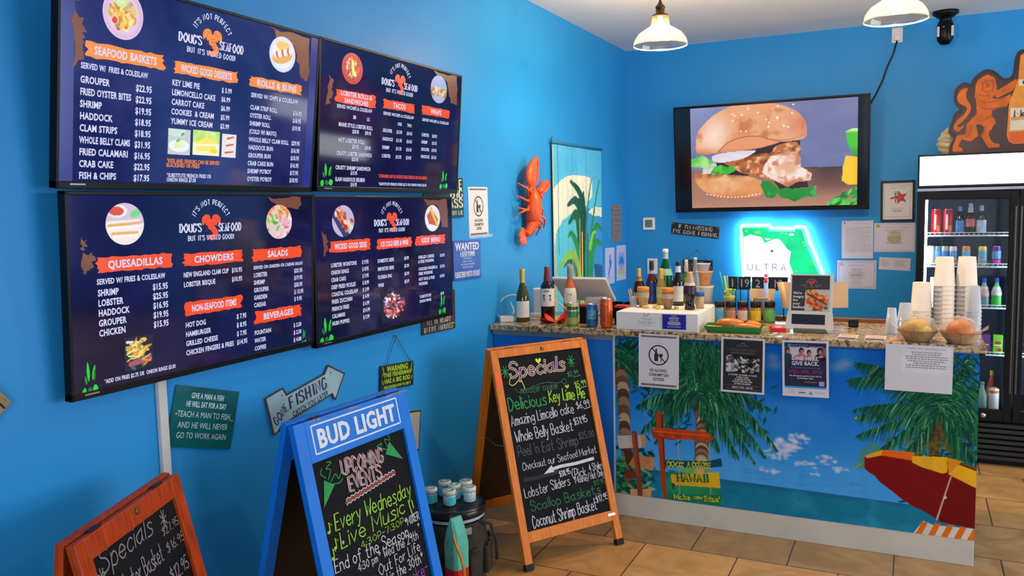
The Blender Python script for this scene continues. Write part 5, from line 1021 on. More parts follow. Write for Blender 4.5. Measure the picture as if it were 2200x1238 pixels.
    # left boards on a leaning post
    c.poly([(.785, .462), (.95, .482), (.952, .412), (.796, .388)], (206, 196, 186), .4, 30, 3, (180, 150, 120)); c.poly([(.925, .48), (.95, .482), (.952, .412), (.928, .412)], (206, 150, 90))
    c.poly([(.82, .39), (.87, .38), (.90, .31), (.84, .30)], (84, 44, 26)); c.poly([(.85, .30), (.885, .36), (.93, .345), (.90, .28)], (196, 120, 66)); c.poly([(.905, .366), (1.0, .356), (.992, .282), (.915, .292)], (206, 138, 84), .5, 26, 5, (180, 100, 56)); c.poly([(.83, .27), (.90, .265), (.90, .225), (.83, .225)], (120, 52, 30)); c.poly([(.86, .16), (.985, .18), (.98, .13), (.86, .13)], (222, 160, 100))
    c.curve([(.888, .483), (.898, .36), (.912, .24), (.918, .14)], .032, .03, (136, 62, 36)); c.curve([(.882, .483), (.892, .36), (.906, .24)], .008, .006, (176, 90, 50))
    # orange signpost
    c.curve([(1.033, .60), (1.036, .5), (1.045, .36), (1.05, .24), (1.062, .135)], .044, .02, (176, 66, 20)); c.curve([(1.045, .60), (1.05, .46), (1.06, .3)], .010, .006, (110, 36, 14)); m = c.poly([(.984, .522), (1.057, .530), (1.28, .536), (1.338, .5), (1.29, .484), (1.06, .474), (.995, .466)], (206, 70, 20)); c.put(m * np.clip((c.noise(30, 4) - .45) * 5, 0, 1) * .6, (150, 44, 16)); c.line((1.0, .508), (1.30, .512), .006, .004, (240, 110, 40)); c.line((1.0, .478), (1.12, .472), .006, .004, (120, 40, 16))
    c.poly([(1.07, .13), (1.38, .14), (1.36, .26), (1.22, .29), (1.08, .30)], (40, 150, 90), .6, 14, 8, (20, 110, 110)); c.ell(1.22, .32, .10, .04, (110, 190, 80), 0, .5); c.line((1.262, .37), (1.25, .30), .05, .05, (196, 180, 130))
    for x in (1.135, 1.305): c.line((x, .47), (x + .008, .14), .006, .006, (180, 156, 110))
    c.poly([(1.06, .353), (1.30, .372), (1.37, .398), (1.372, .352), (1.30, .335), (1.062, .312)], (16, 82, 100), .4, 20, 2, (10, 60, 90)); c.poly([(1.093, .275), (1.12, .278), (1.356, .318), (1.364, .232), (1.12, .218), (1.098, .232)], (240, 190, 20), .3, 16, 6, (214, 150, 10)); c.poly([(1.10, .23), (1.115, .225), (1.112, .19), (1.104, .19)], (40, 60, 60))
    c.poly([(1.07, .16), (1.37, .195), (1.365, .13), (1.07, .13)], (30, 130, 80), .4, 20, 2, (20, 110, 110))
    # parasol and striped chair
    U = [(2.073, .489), (2.155, .529), (2.286, .513), (2.435, .523), (2.567, .476), (2.57, .185), (2.562, .189), (2.425, .198), (2.408, .207), (2.33, .25), (2.296, .261), (2.24, .295), (2.196, .329), (2.15, .36), (2.117, .396), (2.09, .41), (2.074, .427)]
    m = c.poly(U, (132, 8, 8)); c.put(m * np.clip((c.X - 2.42) * 9, 0, 1) * .4, (100, 16, 10)); c.put(m * np.clip((.33 - c.Y) * 3, 0, 1) * .4, (90, 8, 10))
    for pts in ([(2.45, .40), (2.37, .47), (2.22, .40)], [(2.45, .32), (2.30, .45)], [(2.44, .31), (2.25, .31)], [(2.45, .32), (2.42, .205)], [(2.45, .35), (2.56, .36)]): c.curve(pts, .004, .003, (96, 16, 12))
    for p, col in (([(2.073, .489), (2.155, .529), (2.150, .500), (2.085, .478)], (246, 176, 20)), ([(2.155, .529), (2.30, .532), (2.286, .490), (2.150, .500)], (246, 110, 20)), ([(2.286, .513), (2.435, .523), (2.44, .45), (2.42, .44), (2.33, .462), (2.287, .480)], (250, 190, 30)), ([(2.445, .505), (2.567, .468), (2.567, .385), (2.445, .44)], (252, 190, 30)), ([(2.435, .523), (2.50, .51), (2.445, .44)], (236, 150, 20))): c.poly(p, col, .2, 20, 3, (240, 140, 20))
    c.line((2.455, .43), (2.40, .21), .006, .008, (206, 186, 176)); c.ell(2.433, .325, .008, .008, (226, 206, 196))
    c.poly([(2.342, .196), (2.385, .18), (2.562, .189), (2.56, .129), (2.30, .129)], (236, 222, 206))
    for k in range(5): x = 2.31 + k * .055; c.poly([(x, .129), (x + .028, .129), (x + .052, .19), (x + .026, .19)], (240, 120, 20))
    # fabric folds: their faint shade painted into the cloth colour as bands
    c.put(np.clip(np.sin(c.X * 22) - .75, 0, 1) * .25, (20, 80, 140))
    return c
def sag(X, Y, Z): return X - 1.669, Y - .575, Z + .0012 * np.sin(X * 23) * np.clip((1.02 - Y) * 3, 0, 1) + .0012
mu = mural(); o = picture('beach_backdrop', mu, PIC_P, None, on_back(1.669, .575, 4.392), shape=sag); tag(o, 'printed tropical beach cloth with palms and red parasol covering the counter front', 'backdrop')
o.location.y = 4.376
mb = MB(); fx_ = lambda x, z: (x - 1.669, z - .575)
H(mb, 'BOOK', *fx_(1.075, .318), .03, 0, w=.24, width=.09, z=.005, jit=.08, rot=.06); H(mb, 'A', *fx_(1.185, .328), .028, 0, w=.24, z=.005); H(mb, 'COURSE', *fx_(1.215, .331), .028, 0, w=.24, width=.10, z=.005, jit=.08, rot=.05)
H(mb, 'Make', *fx_(1.115, .142), .026, 0, w=.24, width=.085, z=.005, jit=.08, rot=.05); H(mb, 'new', *fx_(1.222, .158), .02, 0, w=.24, width=.045, z=.005, jit=.1); H(mb, 'Friend', *fx_(1.283, .150), .028, 0, w=.24, width=.078, z=.005, jit=.06, rot=.08)
H(mb, 'HAWAII', *fx_(1.134, .240), .044, 1, nib=(.25, .1), serif=.14, width=.165, z=.005, rot=.1)
mb.build('lettering', [mat('mural_yellow_letters', (196, 206, 50), rough=.7), mat('mural_green_letters', (20, 110, 60), rough=.7)], o)

# ---- notices hanging from the worktop edge
PY = CF - .0015
no_alcohol_notice('no alcohol notice hanging from the counter edge below the white box', on_back(1.037, .909, PY, rot=-.5), .224, .295)
t = sheet('event_flyer', 'black and white flyer with a seafood photo hanging from the counter edge', 'flyer', on_back(1.484, .913, PY, rot=-.6), .222, .291, PAPER)
mb = MB(); z = .0016; mb.rect(-.1, -.135, .1, .135, z, 0); z = .0019
mb.ring(0, .106, .012, .002, z, 2, 14, .2, pi - .2); T(mb, "DOUG'S SEAFOOD", 0, .100, .005, 2, 'c', z=z); T(mb, 'WICKED HAPPY HOUR', 0, .074, .014, 3, 'c', True, z=z, width=.135); T(mb, 'JOIN US AT THE BAR FOR SPECIALS', 0, .062, .006, 2, 'c', z=z, width=.115)
for i, (tx, w_) in enumerate((('$1 OYSTERS  $2 SHRIMP  $3 CLAMS', .145), ('BAKED CLAMS', .06), ('$2 LOBSTER FRITTERS', .08), ('$5 DRAFT BEER AND WINE', .1), ('$7 FRIED CALAMARI', .085))): T(mb, tx, 0, -.054 - .0115 * i, .007, 1, 'c', True, z=z, width=w_)
mb.rect(-.085, -.106, .085, -.105, z, 2); mb.rect(-.085, -.126, .085, -.125, z, 2); T(mb, 'DAILY | 2 PM - 4:30 PM', 0, -.121, .009, 1, 'c', True, z=z, width=.105)
mb.build('lettering', [INK, PAPER, GREYINK, mat('dark_grey_ink', (84, 82, 84), rough=.8)], t)
def oysters():
    c = Canvas(-.085, .085, -.045, .045, 110, (22, 22, 22)); rs = random.Random(6)
    for k in range(80):
        x, y = rs.uniform(-.08, .08), rs.uniform(-.04, .04); g = rs.choice([60, 110, 160, 200, 225, 40]); c.ell(x, y, rs.uniform(.008, .022), rs.uniform(.004, .012), (g, g - 4, g - 8), rs.uniform(0, 3), .4)
    c.poly([(-.085, -.045), (-.085, .03), (-.06, .045), (-.045, .035), (-.02, -.005), (-.03, -.04)], (214, 208, 200), .8, 60, 4, (40, 40, 40), smooth=True); return c
picture('photo', oysters(), PIC_P, t, Matrix.Translation((0, .008, .002)))
t = sheet('fundraiser_flyer', 'dark blue flyer reading DINE HERE. GIVE BACK. on the counter edge', 'flyer', on_back(1.793, .916, PY, rot=1.0), .222, .287, PAPER)
mb = MB(); z = .0016; mb.rect(-.1, -.09, .1, .132, z, 0); mb.rect(-.1, -.1, .1, -.088, z, 4); z = .0024
mb.ell(-.076, .118, .009, .009, z, 4, 10); T(mb, 'DINING OUT FOR LIFE', -.065, .119, .0045, 2, z=z, width=.08); T(mb, 'LOCAL HEROES', -.065, .108, .008, 5, z=z, width=.07); T(mb, 'SUPPORT CAMPAIGN', .02, .109, .006, 1, z=z, width=.065)
T(mb, 'DINE HERE.', -.065, .043, .019, 1, 'l', True, z=z, width=.132); T(mb, 'GIVE BACK.', -.065, .018, .019, 1, 'l', True, z=z, width=.132); T(mb, 'AT RESTAURANTS LIKE THIS ONE', 0, .002, .006, 4, 'c', z=z, width=.145); T(mb, 'WED. APR. 30TH', 0, -.024, .018, 3, 'c', True, z=z, width=.165)
T(mb, 'We will donate a portion of our sales to', 0, -.04, .007, 1, 'c', True, z=z, width=.155); T(mb, 'The McGregor Clinic.', 0, -.052, .007, 1, 'c', True, z=z, width=.08); T(mb, 'DININGOUTFORLIFE.COM', -.005, -.07, .005, 6, 'l', True, z=z, width=.06)
T(mb, 'SPONSORED BY', -.09, -.11, .004, 7, z=z); T(mb, 'NATIONALLY SPONSORED', -.045, -.11, .004, 7, z=z, width=.04); lines_of_print(mb, -.035, .005, -.118, -.127, 1, 8, z, 5, 'c', .8); T(mb, 'CLINIC', -.085, -.126, .008, 7, z=z, width=.035); mb.poly([(.015, -.131), (.037, -.131), (.026, -.112)], z, 7); T(mb, 'FRONTLINE', .045, -.124, .006, 7, z=z, width=.045)
mb.rect(.065, -.085, .09, -.062, z, 2)
mb.build('lettering', [mat('deep_navy_print', (24, 20, 56), rough=.6), PAPER, mat('lilac_print', (160, 160, 210), rough=.7), mat('magenta_print', (150, 20, 100), rough=.7), mat('cyan_print', (20, 150, 220), rough=.7), mat('sky_letters', (150, 190, 240), rough=.7), mat('olive_yellow', (160, 150, 30), rough=.7), GREYINK, mat('print_blue', (70, 90, 160))], t)
def diners():
    c = Canvas(-.1, .1, -.033, .033, 110, (206, 200, 206)); c.put((np.abs(c.X) > .075) * .6, (60, 50, 80)); sk = [(196, 120, 90), (176, 96, 70), (150, 84, 60)]
    for x, y, s, h, b in ((-.085, .012, 1.0, (60, 30, 24), (40, 70, 80)), (-.018, .012, 1.0, (40, 20, 24), (190, 120, 120)), (.018, .004, .9, (54, 24, 24), (170, 110, 110)), (.07, .012, 1.2, (24, 16, 16), (24, 24, 30))):
        c.ell(x, y - .035 * s, .026 * s, .03 * s, b, 0, .2); c.ell(x, y + .004, .013 * s, .017 * s, h, 0, .2); c.ell(x + .002, y - .002, .009 * s, .013 * s, sk[0], 0, .3)
    c.ell(.075, -.012, .015, .008, (206, 140, 90), .2, .3); c.ell(-.045, -.02, .02, .012, sk[1], .5, .4); return c
picture('photo', diners(), PIC_P, t, Matrix.Translation((0, .076, .002)))
o = sheet('plain_notice', 'wide white notice with a block of small print hanging at the counter\'s right end', 'notice', on_back(2.304, .950, PY, rot=-.3), .29, .226, PAPER)
mb = MB(); mb.rect(-.075, -.02, .138, .105, .0014, 1); T(mb, 'CONSUMER  INFORMATION:', .03, .092, .008, 0, 'c', z=.0018, width=.17); lines_of_print(mb, -.065, .13, .084, .0, 8, 0, .0018, 13, 'c', .45); mb.build('lettering', [GREYINK, mat('paper_patch', (232, 228, 230), rough=.8)], o)

# ================================================================== things on the counter
def glass_mat(name, rgb, trans=.85, rough=.05, alpha=1): return mat(name, rgb, rough=rough, trans=trans, var=.03, ior=1.3, alpha=alpha)
GOLD = mat('gold_foil', (196, 160, 84), rough=.35, metal=.5); LABELW = mat('label_cream', (228, 222, 206), rough=.6, var=.03)
def clear_mat(name, rgb, fac=.75, rough=.08):
    if name in _M: return _M[name]
    m = bpy.data.materials.new(name); m.use_nodes = True; _M[name] = m; nt = m.node_tree; N = nt.nodes.new; L = nt.links.new
    b = nt.nodes['Principled BSDF']; b.inputs['Base Color'].default_value = lin(rgb); b.inputs['Roughness'].default_value = rough
    tr = N('ShaderNodeBsdfTransparent'); tr.inputs[0].default_value = (tuple(min(1, v * .5 + .5) for v in lin(rgb)[:3]) if rgb[0] > 40 else (.93, .96, .98)) + (1,); lw = N('ShaderNodeLayerWeight'); lw.inputs[0].default_value = .35
    mp = N('ShaderNodeMapRange'); mp.inputs[3].default_value = 1 - fac; mp.inputs[4].default_value = min(1, 1.5 - fac); L(lw.outputs['Facing'], mp.inputs[0])
    mx = N('ShaderNodeMixShader'); L(mp.outputs[0], mx.inputs[0]); L(tr.outputs[0], mx.inputs[1]); L(b.outputs[0], mx.inputs[2]); L(mx.outputs[0], nt.nodes['Material Output'].inputs[0])
    return m
CLEAR = clear_mat('clear_plastic', (226, 230, 236), .72); CLEARGLASS = clear_mat('clear_glass', (216, 226, 226), .8, .04)
def bottle(label, x, y, z, h, r, glass, cap, caph, lab=None, labz=(.2, .5), shape='bordeaux', name='wine_bottle', cat='bottle', group=None, neck=None, marks=None, rz=0, arc=None):
    t = thing(name, label, cat, at(x, y, z, rz), group); rn = r * .36
    P = {'bordeaux': [(0, 0), (r * .92, 0), (r, .02 * h), (r, .60 * h), (r * .93, .66 * h), (r * .55, .73 * h), (rn, .78 * h), (rn, .985 * h), (rn * .8, h - .001)],
         'burgundy': [(0, 0), (r * .94, 0), (r, .02 * h), (r, .42 * h), (r * .9, .52 * h), (r * .62, .64 * h), (rn * 1.05, .74 * h), (rn, .985 * h), (rn * .8, h - .001)],
         'beer': [(0, 0), (r * .92, 0), (r, .02 * h), (r, .52 * h), (r * .92, .58 * h), (r * .5, .72 * h), (rn * 1.1, .8 * h), (rn, .97 * h), (rn * .9, h - .001)],
         'water': [(0, 0), (r * .9, 0), (r, .03 * h), (r, .5 * h), (r * .8, .62 * h), (r * .42, .78 * h), (r * .36, .86 * h), (r * .36, h - .001)],
         'cola': [(0, 0), (r * .8, 0), (r * .86, .03 * h), (r * .6, .2 * h), (r * .7, .28 * h), (r, .42 * h), (r * .96, .6 * h), (r * .5, .8 * h), (rn * 1.1, .88 * h), (rn, h - .001)]}[shape]
    MB().lathe(P, 22).build('glass_body', glass, t)
    def rad(zz):
        for (a, b), (c_, d) in zip(P, P[1:]):
            if b <= zz <= d and d > b: return a + (c_ - a) * (zz - b) / (d - b)
        return rn
    m = MB(); z0 = h - caph; m.lathe([(rad(z0) + .0012, z0), (max(rad(h * .9), rn) + .0016, h * .93), (rn + .0014, h), (0, h + .001)], 18); m.build('cap', cap, t)
    if lab is not None:
        za, zb = labz[0] * h, labz[1] * h; m = MB(); k = 5; a0, a1 = arc or (0, 2 * pi)
        m.lathe([(rad(za + (zb - za) * i / k) + .0009, za + (zb - za) * i / k) for i in range(k + 1)], 22, a0=a0, a1=a1, cap=False); m.build('label', lab, t)
    if neck is not None:
        m = MB(); za, zb = neck[1] * h, neck[2] * h; m.lathe([(rad(za + (zb - za) * i / 4) + .001, za + (zb - za) * i / 4) for i in range(5)], 18, cap=False); m.build('neck_label', neck[0], t)
    if marks:
        m = MB(); marks(m, r + .0018, h); m.build('lettering', INK, t)
    return t
def on_cyl(mb, r, z0, ang, draw):
    """wrap flat artwork drawn in metres round a cylinder of radius r facing angle ang"""
    tmp = MB(); draw(tmp); vs = []
    for v in tmp.v: a = ang + v[0] / r; vs.append((r * cos(a) + v[2] * cos(a), r * sin(a) + v[2] * sin(a), z0 + v[1]))
    base = len(mb.v); mb.v.extend(vs)
    for f, m_ in zip(tmp.f, tmp.m): mb.f.append([i + base for i in f]); mb.m.append(m_); mb.sm.append(False)
FACE = R(-72)
DKG = mat('olive_wine_glass', (62, 60, 16), rough=.06, var=.1, coat=.3); REDW = mat('dark_red_wine_glass', (22, 10, 14), rough=.06, coat=.3); ROSE = glass_mat('rose_wine_glass', (236, 130, 80), .35, .05)
def mk_label(txts, m0=0):
    def f(mb, r, h):
        for tx, zz, hh in txts: on_cyl(mb, r, zz * h, FACE, lambda q, tx=tx, hh=hh: T(q, tx, 0, 0, hh, 0, 'c'))
    return f
bottle('green white-wine bottle with gold capsule, leftmost bottle on the counter', .153, 4.505, CT, .319, .041, DKG, GOLD, .082, LABELW, (.09, .40), 'burgundy', arc=(R(-135), R(0)))
t = bottle('dark red-wine bottle with a dark red capsule and cream label', .272, 4.606, CT, .327, .042, REDW, mat('dark_red_capsule', (120, 14, 24), rough=.4), .085, LABELW, (.27, .60), 'bordeaux', marks=lambda mb, r, h: on_cyl(mb, r, .55 * h, FACE, lambda q: lines_of_print(q, -.018, .018, .006, -.004, 1, 0, 0, 2, 'c', .7)), arc=(R(-150), R(10)))
mb = MB()
for dx in (-.018, .02): on_cyl(mb, .0435, .118, FACE + dx / .042, lambda q: (q.strip([(0, .0), (.002, .02), (-.002, .035)], .004, 0), q.ell(0, .036, .008, .005, 0, 0, 10), q.strip([(-.008, .01), (0, .02), (.008, .008)], .002, 0)))
mb.build('printed_trees', INK, t)
bottle('rosé wine bottle with a grey capsule standing in front of the white monitor', .318, 4.86, CT, .315, .043, ROSE, mat('grey_capsule', (140, 138, 140), rough=.4), .075, LABELW, (.25, .56), 'burgundy', marks=mk_label([('ROSE', .42, .009)]), arc=(R(-130), R(0)))
# router, charger and cable
WPL = mat('white_plastic', (222, 216, 210), rough=.4, var=.02)
t = thing('white_router', 'white upright router box behind the wine bottles', 'router', at(.17, 4.76, CT)); MB().box((0, 0, .09), (.12, .05, .18)).build('case', WPL, t, bevel=.012, seg=3); MB().box((0, -.003, .012), (.13, .07, .024)).build('foot', WPL, t, bevel=.006)
t = thing('power_adapter', 'white square power adapter with a looped cable at the counter\'s left end', 'adapter', at(.062, 4.47, CT, 25)); MB().box((0, 0, .019), (.085, .06, .038)).build('body', WPL, t, bevel=.006)
mb = MB(); mb.tube(_curve([(-.04, 0, .02), (-.055, .04, .04), (-.05, .06, .09), (-.02, .08, .135), (.03, .08, .155), (.06, .08, .15)]), .004, 7); mb.tube(_curve([(.03, .02, .03), (.04, .06, .06), (.02, .09, .11)]), .004, 7); mb.tube(_curve([(.05, .0, .01), (.06, .06, .04), (.065, .09, .12)]), .004, 7); mb.build('cable', WPL, t)
tag(MB().tube(_curve([(.19, 4.70, CT + .08), (.20, 4.67, CT + .115), (.24, 4.68, CT + .13), (.30, 4.70, CT + .10), (.36, 4.72, CT + .05), (.42, 4.74, CT + .005)]), .0035, 7).build('white_cable', WPL), 'thin white cable arching between the router and the red flowers', 'cable')
# monitor seen from behind, leaning towards the customer
t = thing('order_monitor', 'white touchscreen monitor seen from behind, beside the rosé bottle', 'monitor', at(.36, 5.0, CT)); Tm = Matrix.Translation((0, 0, .152)) @ Matrix.Rotation(R(51), 4, 'X')
MB().box((0, 0, 0), (.365, .256, .022), T=Matrix.Translation((0, 0, .155)) @ Matrix.Rotation(R(180 - 38.6), 4, 'X')).build('screen_case', WPL, t, bevel=.008, seg=3)
mb = MB(); mb.box((.09, -.02, .055), (.13, .09, .11)); mb.build('stand', WPL, t, bevel=.015, seg=3); MB().box((.09, -.02, .006), (.16, .14, .012)).build('base', WPL, t, bevel=.004)
# red silk flower on a leaf
PET = mat('red_silk', (226, 20, 16), rough=.5, var=.15)
t = thing('red_silk_flower', 'red silk flower lying on the counter by the red-wine bottle', 'flower', at(.37, 4.50, CT))
def petal(dx, dy, a, l, w, up):
    m = MB(); n = 8; vs = []; fs = []
    for i in range(n + 1):
        u = i / n; ww = w * sin(pi * (.08 + .9 * u)) ** .7; vs += [(u * l, -ww, .008 + up * u * u + .015 * u), (u * l, 0, .002 + up * u * u), (u * l, ww, .008 + up * u * u + .02 * u)]
    for i in range(n): fs += [(3 * i, 3 * i + 3, 3 * i + 4, 3 * i + 1), (3 * i + 1, 3 * i + 4, 3 * i + 5, 3 * i + 2)]
    m.add(vs, fs, 0, True, Matrix.Translation((dx, dy, 0)) @ Matrix.Rotation(R(a), 4, 'Z')); m.build('petal', PET, t)
petal(-.005, -.01, 205, .085, .032, .01); petal(0, 0, 50, .08, .03, .05); petal(.02, .0, 330, .06, .028, .02); petal(.02, .05, 70, .06, .03, .055); petal(-.02, 0, 160, .06, .028, .03)
m = MB(); m.blob((0, 0, .02), (.009, .009, .012)); m.build('stamen', mat('yellow_stamen', (240, 180, 40), rough=.6), t)
m = MB(); m.poly([(-.11 + .0 * k, .0) for k in range(0)] or _curve([(-.09, -.06), (.0, -.085), (.10, -.05), (.13, .0), (.05, .02), (-.05, -.01), (-.09, -.06)], 4), .002); m.build('leaf', mat('olive_leaf', (90, 104, 40), rough=.6, var=.3), t)
# cans
CANTOP = mat('aluminium', (200, 200, 204), rough=.25, metal=.9)
def can(label, x, y, z, h, r, body, bands=(), name='drink_can', group=None):
    t = thing(name, label, 'can', at(x, y, z), group)
    MB().lathe([(0, .004), (r * .72, 0), (r * .78, .002), (r, .1 * h), (r, .9 * h), (r * .86, .975 * h)], 22).build('can_body', body, t)
    MB().lathe([(r * .86, .97 * h), (r * .88, h), (r * .8, h), (r * .78, .975 * h), (0, .972 * h)], 20).build('lid', CANTOP, t)
    for za, zb, m_, a0, a1 in bands: MB().lathe([(r + .0006, za * h), (r + .0006, zb * h)], 22, cap=False, a0=R(a0), a1=R(a1)).build('printed_band', m_, t)
    return t
can('yellow and green beer can on the counter, left of the blue can', .513, 4.408, CT, .135, .033, mat('can_yellow_green', (206, 190, 100), rough=.3, metal=.3, var=.25, scale=30), [(.4, .66, mat('can_green', (60, 130, 70), rough=.3), 0, 360), (.72, .86, mat('can_dark_green', (40, 90, 60), rough=.3, var=.4, scale=60), 0, 360), (.05, .12, mat('can_green', (60, 130, 70)), 0, 360)])
can('blue patterned beer can on the counter between the yellow and orange cans', .627, 4.424, CT, .131, .034, mat('can_blue', (52, 110, 160), rough=.3, metal=.3, var=.6, scale=34), [(.35, .75, mat('can_teal', (90, 160, 180), rough=.3, var=.6, scale=60), -120, -30)])
can('tall orange beer can on the counter, left of the white box', .716, 4.413, CT, .167, .036, mat('can_orange', (214, 96, 30), rough=.3, metal=.3, var=.3, scale=26), [(.2, .8, mat('can_amber', (196, 70, 20), rough=.3, var=.4, scale=50), -140, -50)])
for i, (x, y, w_, lb_) in enumerate(((.545, 4.56, .075, 'black box with a red lid standing between the yellow and blue cans'), (.76, 4.56, .07, 'black box with a red lid standing behind the tall orange can'))):
    t = thing('card_box', lb_, 'box', at(x, y, CT)); MB().box((0, 0, .05), (w_, .06, .10)).build('body', BLK, t, bevel=.002); MB().box((0, 0, .106), (w_ + .004, .064, .014)).build('lid', mat('lid_red_orange', (196, 60, 30), rough=.5), t, bevel=.002)
t = thing('black_tray', 'low black organiser tray behind the cans', 'tray', at(.68, 4.86, CT)); mb = MB(); mb.box((0, 0, .006), (.26, .12, .012)); [mb.box((s * .128, 0, .05), (.004, .12, .1)) for s in (-1, 1)]; [mb.box((0, s * .058, .045), (.26, .004, .09)) for s in (-1, 1)]; mb.build('body', BLK, t); MB().box((0, 0, .052), (.004, .11, .09)).build('divider', BLK, t)
# white carton
BX0, BX1, BY0, BY1, BH = .786, 1.243, 4.379, 4.86, .098
t = thing('white_carton', 'low white carton on the counter front edge with a blue label, holding bottles', 'box', at((BX0 + BX1) / 2, (BY0 + BY1) / 2, CT))
MB().box((0, 0, BH / 2), (BX1 - BX0, BY1 - BY0, BH)).build('body', mat('white_card', (236, 232, 224), rough=.6, var=.02), t, bevel=.002)
BT = CT + BH
MB().box((-.05, -.2425, .049), (.10, .001, .094)).build('flap', mat('white_card', (236, 232, 224)), t)
F_ = frame((0, -(BY1 - BY0) / 2 - .003, 0), (1, 0, 0), (0, 0, 1), (0, -1, 0))
mb = MB(); mb.T = F_; mb.rect(.035, .012, .165, .092, .0005, 0); T(mb, 'Attention', .1, .083, .005, 1, 'c', True, z=.001); lines_of_print(mb, .06, .14, .078, .066, 2, 1, .001, 3, 'c'); T(mb, 'WINE LOVERS', .1, .057, .005, 1, 'c', True, z=.001); lines_of_print(mb, .06, .14, .054, .034, 5, 1, .001, 5, 'c'); T(mb, 'HELP YOUR COMMUNITY', .1, .023, .005, 1, 'c', True, z=.001, width=.075); mb.build('blue_label', [mat('label_royal_blue', (24, 26, 150), rough=.5), PAPER], t)
mb = MB(); mb.T = F_; mb.poly([(-.072, .096), (-.062, .08), (-.055, .074), (-.06, .086)], .002, 0); mb.poly([(-.052, .074), (-.038, .09), (-.036, .096), (-.05, .084)], .002, 1); H(mb, 'Chicago', -.085, .058, .014, 2, w=.08, shear=.2, width=.06, z=.002); H(mb, 'EatsMenu', -.095, .038, .016, 2, w=.08, width=.08, z=.002); lines_of_print(mb, -.09, -.02, .033, .024, 2, 2, .002, 4, 'c', .3)
mb.build('printed_logo', [mat('logo_red', (206, 50, 60), rough=.6), mat('logo_teal', (40, 170, 170), rough=.6), GREYINK], t)
# bottles on the carton
BRN = mat('brown_beer_glass', (44, 16, 8), rough=.06, coat=.3); BLKG = mat('black_green_glass', (14, 18, 12), rough=.06, coat=.3)
bottle('brown beer bottle with gold foil neck on the white carton', .807, 4.74, BT, .214, .032, BRN, GOLD, .05, mat('label_black_gold', (46, 36, 20), rough=.4, var=.4), (.1, .45), 'beer', 'beer_bottle', neck=(mat('neck_gold', (150, 120, 40), rough=.4, var=.3), .66, .75))
bottle('brown beer bottle with a blue label and navy cap on the white carton', .866, 4.805, BT, .257, .034, mat('amber_beer_glass', (80, 26, 8), rough=.06, coat=.3), mat('navy_cap', (24, 24, 50), rough=.4), .05, mat('label_blue', (30, 60, 140), rough=.4, var=.15), (.05, .5), 'beer', 'beer_bottle', neck=(mat('neck_white_blue', (150, 160, 200), rough=.5, var=.3), .7, .77))
bottle('tall green sparkling-water bottle at the back of the white carton', .94, 4.842, BT, .325, .042, glass_mat('green_glass', (10, 110, 60), .5), mat('cap_white', (222, 216, 206), rough=.5), .024, mat('label_pale_teal', (150, 190, 180), rough=.4, var=.2), (.52, .64), 'water', 'water_bottle', neck=(mat('neck_teal', (170, 200, 200), rough=.5), .82, .92))
bottle('clear beer bottle with yellow foil on the white carton', .936, 4.765, BT, .214, .029, glass_mat('pale_beer_glass', (226, 200, 96), .5), mat('yellow_foil', (236, 176, 40), rough=.4), .062, mat('label_pale_green', (190, 196, 130), rough=.5, var=.2), (.2, .5), 'beer', 'beer_bottle')
bottle('dark beer bottle with red, white and blue neck label on the white carton', 1.039, 4.755, BT, .256, .035, BLKG, mat('black_cap', (24, 20, 22), rough=.4), .022, mat('label_white_round', (214, 206, 196), rough=.5, var=.1), (.1, .45), 'beer', 'beer_bottle', neck=(mat('neck_white', (226, 220, 220), rough=.5), .76, .9), arc=(R(-130), R(-20)))
bottle('slim green bottle with a pink white neck behind the dark beer bottle', 1.066, 4.838, BT, .262, .024, glass_mat('bright_green_glass', (90, 150, 30), .3), mat('pink_white_cap', (226, 190, 180), rough=.5), .07, mat('label_leaf_green', (110, 180, 60), rough=.5, var=.4), (.4, .6), 'beer', 'cider_bottle')
bottle('dark cola bottle with an orange drink neck at the carton\'s right front', 1.151, 4.575, BT, .212, .035, mat('cola_glass', (36, 10, 14), rough=.05, coat=.3), mat('tan_cap', (206, 160, 110), rough=.5), .06, mat('label_cola', (50, 28, 50), rough=.4, var=.2), (.42, .6), 'cola', 'cola_bottle', neck=(mat('neck_cream', (220, 200, 180), rough=.5), .64, .72))
t = bottle('short clear water bottle standing behind the foam tubs', 1.12, 4.835, BT, .275, .024, CLEARGLASS, mat('cap_pale_blue', (196, 210, 232), rough=.5), .016, None, shape='water', name='water_bottle')
def small_jar(label, x, y, z, h, r, lid, fill, band, group=None, name='glass_jar'):
    t = thing(name, label, 'jar', at(x, y, z), group)
    MB().lathe([(0, 0), (r * .62, 0), (r * .66, .05 * h), (r * .78, .2 * h), (r * .98, .45 * h), (r, .8 * h), (r * .9, .84 * h)], 20).build('glass_body', fill, t)
    MB().lathe([(r * 1.0, .5 * h), (r * 1.015, .72 * h)], 20, cap=False).build('label', band, t)
    MB().lathe([(0, .82 * h), (r * 1.02, .82 * h), (r * 1.05, .86 * h), (r * 1.02, .98 * h), (r * .9, h), (0, h)], 20).build('lid', lid, t); return t
ORL = mat('orange_lid', (236, 140, 40), rough=.45)
small_jar('small jar with an orange lid in front of the blue-label beer bottle', .869, 4.62, BT, .118, .034, ORL, mat('jar_amber_fill', (176, 140, 90), rough=.15, var=.3, scale=40), mat('jar_label_tan', (196, 180, 140), rough=.6, var=.2), 'orange-lidded jars on the carton')
small_jar('small jar with an orange lid in front of the dark beer bottle', 1.026, 4.575, BT, .12, .034, ORL, mat('jar_brown_fill', (150, 110, 70), rough=.15, var=.3, scale=40), mat('jar_label_pink', (206, 170, 140), rough=.6, var=.2), 'orange-lidded jars on the carton')
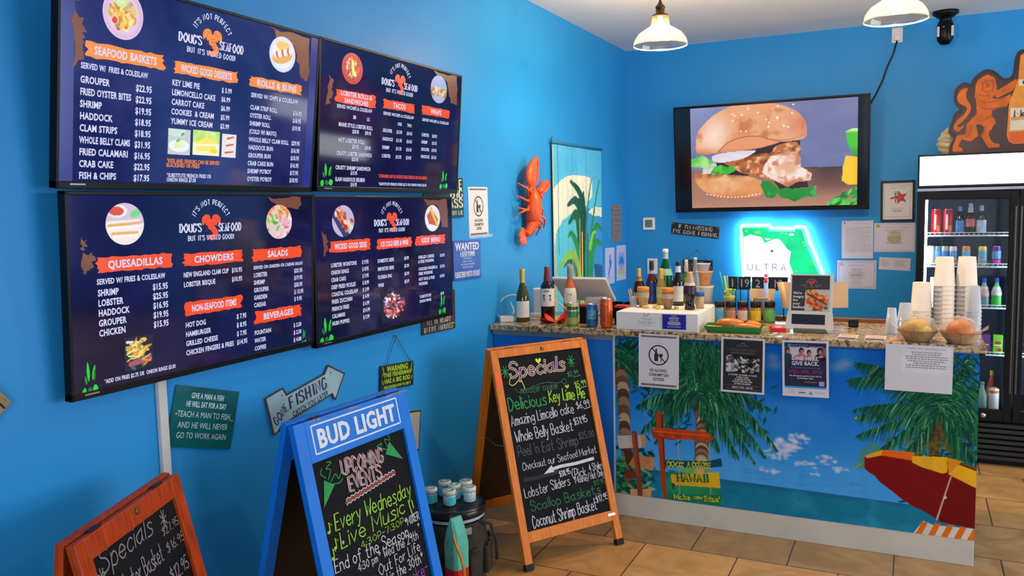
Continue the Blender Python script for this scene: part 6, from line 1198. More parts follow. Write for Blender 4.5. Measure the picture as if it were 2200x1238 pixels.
t = thing('toothpick_holder', 'tan cylinder of toothpicks with a blue lid at the carton\'s right end', 'holder', at(1.192, 4.64, BT)); MB().lathe([(0, 0), (.023, 0), (.024, .07), (.022, .072)], 18).build('body', mat('toothpick_tan', (206, 168, 120), rough=.5, var=.15, scale=60, stretch=(3, 3, .2)), t); MB().lathe([(.0, .07), (.0255, .07), (.0255, .09), (.022, .094), (0, .094)], 18).build('lid', mat('blue_lid', (20, 96, 176), rough=.4), t)
t = thing('stir_stick_cup', 'cup of splayed wooden stir sticks at the carton\'s left end', 'cup', at(.806, 4.63, BT)); MB().lathe([(0, 0), (.02, 0), (.024, .06), (.022, .06), (.018, .004)], 16).build('cup', CLEAR, t)
STK = mat('stir_stick_wood', (226, 160, 100), rough=.6, var=.1)
for k, (dx, dy, l) in enumerate(((-.03, .0, .1), (-.02, .01, .105), (.03, .01, .09), (.012, -.01, .085), (-.008, -.012, .095), (.02, .0, .08))):
    tag(MB().tube([(.806 + dx * .2, 4.63 + dy * .3, BT + .006), (.806 + dx, 4.63 + dy, BT + l)], .0028, 6).build('stir_stick', STK), 'pale wooden stir stick standing in the clear cup on the carton', 'stir stick', 'stir sticks in the cup')
# lemon wedges / yellow wrapped sweets on the carton
YEL = mat('yellow_sweet_wrap', (236, 200, 60), rough=.3)
for k, (x, y, s) in enumerate(((.90, 4.56, 1), (.955, 4.585, 1.2), (.975, 4.545, 1.0), (1.075, 4.575, 1.0))):
    o = MB().blob((0, 0, .008), (.02 * s, .011, .009), fn=lambda d: 1 + .12 * sin(d[0] * 9)).build('wrapped_sweet', YEL, None, at(x, y, BT, 40 * k)); tag(o, ('yellow wrapped sweet nearest the left orange-lidded jar', 'larger yellow wrapped sweet lying beside the clear beer bottle', 'yellow wrapped sweet at the carton front between the two jars', 'yellow wrapped sweet just right of the right orange-lidded jar')[k], 'sweet', 'yellow sweets on the carton')
# foam tubs behind the carton
FOAM = mat('foam_white', (222, 208, 194), rough=.75, var=.02, bump=.05, scale=120)
def tub(label, x, y, z, h, r0, r1, m, lidm=None, mark=None, name='foam_tub', group='tubs stacked behind the carton'):
    t = thing(name, label, 'tub', at(x, y, z), group); MB().lathe([(0, 0), (r0, 0), (r1, h * .94), (r1 * 1.07, h * .95), (r1 * 1.07, h), (r1 * .96, h), (r0 * .95, .004), (0, .004)], 22).build('body', m, t)
    if mark: mb = MB(); on_cyl(mb, (r0 + r1) / 2 + .0035, h * .42, FACE + .35, lambda q: q.ell(0, 0, .012, .011, 0, 0, 14)); mb.build('printed_dot', mark, t)
    return t
tub('tall pale foam tub carrying the other tubs behind the carton', 1.155, 4.925, CT, .20, .036, .05, FOAM)
tub('orange-printed tub standing on the tall foam tub', 1.15, 4.925, CT + .201, .085, .038, .05, mat('tub_peach', (226, 170, 110), rough=.6, var=.15), None, mat('tub_orange_dot', (236, 90, 20), rough=.5))
tub('small translucent portion tub topping the tub stack', 1.146, 4.925, CT + .287, .045, .03, .04, clear_mat('frosted_plastic', (210, 216, 232), .35, .3))
# spice jars
BLKLID = mat('black_lid', (20, 20, 22), rough=.45)
for i, (x, y, c1, c2, lb_) in enumerate(((1.262, 4.825, (70, 170, 206), (150, 190, 200), 'blue'), (1.326, 4.84, (206, 140, 110), (180, 110, 80), 'peach'), (1.390, 4.853, (226, 200, 190), (206, 40, 30), 'red and white'), (1.462, 4.865, (236, 196, 30), (226, 170, 30), 'yellow'), (1.538, 4.88, (110, 190, 90), (150, 180, 110), 'green'))):
    t = thing('spice_jar', 'black-lidded spice jar with a %s label in the row behind the green tray' % lb_, 'jar', at(x, y, CT), 'spice jars in a row'); r = .029
    MB().lathe([(0, 0), (r * .94, 0), (r, .006), (r, .082), (r * .9, .09)], 20).build('glass_body', mat('spice_fill_%d' % i, tuple(int(v * .8) for v in c2), rough=.12, var=.15, scale=80), t)
    MB().lathe([(r + .0008, .012), (r + .0008, .07)], 20, cap=False).build('label', mat('spice_label_%d' % i, c1, rough=.4, var=.12, scale=30), t)
    mb = MB(); on_cyl(mb, r + .0014, .02, FACE, lambda q: (q.rect(-.017, .0, .017, .008, 0, 0), q.poly([(-.012, .012), (.0, .026), (.014, .012)], 0, 1))); mb.build('label_print', [INK, mat('spice_mark_%d' % i, c2, rough=.5)], t)
    MB().lathe([(0, .088), (r * 1.02, .088), (r * 1.02, .117), (r * .95, .12), (0, .12)], 22).build('lid', BLKLID, t)
# straw cup
t = thing('straw_cup', 'white cup of colourful drink straws behind the spice jars', 'cup', at(1.298, 4.93, CT)); MB().lathe([(0, 0), (.026, 0), (.031, .135), (.033, .137), (.033, .142), (.028, .142), (.024, .004), (0, .004)], 20).build('cup', mat('cup_cream', (226, 206, 170), rough=.6), t); MB().lathe([(.0335, .13), (.0345, .137), (.0335, .145)], 20, cap=False).build('yellow_rim', mat('yellow_rim', (226, 210, 60), rough=.5), t)
for k, (dx, dy, l, cc, lb_) in enumerate(((-.055, 0, .285, (40, 170, 190), 'teal'), (-.03, .01, .258, (226, 220, 110), 'pale yellow'), (-.012, .0, .262, (90, 190, 130), 'green'))):
    tag(MB().tube([(1.298 + dx * .15, 4.93 + dy, CT + .006), (1.298 + dx * .45, 4.93 + dy, CT + .15), (1.298 + dx, 4.93 + dy, CT + l)], .0045, 8).build('drink_straw', mat('straw_' + lb_.replace(' ', '_'), cc, rough=.35)), '%s drink straw standing in the white cup behind the spice jars' % lb_, 'straw', 'drink straws in the cup')
for k, (dx, dz) in enumerate(((.0, .155), (.02, .163), (-.012, .168), (.024, .178), (.0, .18))):
    mb = MB(); n = 20; mb.tube([(1.298 + dx + (.012 + .0 * i) * cos(i / n * 2 * pi), 4.925 + .011 * sin(i / n * 2 * pi), CT + dz + .003 * sin(i / n * 6 * pi)) for i in range(n + 1)], .0042, 6); tag(mb.build('curly_straw_loop', mat(('loop_yellow', 'loop_green')[k % 2], ((230, 220, 60), (90, 200, 120))[k % 2], rough=.35)), ('lowest yellow curly straw loop on the cup rim', 'green curly straw loop on the right of the cup rim', 'left yellow curly straw loop above the cup rim', 'upper right green curly straw loop above the cup', 'topmost yellow curly straw loop above the cup')[k], 'straw', 'curly straws on the cup')
# tan tablet easel
TAN_WARM = mat('tan_warm_lit_case', (226, 188, 140), rough=.5, var=.04); BAMB = mat('bamboo', (206, 150, 84), rough=.5, var=.2, scale=30)  # for the white terminal the tan holds the warm lamp light
t = thing('tablet_easel', 'tan tablet leaning back on a small bamboo easel behind the spice jars', 'tablet stand', at(1.478, 4.935, CT)); mb = MB(); mb.prism([(-.065, .12), (.068, .122), (.075, .188), (-.068, .188)], -.008, .008, T=frame((0, 0, .0), (1, 0, 0), (0, .25, .97), (0, -.97, .25))); mb.build('tablet', TAN_WARM, t, bevel=.004)
for s in (-1, 1): MB().tube([(s * .062, -.02, .004), (s * .045, .0, .135)], .0055, 7).build('leg', BAMB, t)
MB().tube([(-.05, 0, .13), (.05, 0, .13)], .006, 7).build('crossbar', BAMB, t); MB().tube([(0, .07, .004), (0, .012, .13)], .0055, 7).build('back_leg', BAMB, t)
# table-number stands
for i, (x, num, y) in enumerate(((1.305, '1', 4.995), (1.373, '19', 5.0), (1.452, '2', 4.99), (1.565, '13', 4.995))):
    wd = (.06, .072, .068, .11)[i]; t = thing('table_number_stand', 'black table number %s on thin rods behind the counter top' % num, 'number stand', at(x, y, CT), 'table number stands')
    MB().box((0, 0, .212), (wd, .006, .078)).build('plate', mat('matte_black', (16, 16, 22), rough=.5), t); mb = MB(); mb.T = frame((0, -.0036, .19), (1, 0, 0), (0, 0, 1), (0, -1, 0)); T(mb, num, 0, 0, .046, 0, 'c', z=.0, sx=.9); mb.build('lettering', mat('number_silver', (176, 180, 196), rough=.4), t)
    for s in (-1, 1): MB().tube([(s * wd * .3, 0, .008), (s * wd * .3, 0, .176)], .0035, 7).build('rod', mat('matte_black', (16, 16, 22)), t)
    MB().box((0, 0, .004), (wd * .9, .05, .008)).build('base', mat('matte_black', (16, 16, 22)), t)
t = thing('spray_bottle', 'small white bottle with a red cap in front of the number stands', 'bottle', at(1.503, 4.955, CT)); MB().lathe([(0, 0), (.014, 0), (.015, .18), (.008, .2), (.007, .225)], 14).build('body', mat('white_blue_bottle', (206, 216, 246), rough=.4), t); MB().lathe([(0, .222), (.011, .222), (.011, .25), (0, .25)], 14).build('cap', mat('red_pink_cap', (236, 60, 80), rough=.4), t)
# green paper tray with rolls
GTR = mat('green_paper_tray', (40, 130, 60), rough=.5, var=.2, scale=10); t = thing('paper_tray', 'green paper tray of glazed rolls on the counter front', 'tray', at(1.415, 4.475, CT, 4))
mb = MB(); a, b = .150, .075; vs = [(-a * .88, -b * .8, .001), (a * .88, -b * .8, .001), (a * .88, b * .8, .001), (-a * .88, b * .8, .001), (-a, -b, .034), (a, -b, .034), (a, b, .034), (-a, b, .034)]; mb.add(vs, [(0, 1, 2, 3), (0, 1, 5, 4), (1, 2, 6, 5), (2, 3, 7, 6), (3, 0, 4, 7)]); o = mb.build('tray', GTR, t); sm = o.modifiers.new('thickness', 'SOLIDIFY'); sm.thickness = .002
ROLL = mat('glazed_roll', (232, 128, 36), rough=.3, var=.2, scale=14, coat=.4)
for i, (x, y, l, w_, hh, a, lb_) in enumerate(((1.385, 4.512, .078, .032, .03, 3, 'large glazed orange roll at the back of the green tray'), (1.505, 4.508, .048, .026, .025, -12, 'short glazed roll at the right back of the green tray'), (1.485, 4.448, .072, .026, .022, -6, 'glazed roll along the front of the green tray'))):
    o = MB().blob((0, 0, hh), (l, w_, hh), fn=lambda d: 1 + .05 * sin(9 * d[0])).build('glazed_roll', ROLL, None, at(x, y, CT + .007, a)); tag(o, lb_, 'roll', 'rolls in the green tray')
tag(MB().box((0, 0, .012), (.085, .03, .014)).build('sweet_potato_wedge', mat('orange_wedge', (240, 150, 60), rough=.5, var=.15), None, at(1.315, 4.445, CT + .012, -18), bevel=.006), 'cut orange wedge at the left end of the green tray', 'food')
# packets and stickers
def packet(name, label, x, y, a, w_, d, m, group='packets and stickers by the feedback screen', h=.008, cat='packet'): tag(MB().box((0, 0, h / 2), (w_, d, h)).build(name, m, None, at(x, y, CT, a), bevel=.002), label, cat, group)
packet('red_packet', 'crumpled red packet left of the feedback screen', 1.625, 4.56, 20, .07, .09, mat('packet_red', (222, 24, 20), rough=.35, var=.2), h=.022)
packet('white_packet', 'white packet lying on behind the red packet', 1.635, 4.68, 10, .075, .08, mat('packet_white', (232, 230, 236), rough=.4), h=.026)
for i, (x, y, cc, lb_) in enumerate(((1.618, 4.42, (120, 226, 170), 'mint green'), (1.625, 4.475, (240, 240, 240), 'white'), (1.662, 4.47, (110, 200, 170), 'teal'), (1.66, 4.43, (236, 150, 140), 'salmon pink'))):
    o = MB().lathe([(0, 0), (.014, 0), (.014, .002), (0, .002)], 16).build('round_sticker', mat('sticker_%d' % i, cc, rough=.5), None, at(x, y, CT)); tag(o, 'small round %s sticker on the counter before the feedback screen' % lb_, 'sticker', 'round stickers on the counter')
# feedback screen
t = thing('feedback_kiosk', 'white feedback kiosk reading We\'re hungry for your feedback on the counter', 'kiosk', at(1.79, 4.545, CT)); KW = mat('kiosk_white', (232, 220, 204), rough=.4, var=.02)
MB().box((0, .03, .012), (.16, .1, .024)).build('foot', mat('foot_grey', (96, 96, 90), rough=.5), t, bevel=.004)
Kf = frame((0, -.012, .018), (1, 0, 0), (0, .18, .983), (0, -.983, .18))
mb = MB(); mb.prism([(-.118, 0), (.112, 0), (.116, .01), (.108, .095), (-.112, .095), (-.122, .01)], -.03, 0, T=Kf); mb.build('body', KW, t, bevel=.006, seg=3)
mb = MB(); mb.prism([(-.108, .08), (.108, .08), (.112, .292), (-.102, .292)], -.008, .002, T=Kf); mb.build('sign_holder', KW, t, bevel=.002)
mb = MB(); mb.T = Kf; mb.rect(-.09, .027, .075, .08, .0012, 0); mb.build('screen', mat('kiosk_dark_screen', (44, 42, 52), rough=.15), t)
mb = MB(); mb.T = Kf; mb.rect(-.094, .098, .094, .284, .0026, 0); mb.rect(.0, .096, .1, .098, .0024, 1); z = .0032
mb.ring(.004, .240, .026, .0025, z, 3, 16, .15, pi - .15); [mb.ell(.004 + s * .008, .25, .008, .009, z, 2, 10) for s in (-1, 1)]; mb.ell(.004, .238, .007, .012, z + .0002, 2, 10); T(mb, "DOUG'S", -.048, .230, .006, 3, z=z, width=.03); T(mb, 'SEAFOOD', .02, .230, .006, 3, z=z, width=.034); T(mb, 'BUT IT\'S WICKED GOOD!', .004, .221, .004, 3, 'c', z=z, width=.07)
for i, tx in enumerate(("We're", 'hungry', 'for', 'your', 'feedback')): T(mb, tx, -.086, .185 - .0185 * i, .0125, 1, 'l', True, z=.006, width=(.044, .054, .026, .036, .064)[i])
mb.build('lettering', [mat('kiosk_charcoal', (50, 44, 44), rough=.5), mat('letter_cream', (236, 226, 210), rough=.5), mat('kiosk_lobster_red', (190, 60, 50), rough=.5), mat('kiosk_grey_text', (160, 146, 140), rough=.5)], t)
def lobroll():
    c = Canvas(-.062, .062, -.056, .056, 90, (206, 196, 180)); rs = random.Random(5); c.ell(-.04, .05, .03, .016, (60, 110, 50), 0, .4); c.ell(.0, -.01, .058, .044, (186, 146, 110), -.3, .15)
    for (x0, y0) in ((-.005, .022), (-.02, -.02)):
        for k in range(26): u = rs.uniform(-1, 1); c.ell(x0 + u * .045 + rs.gauss(0, .004), y0 - u * .022 + rs.gauss(0, .008), .013, .008, rs.choice([(226, 80, 40), (240, 110, 60), (206, 60, 30), (246, 160, 90), (230, 170, 80)]), rs.uniform(0, 3), .3)
    c.line((-.045, .03), (.045, -.02), .01, .006, (110, 60, 30)); c.ell(.042, -.04, .012, .01, (50, 130, 60), 0, .3); c.ell(-.01, -.05, .018, .008, (110, 80, 70), 0, .3); return c
picture('food_photo', lobroll(), PIC_P, t, Kf @ Matrix.Translation((.035, .155, .0036)))
# point-of-sale display behind the kiosk, warm lamp light put into its tan colour
t = thing('sale_terminal', 'large white point-of-sale display, coloured tan as if warmly lit, seen from behind the feedback kiosk', 'monitor', at(1.765, 4.86, CT)); mb = MB(); mb.prism([(-.19, .235), (.185, .24), (.188, .10), (-.152, .085)], -.02, .02, T=frame((0, 0, 0), (1, 0, 0), (0, .12, .993), (0, -.993, .12))); mb.build('screen_case', TAN_WARM, t, bevel=.014, seg=3); MB().tube([(-.165, -.015, .235), (-.135, -.02, .092)], .016, 10).build('rounded_edge', TAN_WARM, t)
MB().box((0, .03, .06), (.10, .05, .12)).build('stand', TAN_WARM, t, bevel=.01); MB().box((0, .03, .006), (.18, .13, .012)).build('base', TAN_WARM, t, bevel=.004)
tag(MB().box((0, 0, .02), (.05, .05, .04)).build('small_black_cube', BLK, None, at(1.985, 4.83, CT), bevel=.006), 'small black cube on the counter between the kiosk and the clear cups', 'gadget')
# cards
for i, (x, y, w_, d, a, lb_, c1, c2) in enumerate(((1.982, 4.45, .092, .16, -3, 'long brochure card nearest the feedback kiosk', (226, 200, 170), (60, 50, 110)), (2.11, 4.45, .095, .155, -2, 'brochure card in the middle of the three', (232, 210, 180), (70, 60, 120)), (2.21, 4.43, .07, .11, 2, 'small pile of orange-printed slips beside the left bowl', (226, 180, 130), (206, 110, 40)))):
    o = MB().box((0, 0, .0012), (w_, d, .0024)).build('brochure_card', mat('card_%d' % i, c1, rough=.5, var=.06), None, at(x, y, CT, a)); tag(o, lb_, 'card', 'cards along the counter edge'); mb = MB(); mb.rect(-w_ * .46, -d * .47, w_ * .46, -d * .18, .0027, 0); lines_of_print(mb, -w_ * .4, w_ * .4, d * .4, -d * .1, 5, 1, .0027, i, 'l', .35); mb.build('lettering', [mat('card_print_%d' % i, c2, rough=.5, var=.4, scale=40), GREYINK], o)
# clear portion-cup stacks
def nested(label_top, label_rest, x, y, n, h, r0, r1, step, m, name, cat, group, z=CT):
    t0 = None
    for k in range(n):
        M = at(x, y, z + step * k); lb_ = label_top if k == n - 1 else label_rest
        if t0 is None:
            o = MB().lathe([(r1 * 1.06, 0), (r1 * 1.06, .004), (r1, .005), (r0, h), (0, h), (0, h - .002), (r0 * .96, h - .002), (r1 * .97, .0)], 22, cap=False).build(name, m, None, M); tag(o, lb_, cat, group); t0 = o
        else: copy_tree(t0, M, lb_, group)
nested('topmost cup of the short clear cup stack left of the foam cups', 'clear cup nested in the short stack left of the foam cups, below its top', 2.178, 4.62, 6, .08, .02, .027, .011, CLEAR, 'clear_portion_cup', 'cup', 'clear cups in the short stack')
nested('topmost cup of the wider clear cup stack beside the left bowl', 'clear cup nested in the wider stack beside the left bowl, below its top', 2.24, 4.735, 6, .09, .028, .038, .012, CLEAR, 'clear_portion_cup', 'cup', 'clear cups in the wide stack')
FOAMC = mat('foam_cup', (226, 214, 202), rough=.7, var=.02)
nested('topmost upside-down foam cup of the shortest foam stack', 'foam cup nested under the top one of the shortest foam stack', 2.313, 4.80, 6, .15, .042, .050, .0205, FOAMC, 'foam_cup', 'cup', 'foam cups in the shortest stack')
nested('topmost upside-down foam cup of the middle tall stack', 'foam cup nested under the top one of the middle tall stack', 2.418, 4.82, 11, .15, .040, .050, .0235, FOAMC, 'foam_cup', 'cup', 'foam cups in the middle stack')
nested('topmost upside-down foam cup of the right-hand tall stack by the fridge', 'foam cup nested under the top one of the right-hand tall stack', 2.520, 4.84, 11, .15, .040, .050, .0235, FOAMC, 'foam_cup', 'cup', 'foam cups in the right stack')
nested('topmost clear lid cup beside the right-hand bowl', 'clear cup nested in the stack beside the right-hand bowl, below its top', 2.545, 4.68, 7, .13, .026, .036, .02, CLEAR, 'clear_drink_cup', 'cup', 'clear cups at the counter end')
# bowls of wrapped buns
PAPERBOWL = mat('kraft_paper_bowl', (176, 140, 96), rough=.7, var=.35, scale=22)
WRAP = clear_mat('cling_film', (240, 232, 220), .95, .06)
for i, (x, y, cc, lb_, bl) in enumerate(((2.297, 4.44, (240, 190, 90), 'left', 'pale yellow pastry'), (2.478, 4.42, (226, 130, 50), 'right', 'browned round bun'))):
    t = thing('paper_bowl', 'brown paper bowl, %s of the two on the counter, with a %s' % (lb_, bl), 'bowl', at(x, y, CT, 20 * i), 'paper bowls on the counter end'); mb = MB(); n = 10
    mb.lathe([(0, .001), (.05, 0), (.056, .004), (.088, .05), (.094, .054), (.086, .05), (.052, .007), (0, .006)], 10, smooth=False, cap=False); mb.build('bowl', PAPERBOWL, t)
    fn = (lambda d: 1 + .14 * sin(5 * d[0]) * cos(6 * d[1])) if i == 0 else (lambda d: 1 + .05 * sin(4 * d[0] + 1) * cos(5 * d[1]))
    o = MB().blob((0, 0, .052), (.062, .056, .044 + .008 * i), nu=20, nv=12, fn=fn).build('bread_bun', mat(('pastry_yellow', 'bun_brown')[i], cc, rough=.4, var=.25, scale=22, bump=.4), None, at(x, y, CT + .008, 0)); tag(o, '%s wrapped in film in the %s paper bowl' % (bl, lb_), 'bun', 'wrapped buns')
    if i == 0: o = MB().blob((.02, -.03, .045), (.045, .03, .024), fn=fn).build('bread_slice', mat('pastry_light', (250, 216, 120), rough=.4, var=.15), None, at(x, y, CT + .012, 0)); tag(o, 'small pale pastry piece at the front of the left paper bowl', 'bun', 'wrapped buns')
    def crumple(d): return 1 + .07 * sin(11 * d[0] + 3 * i) * sin(9 * d[1]) + .05 * sin(17 * d[2] + d[0] * 5)
    o = MB().blob((0, 0, .05), (.085, .08, .066), nu=26, nv=14, fn=crumple).build('cling_film', WRAP, None, at(x, y, CT + .012, 0)); tag(o, 'clear crumpled film over the bun in the %s paper bowl' % lb_, 'film wrap', 'film wraps')
    mb = MB(); [mb.add([(sx_ * .085, .02, .05), (sx_ * .12, .03, .075), (sx_ * .115, -.01, .06), (sx_ * .084, -.02, .045)], [(0, 1, 2, 3)]) for sx_ in (-1, 1)]; mb.build('film_tail', WRAP, o)

# ================================================================== pendant lamps
BRONZE = mat('dark_bronze', (62, 36, 20), rough=.4, metal=.6)
def shade_mat():
    m = bpy.data.materials.new('ribbed_glass_shade'); m.use_nodes = True; nt = m.node_tree; N = nt.nodes.new; L = nt.links.new; nt.nodes.remove(nt.nodes['Principled BSDF'])
    tl = N('ShaderNodeBsdfTranslucent'); tl.inputs[0].default_value = (.50, .34, .16, 1); tr = N('ShaderNodeBsdfTransparent'); tr.inputs[0].default_value = (1, .95, .86, 1); gl = N('ShaderNodeBsdfGlossy'); gl.inputs['Roughness'].default_value = .1
    m1 = N('ShaderNodeMixShader'); m1.inputs[0].default_value = .80; L(tl.outputs[0], m1.inputs[1]); L(tr.outputs[0], m1.inputs[2]); m2 = N('ShaderNodeMixShader'); m2.inputs[0].default_value = .08; L(m1.outputs[0], m2.inputs[1]); L(gl.outputs[0], m2.inputs[2]); L(m2.outputs[0], nt.nodes['Material Output'].inputs[0])
    return m
SHADE = shade_mat(); BULB = mat('lit_bulb', (255, 214, 150), emit=14.0, var=0)
for i, (x, lb_) in enumerate(((.927, 'glass pendant lamp nearer the left wall, hung above the wine bottles'), (2.163, 'glass pendant lamp hung above the feedback kiosk and cups'))):
    t = thing('pendant_lamp', lb_, 'lamp', at(x, 4.8, 2.672), 'pendant lamps over the counter')
    pr = [(.153, 0), (.1525, .010), (.146, .034), (.122, .068), (.080, .094), (.056, .108), (.051, .125), (.047, .165)]
    prof = [pr[0]]
    for a, b in zip(pr, pr[1:]): prof += [((a[0] + b[0]) / 2 + .0012, (a[1] + b[1]) / 2), b]
    MB().lathe(prof, 36, cap=False).build('lamp_shade', SHADE, t)
    MB().lathe([(.153, -.002), (.156, 0), (.153, .004)], 36, cap=False).build('shade_rim', mat('glass_rim', (250, 236, 206), rough=.15, trans=.3), t)
    MB().lathe([(.040, .160), (.046, .166), (.046, .172), (.026, .178), (.024, .205), (.028, .212), (.026, .222), (.014, .236), (.008, .25), (.006, .26)], 20).build('socket', BRONZE, t)
    MB().tube([(0, 0, .255), (0, 0, CEIL - 2.672 - .02)], .004, 8).build('cord', BLK, t)
    MB().lathe([(.0, .0), (.06, .0), (.06, -.012), (.02, -.028), (0, -.028)][::-1], 22, c=(0, 0, CEIL - 2.672)).build('ceiling_rose', BRONZE, t)
    MB().lathe([(0, .048), (.018, .052), (.029, .072), (.028, .09), (.016, .12), (.013, .16)], 18).build('bulb', BULB, t)
    l = bpy.data.lights.new('pendant_glow', 'POINT'); l.energy = PENDANT_W; l.color = (1.0, .74, .46); l.shadow_soft_size = .035
    lo = bpy.data.objects.new('pendant_glow', l); COL.objects.link(lo); lo.parent = t; lo.location = (0, 0, .03)
# ================================================================== easel signs on the floor
CHALK_BLACK = mat('chalkboard_black', (15, 16, 20), rough=.7, var=.25, scale=5, spec=.2)
OAK = mat('orange_oak', (214, 118, 30), rough=.45, var=.22, scale=9, stretch=(14, 1.2, 14), spec=.3); MAHOG = mat('red_brown_wood', (176, 62, 8), rough=.4, var=.35, scale=9, stretch=(10, 1.2, 10), spec=.3); BLUEWOOD = mat('bright_blue_paint', (0, 118, 220), rough=.45, var=.05, scale=6)
RUBBER = mat('black_rubber', (18, 18, 18), rough=.7); DARKBACK = mat('dark_brown_board', (58, 32, 16), rough=.6, var=.2)
CH = [mat('chalk_white', (206, 206, 214), rough=.9, var=.12, scale=90), mat('chalk_lime', (150, 206, 60), rough=.9, var=.15, scale=90), mat('chalk_green', (50, 150, 84), rough=.9, var=.2, scale=90), mat('chalk_violet', (130, 70, 150), rough=.9, var=.15, scale=90), mat('chalk_yellow', (222, 226, 110), rough=.9, var=.15, scale=90), mat('chalk_grey', (96, 108, 114), rough=.9, var=.2, scale=90), mat('chalk_dark_green', (52, 112, 80), rough=.9, var=.2, scale=90), mat('chalk_brown', (140, 70, 52), rough=.9, var=.2, scale=90), mat('chalk_smudge', (40, 44, 50), rough=.9, var=.2)]
def a_frame(name, label, foot, th, tilt, w, s, stile, top, bottom_rail, wood, feet, rear_spread, chain=True, thick=.022, board_back=DARKBACK, cut=False):
    """two hinged panels; local frame of the front panel: x along it, y up the slope, z out of its face"""
    d = Vector((cos(th), sin(th), 0)); n = Vector((sin(th), -cos(th), 0)); upv = Vector((0, 0, 1)) * cos(tilt) - n * sin(tilt); out = d.cross(upv)
    t = thing(name, label, 'easel sign', frame(foot, d, n * -1, (0, 0, 1)))   # x along, y away from viewer, z up
    Tf = frame((0, 0, 0), (1, 0, 0), (0, sin(tilt), cos(tilt)), (0, -cos(tilt), sin(tilt)))
    mb = MB(); y0 = feet
    for x in (stile / 2, w - stile / 2): mb.box((x, s / 2, -thick / 2), (stile, s, thick))
    mb.box((w / 2, s - top / 2, -thick / 2), (w - 2 * stile, top, thick)); mb.box((w / 2, y0 + bottom_rail / 2, -thick / 2), (w - 2 * stile, bottom_rail, thick))
    mb.build('front_frame', wood, t, Tf, bevel=.002)
    bd = MB().box((w / 2, (y0 + bottom_rail + s - top) / 2, -thick * .62), (w - 2 * stile, s - top - y0 - bottom_rail, .006)).build('chalkboard', CHALK_BLACK, t, Tf)
    # rear panel
    sp = s * sin(tilt); yr = 2 * sp * rear_spread; a2 = math.atan2(yr - sp, s * cos(tilt)); s2 = math.hypot(yr - sp, s * cos(tilt)); top_y, top_z = sp + thick * 1.1, s * cos(tilt)
    Tr = frame((0, yr + thick * 1.1, 0), (1, 0, 0), (0, -sin(a2), cos(a2)), (0, -cos(a2), -sin(a2)))
    mb = MB()
    for x in (stile / 2, w - stile / 2): mb.box((x, s2 / 2, -thick / 2), (stile, s2, thick))
    mb.box((w / 2, s2 - top / 2, -thick / 2), (w - 2 * stile, top, thick)); mb.box((w / 2, y0 + bottom_rail / 2, -thick / 2), (w - 2 * stile, bottom_rail, thick)); mb.build('rear_frame', wood, t, Tr, bevel=.002)
    MB().box((w / 2, (y0 + bottom_rail + s2 - top) / 2, -thick / 2), (w - 2 * stile, s2 - top - y0 - bottom_rail, .008)).build('rear_board', board_back, t, Tr)
    for x in (w * .2, w * .8): MB().box((x, top_y - thick * .5, top_z + .0005), (.045, thick * .7, .002)).build('hinge', mat('hinge_dark', (60, 46, 36), rough=.5, metal=.4), t)
    if chain: 
        for x in (stile / 2, w - stile / 2): MB().tube([(x, sp * .55 + .002, s * .55 * cos(tilt)), (x, sp, s * .53 * cos(tilt)), (x, yr - (yr - sp) * .55, s * .55 * cos(tilt))], .0022, 6).build('stay_chain', STEEL, t)
    for x in (stile / 2, w - stile / 2):
        MB().box((x, .014, -thick / 2), (stile + .004, .03, thick + .004)).build('rubber_foot', RUBBER, t, Tf); MB().box((x, .014, -thick / 2), (stile + .004, .03, thick + .004)).build('rubber_foot', RUBBER, t, Tr)
    return t, bd, Tf, s
# ---- orange wooden easel with the specials
t, bd, Tf, s = a_frame('specials_easel', 'orange wooden easel chalkboard with coloured Specials standing before the counter', (.623, 3.487, .004), 1.001, .285, .6, 1.082, .042, .042, .052, OAK, .125, .93)
mb = MB(); mb.lathe([(0, 0), (.011, 0), (.011, .003), (.006, .006), (0, .006)], 14, T=Matrix.Translation((.31, 1.062, 0))); mb.build('round_catch', mat('dull_brass', (120, 96, 60), rough=.4, metal=.7), t, Tf)
MB().box((.555, .158, .001), (.045, .012, .002)).build('maker_plate', mat('silver_plate', (190, 190, 190), rough=.3, metal=.7), t, Tf)
MB().box((.02, .93, .0008), (.03, .075, .0012)).build('orange_tape', mat('fluorescent_orange', (255, 90, 10), rough=.5), t, Tf)
mb = MB(); z = -.0085; h_ = lambda *a, **k: H(mb, *a, z=z, **k)
H(mb, 'Specials', .096, .934, .072, 4, w=.19, width=.335, z=z + .0004, jit=.04, shear=.15); H(mb, 'Specials', .096, .934, .072, 3, w=.115, width=.335, z=z + .0008, jit=.04, shear=.15)
mb.strip(_curve([(.10, .94), (.085, .905), (.11, .895), (.15, .92), (.165, .89), (.17, .865)], 4), .004, z, 4); mb.poly(_curve([(.279, .985), (.262, 1.003), (.268, 1.015), (.279, 1.007), (.290, 1.015), (.296, 1.003), (.279, .985)], 3), z, 4)
for cx, cy in ((.072, .967), (.482, .975)):
    for k in range(4): a = pi * k / 4 + .3; mb.strip([(cx - .024 * cos(a), cy - .032 * sin(a)), (cx + .024 * cos(a), cy + .032 * sin(a))], .004, z, 2)
h_('monster cookie', .142, .845, .036, 6, w=.1, width=.225, jit=.06); mb.strip(_curve([(.115, .875), (.13, .855), (.2, .868), (.3, .885), (.38, .872), (.42, .89), (.43, .87), (.41, .862), (.40, .878)], 4), .003, z, 6)
h_('$2.99', .445, .895, .024, 2, w=.12, width=.07, rot=.1); mb.strip([(.475, .889), (.525, .895)], .003, z, 2); h_('$5.99', .478, .835, .028, 1, w=.12, width=.075, rot=.08); mb.strip([(.51, .828), (.56, .833)], .003, z, 1)
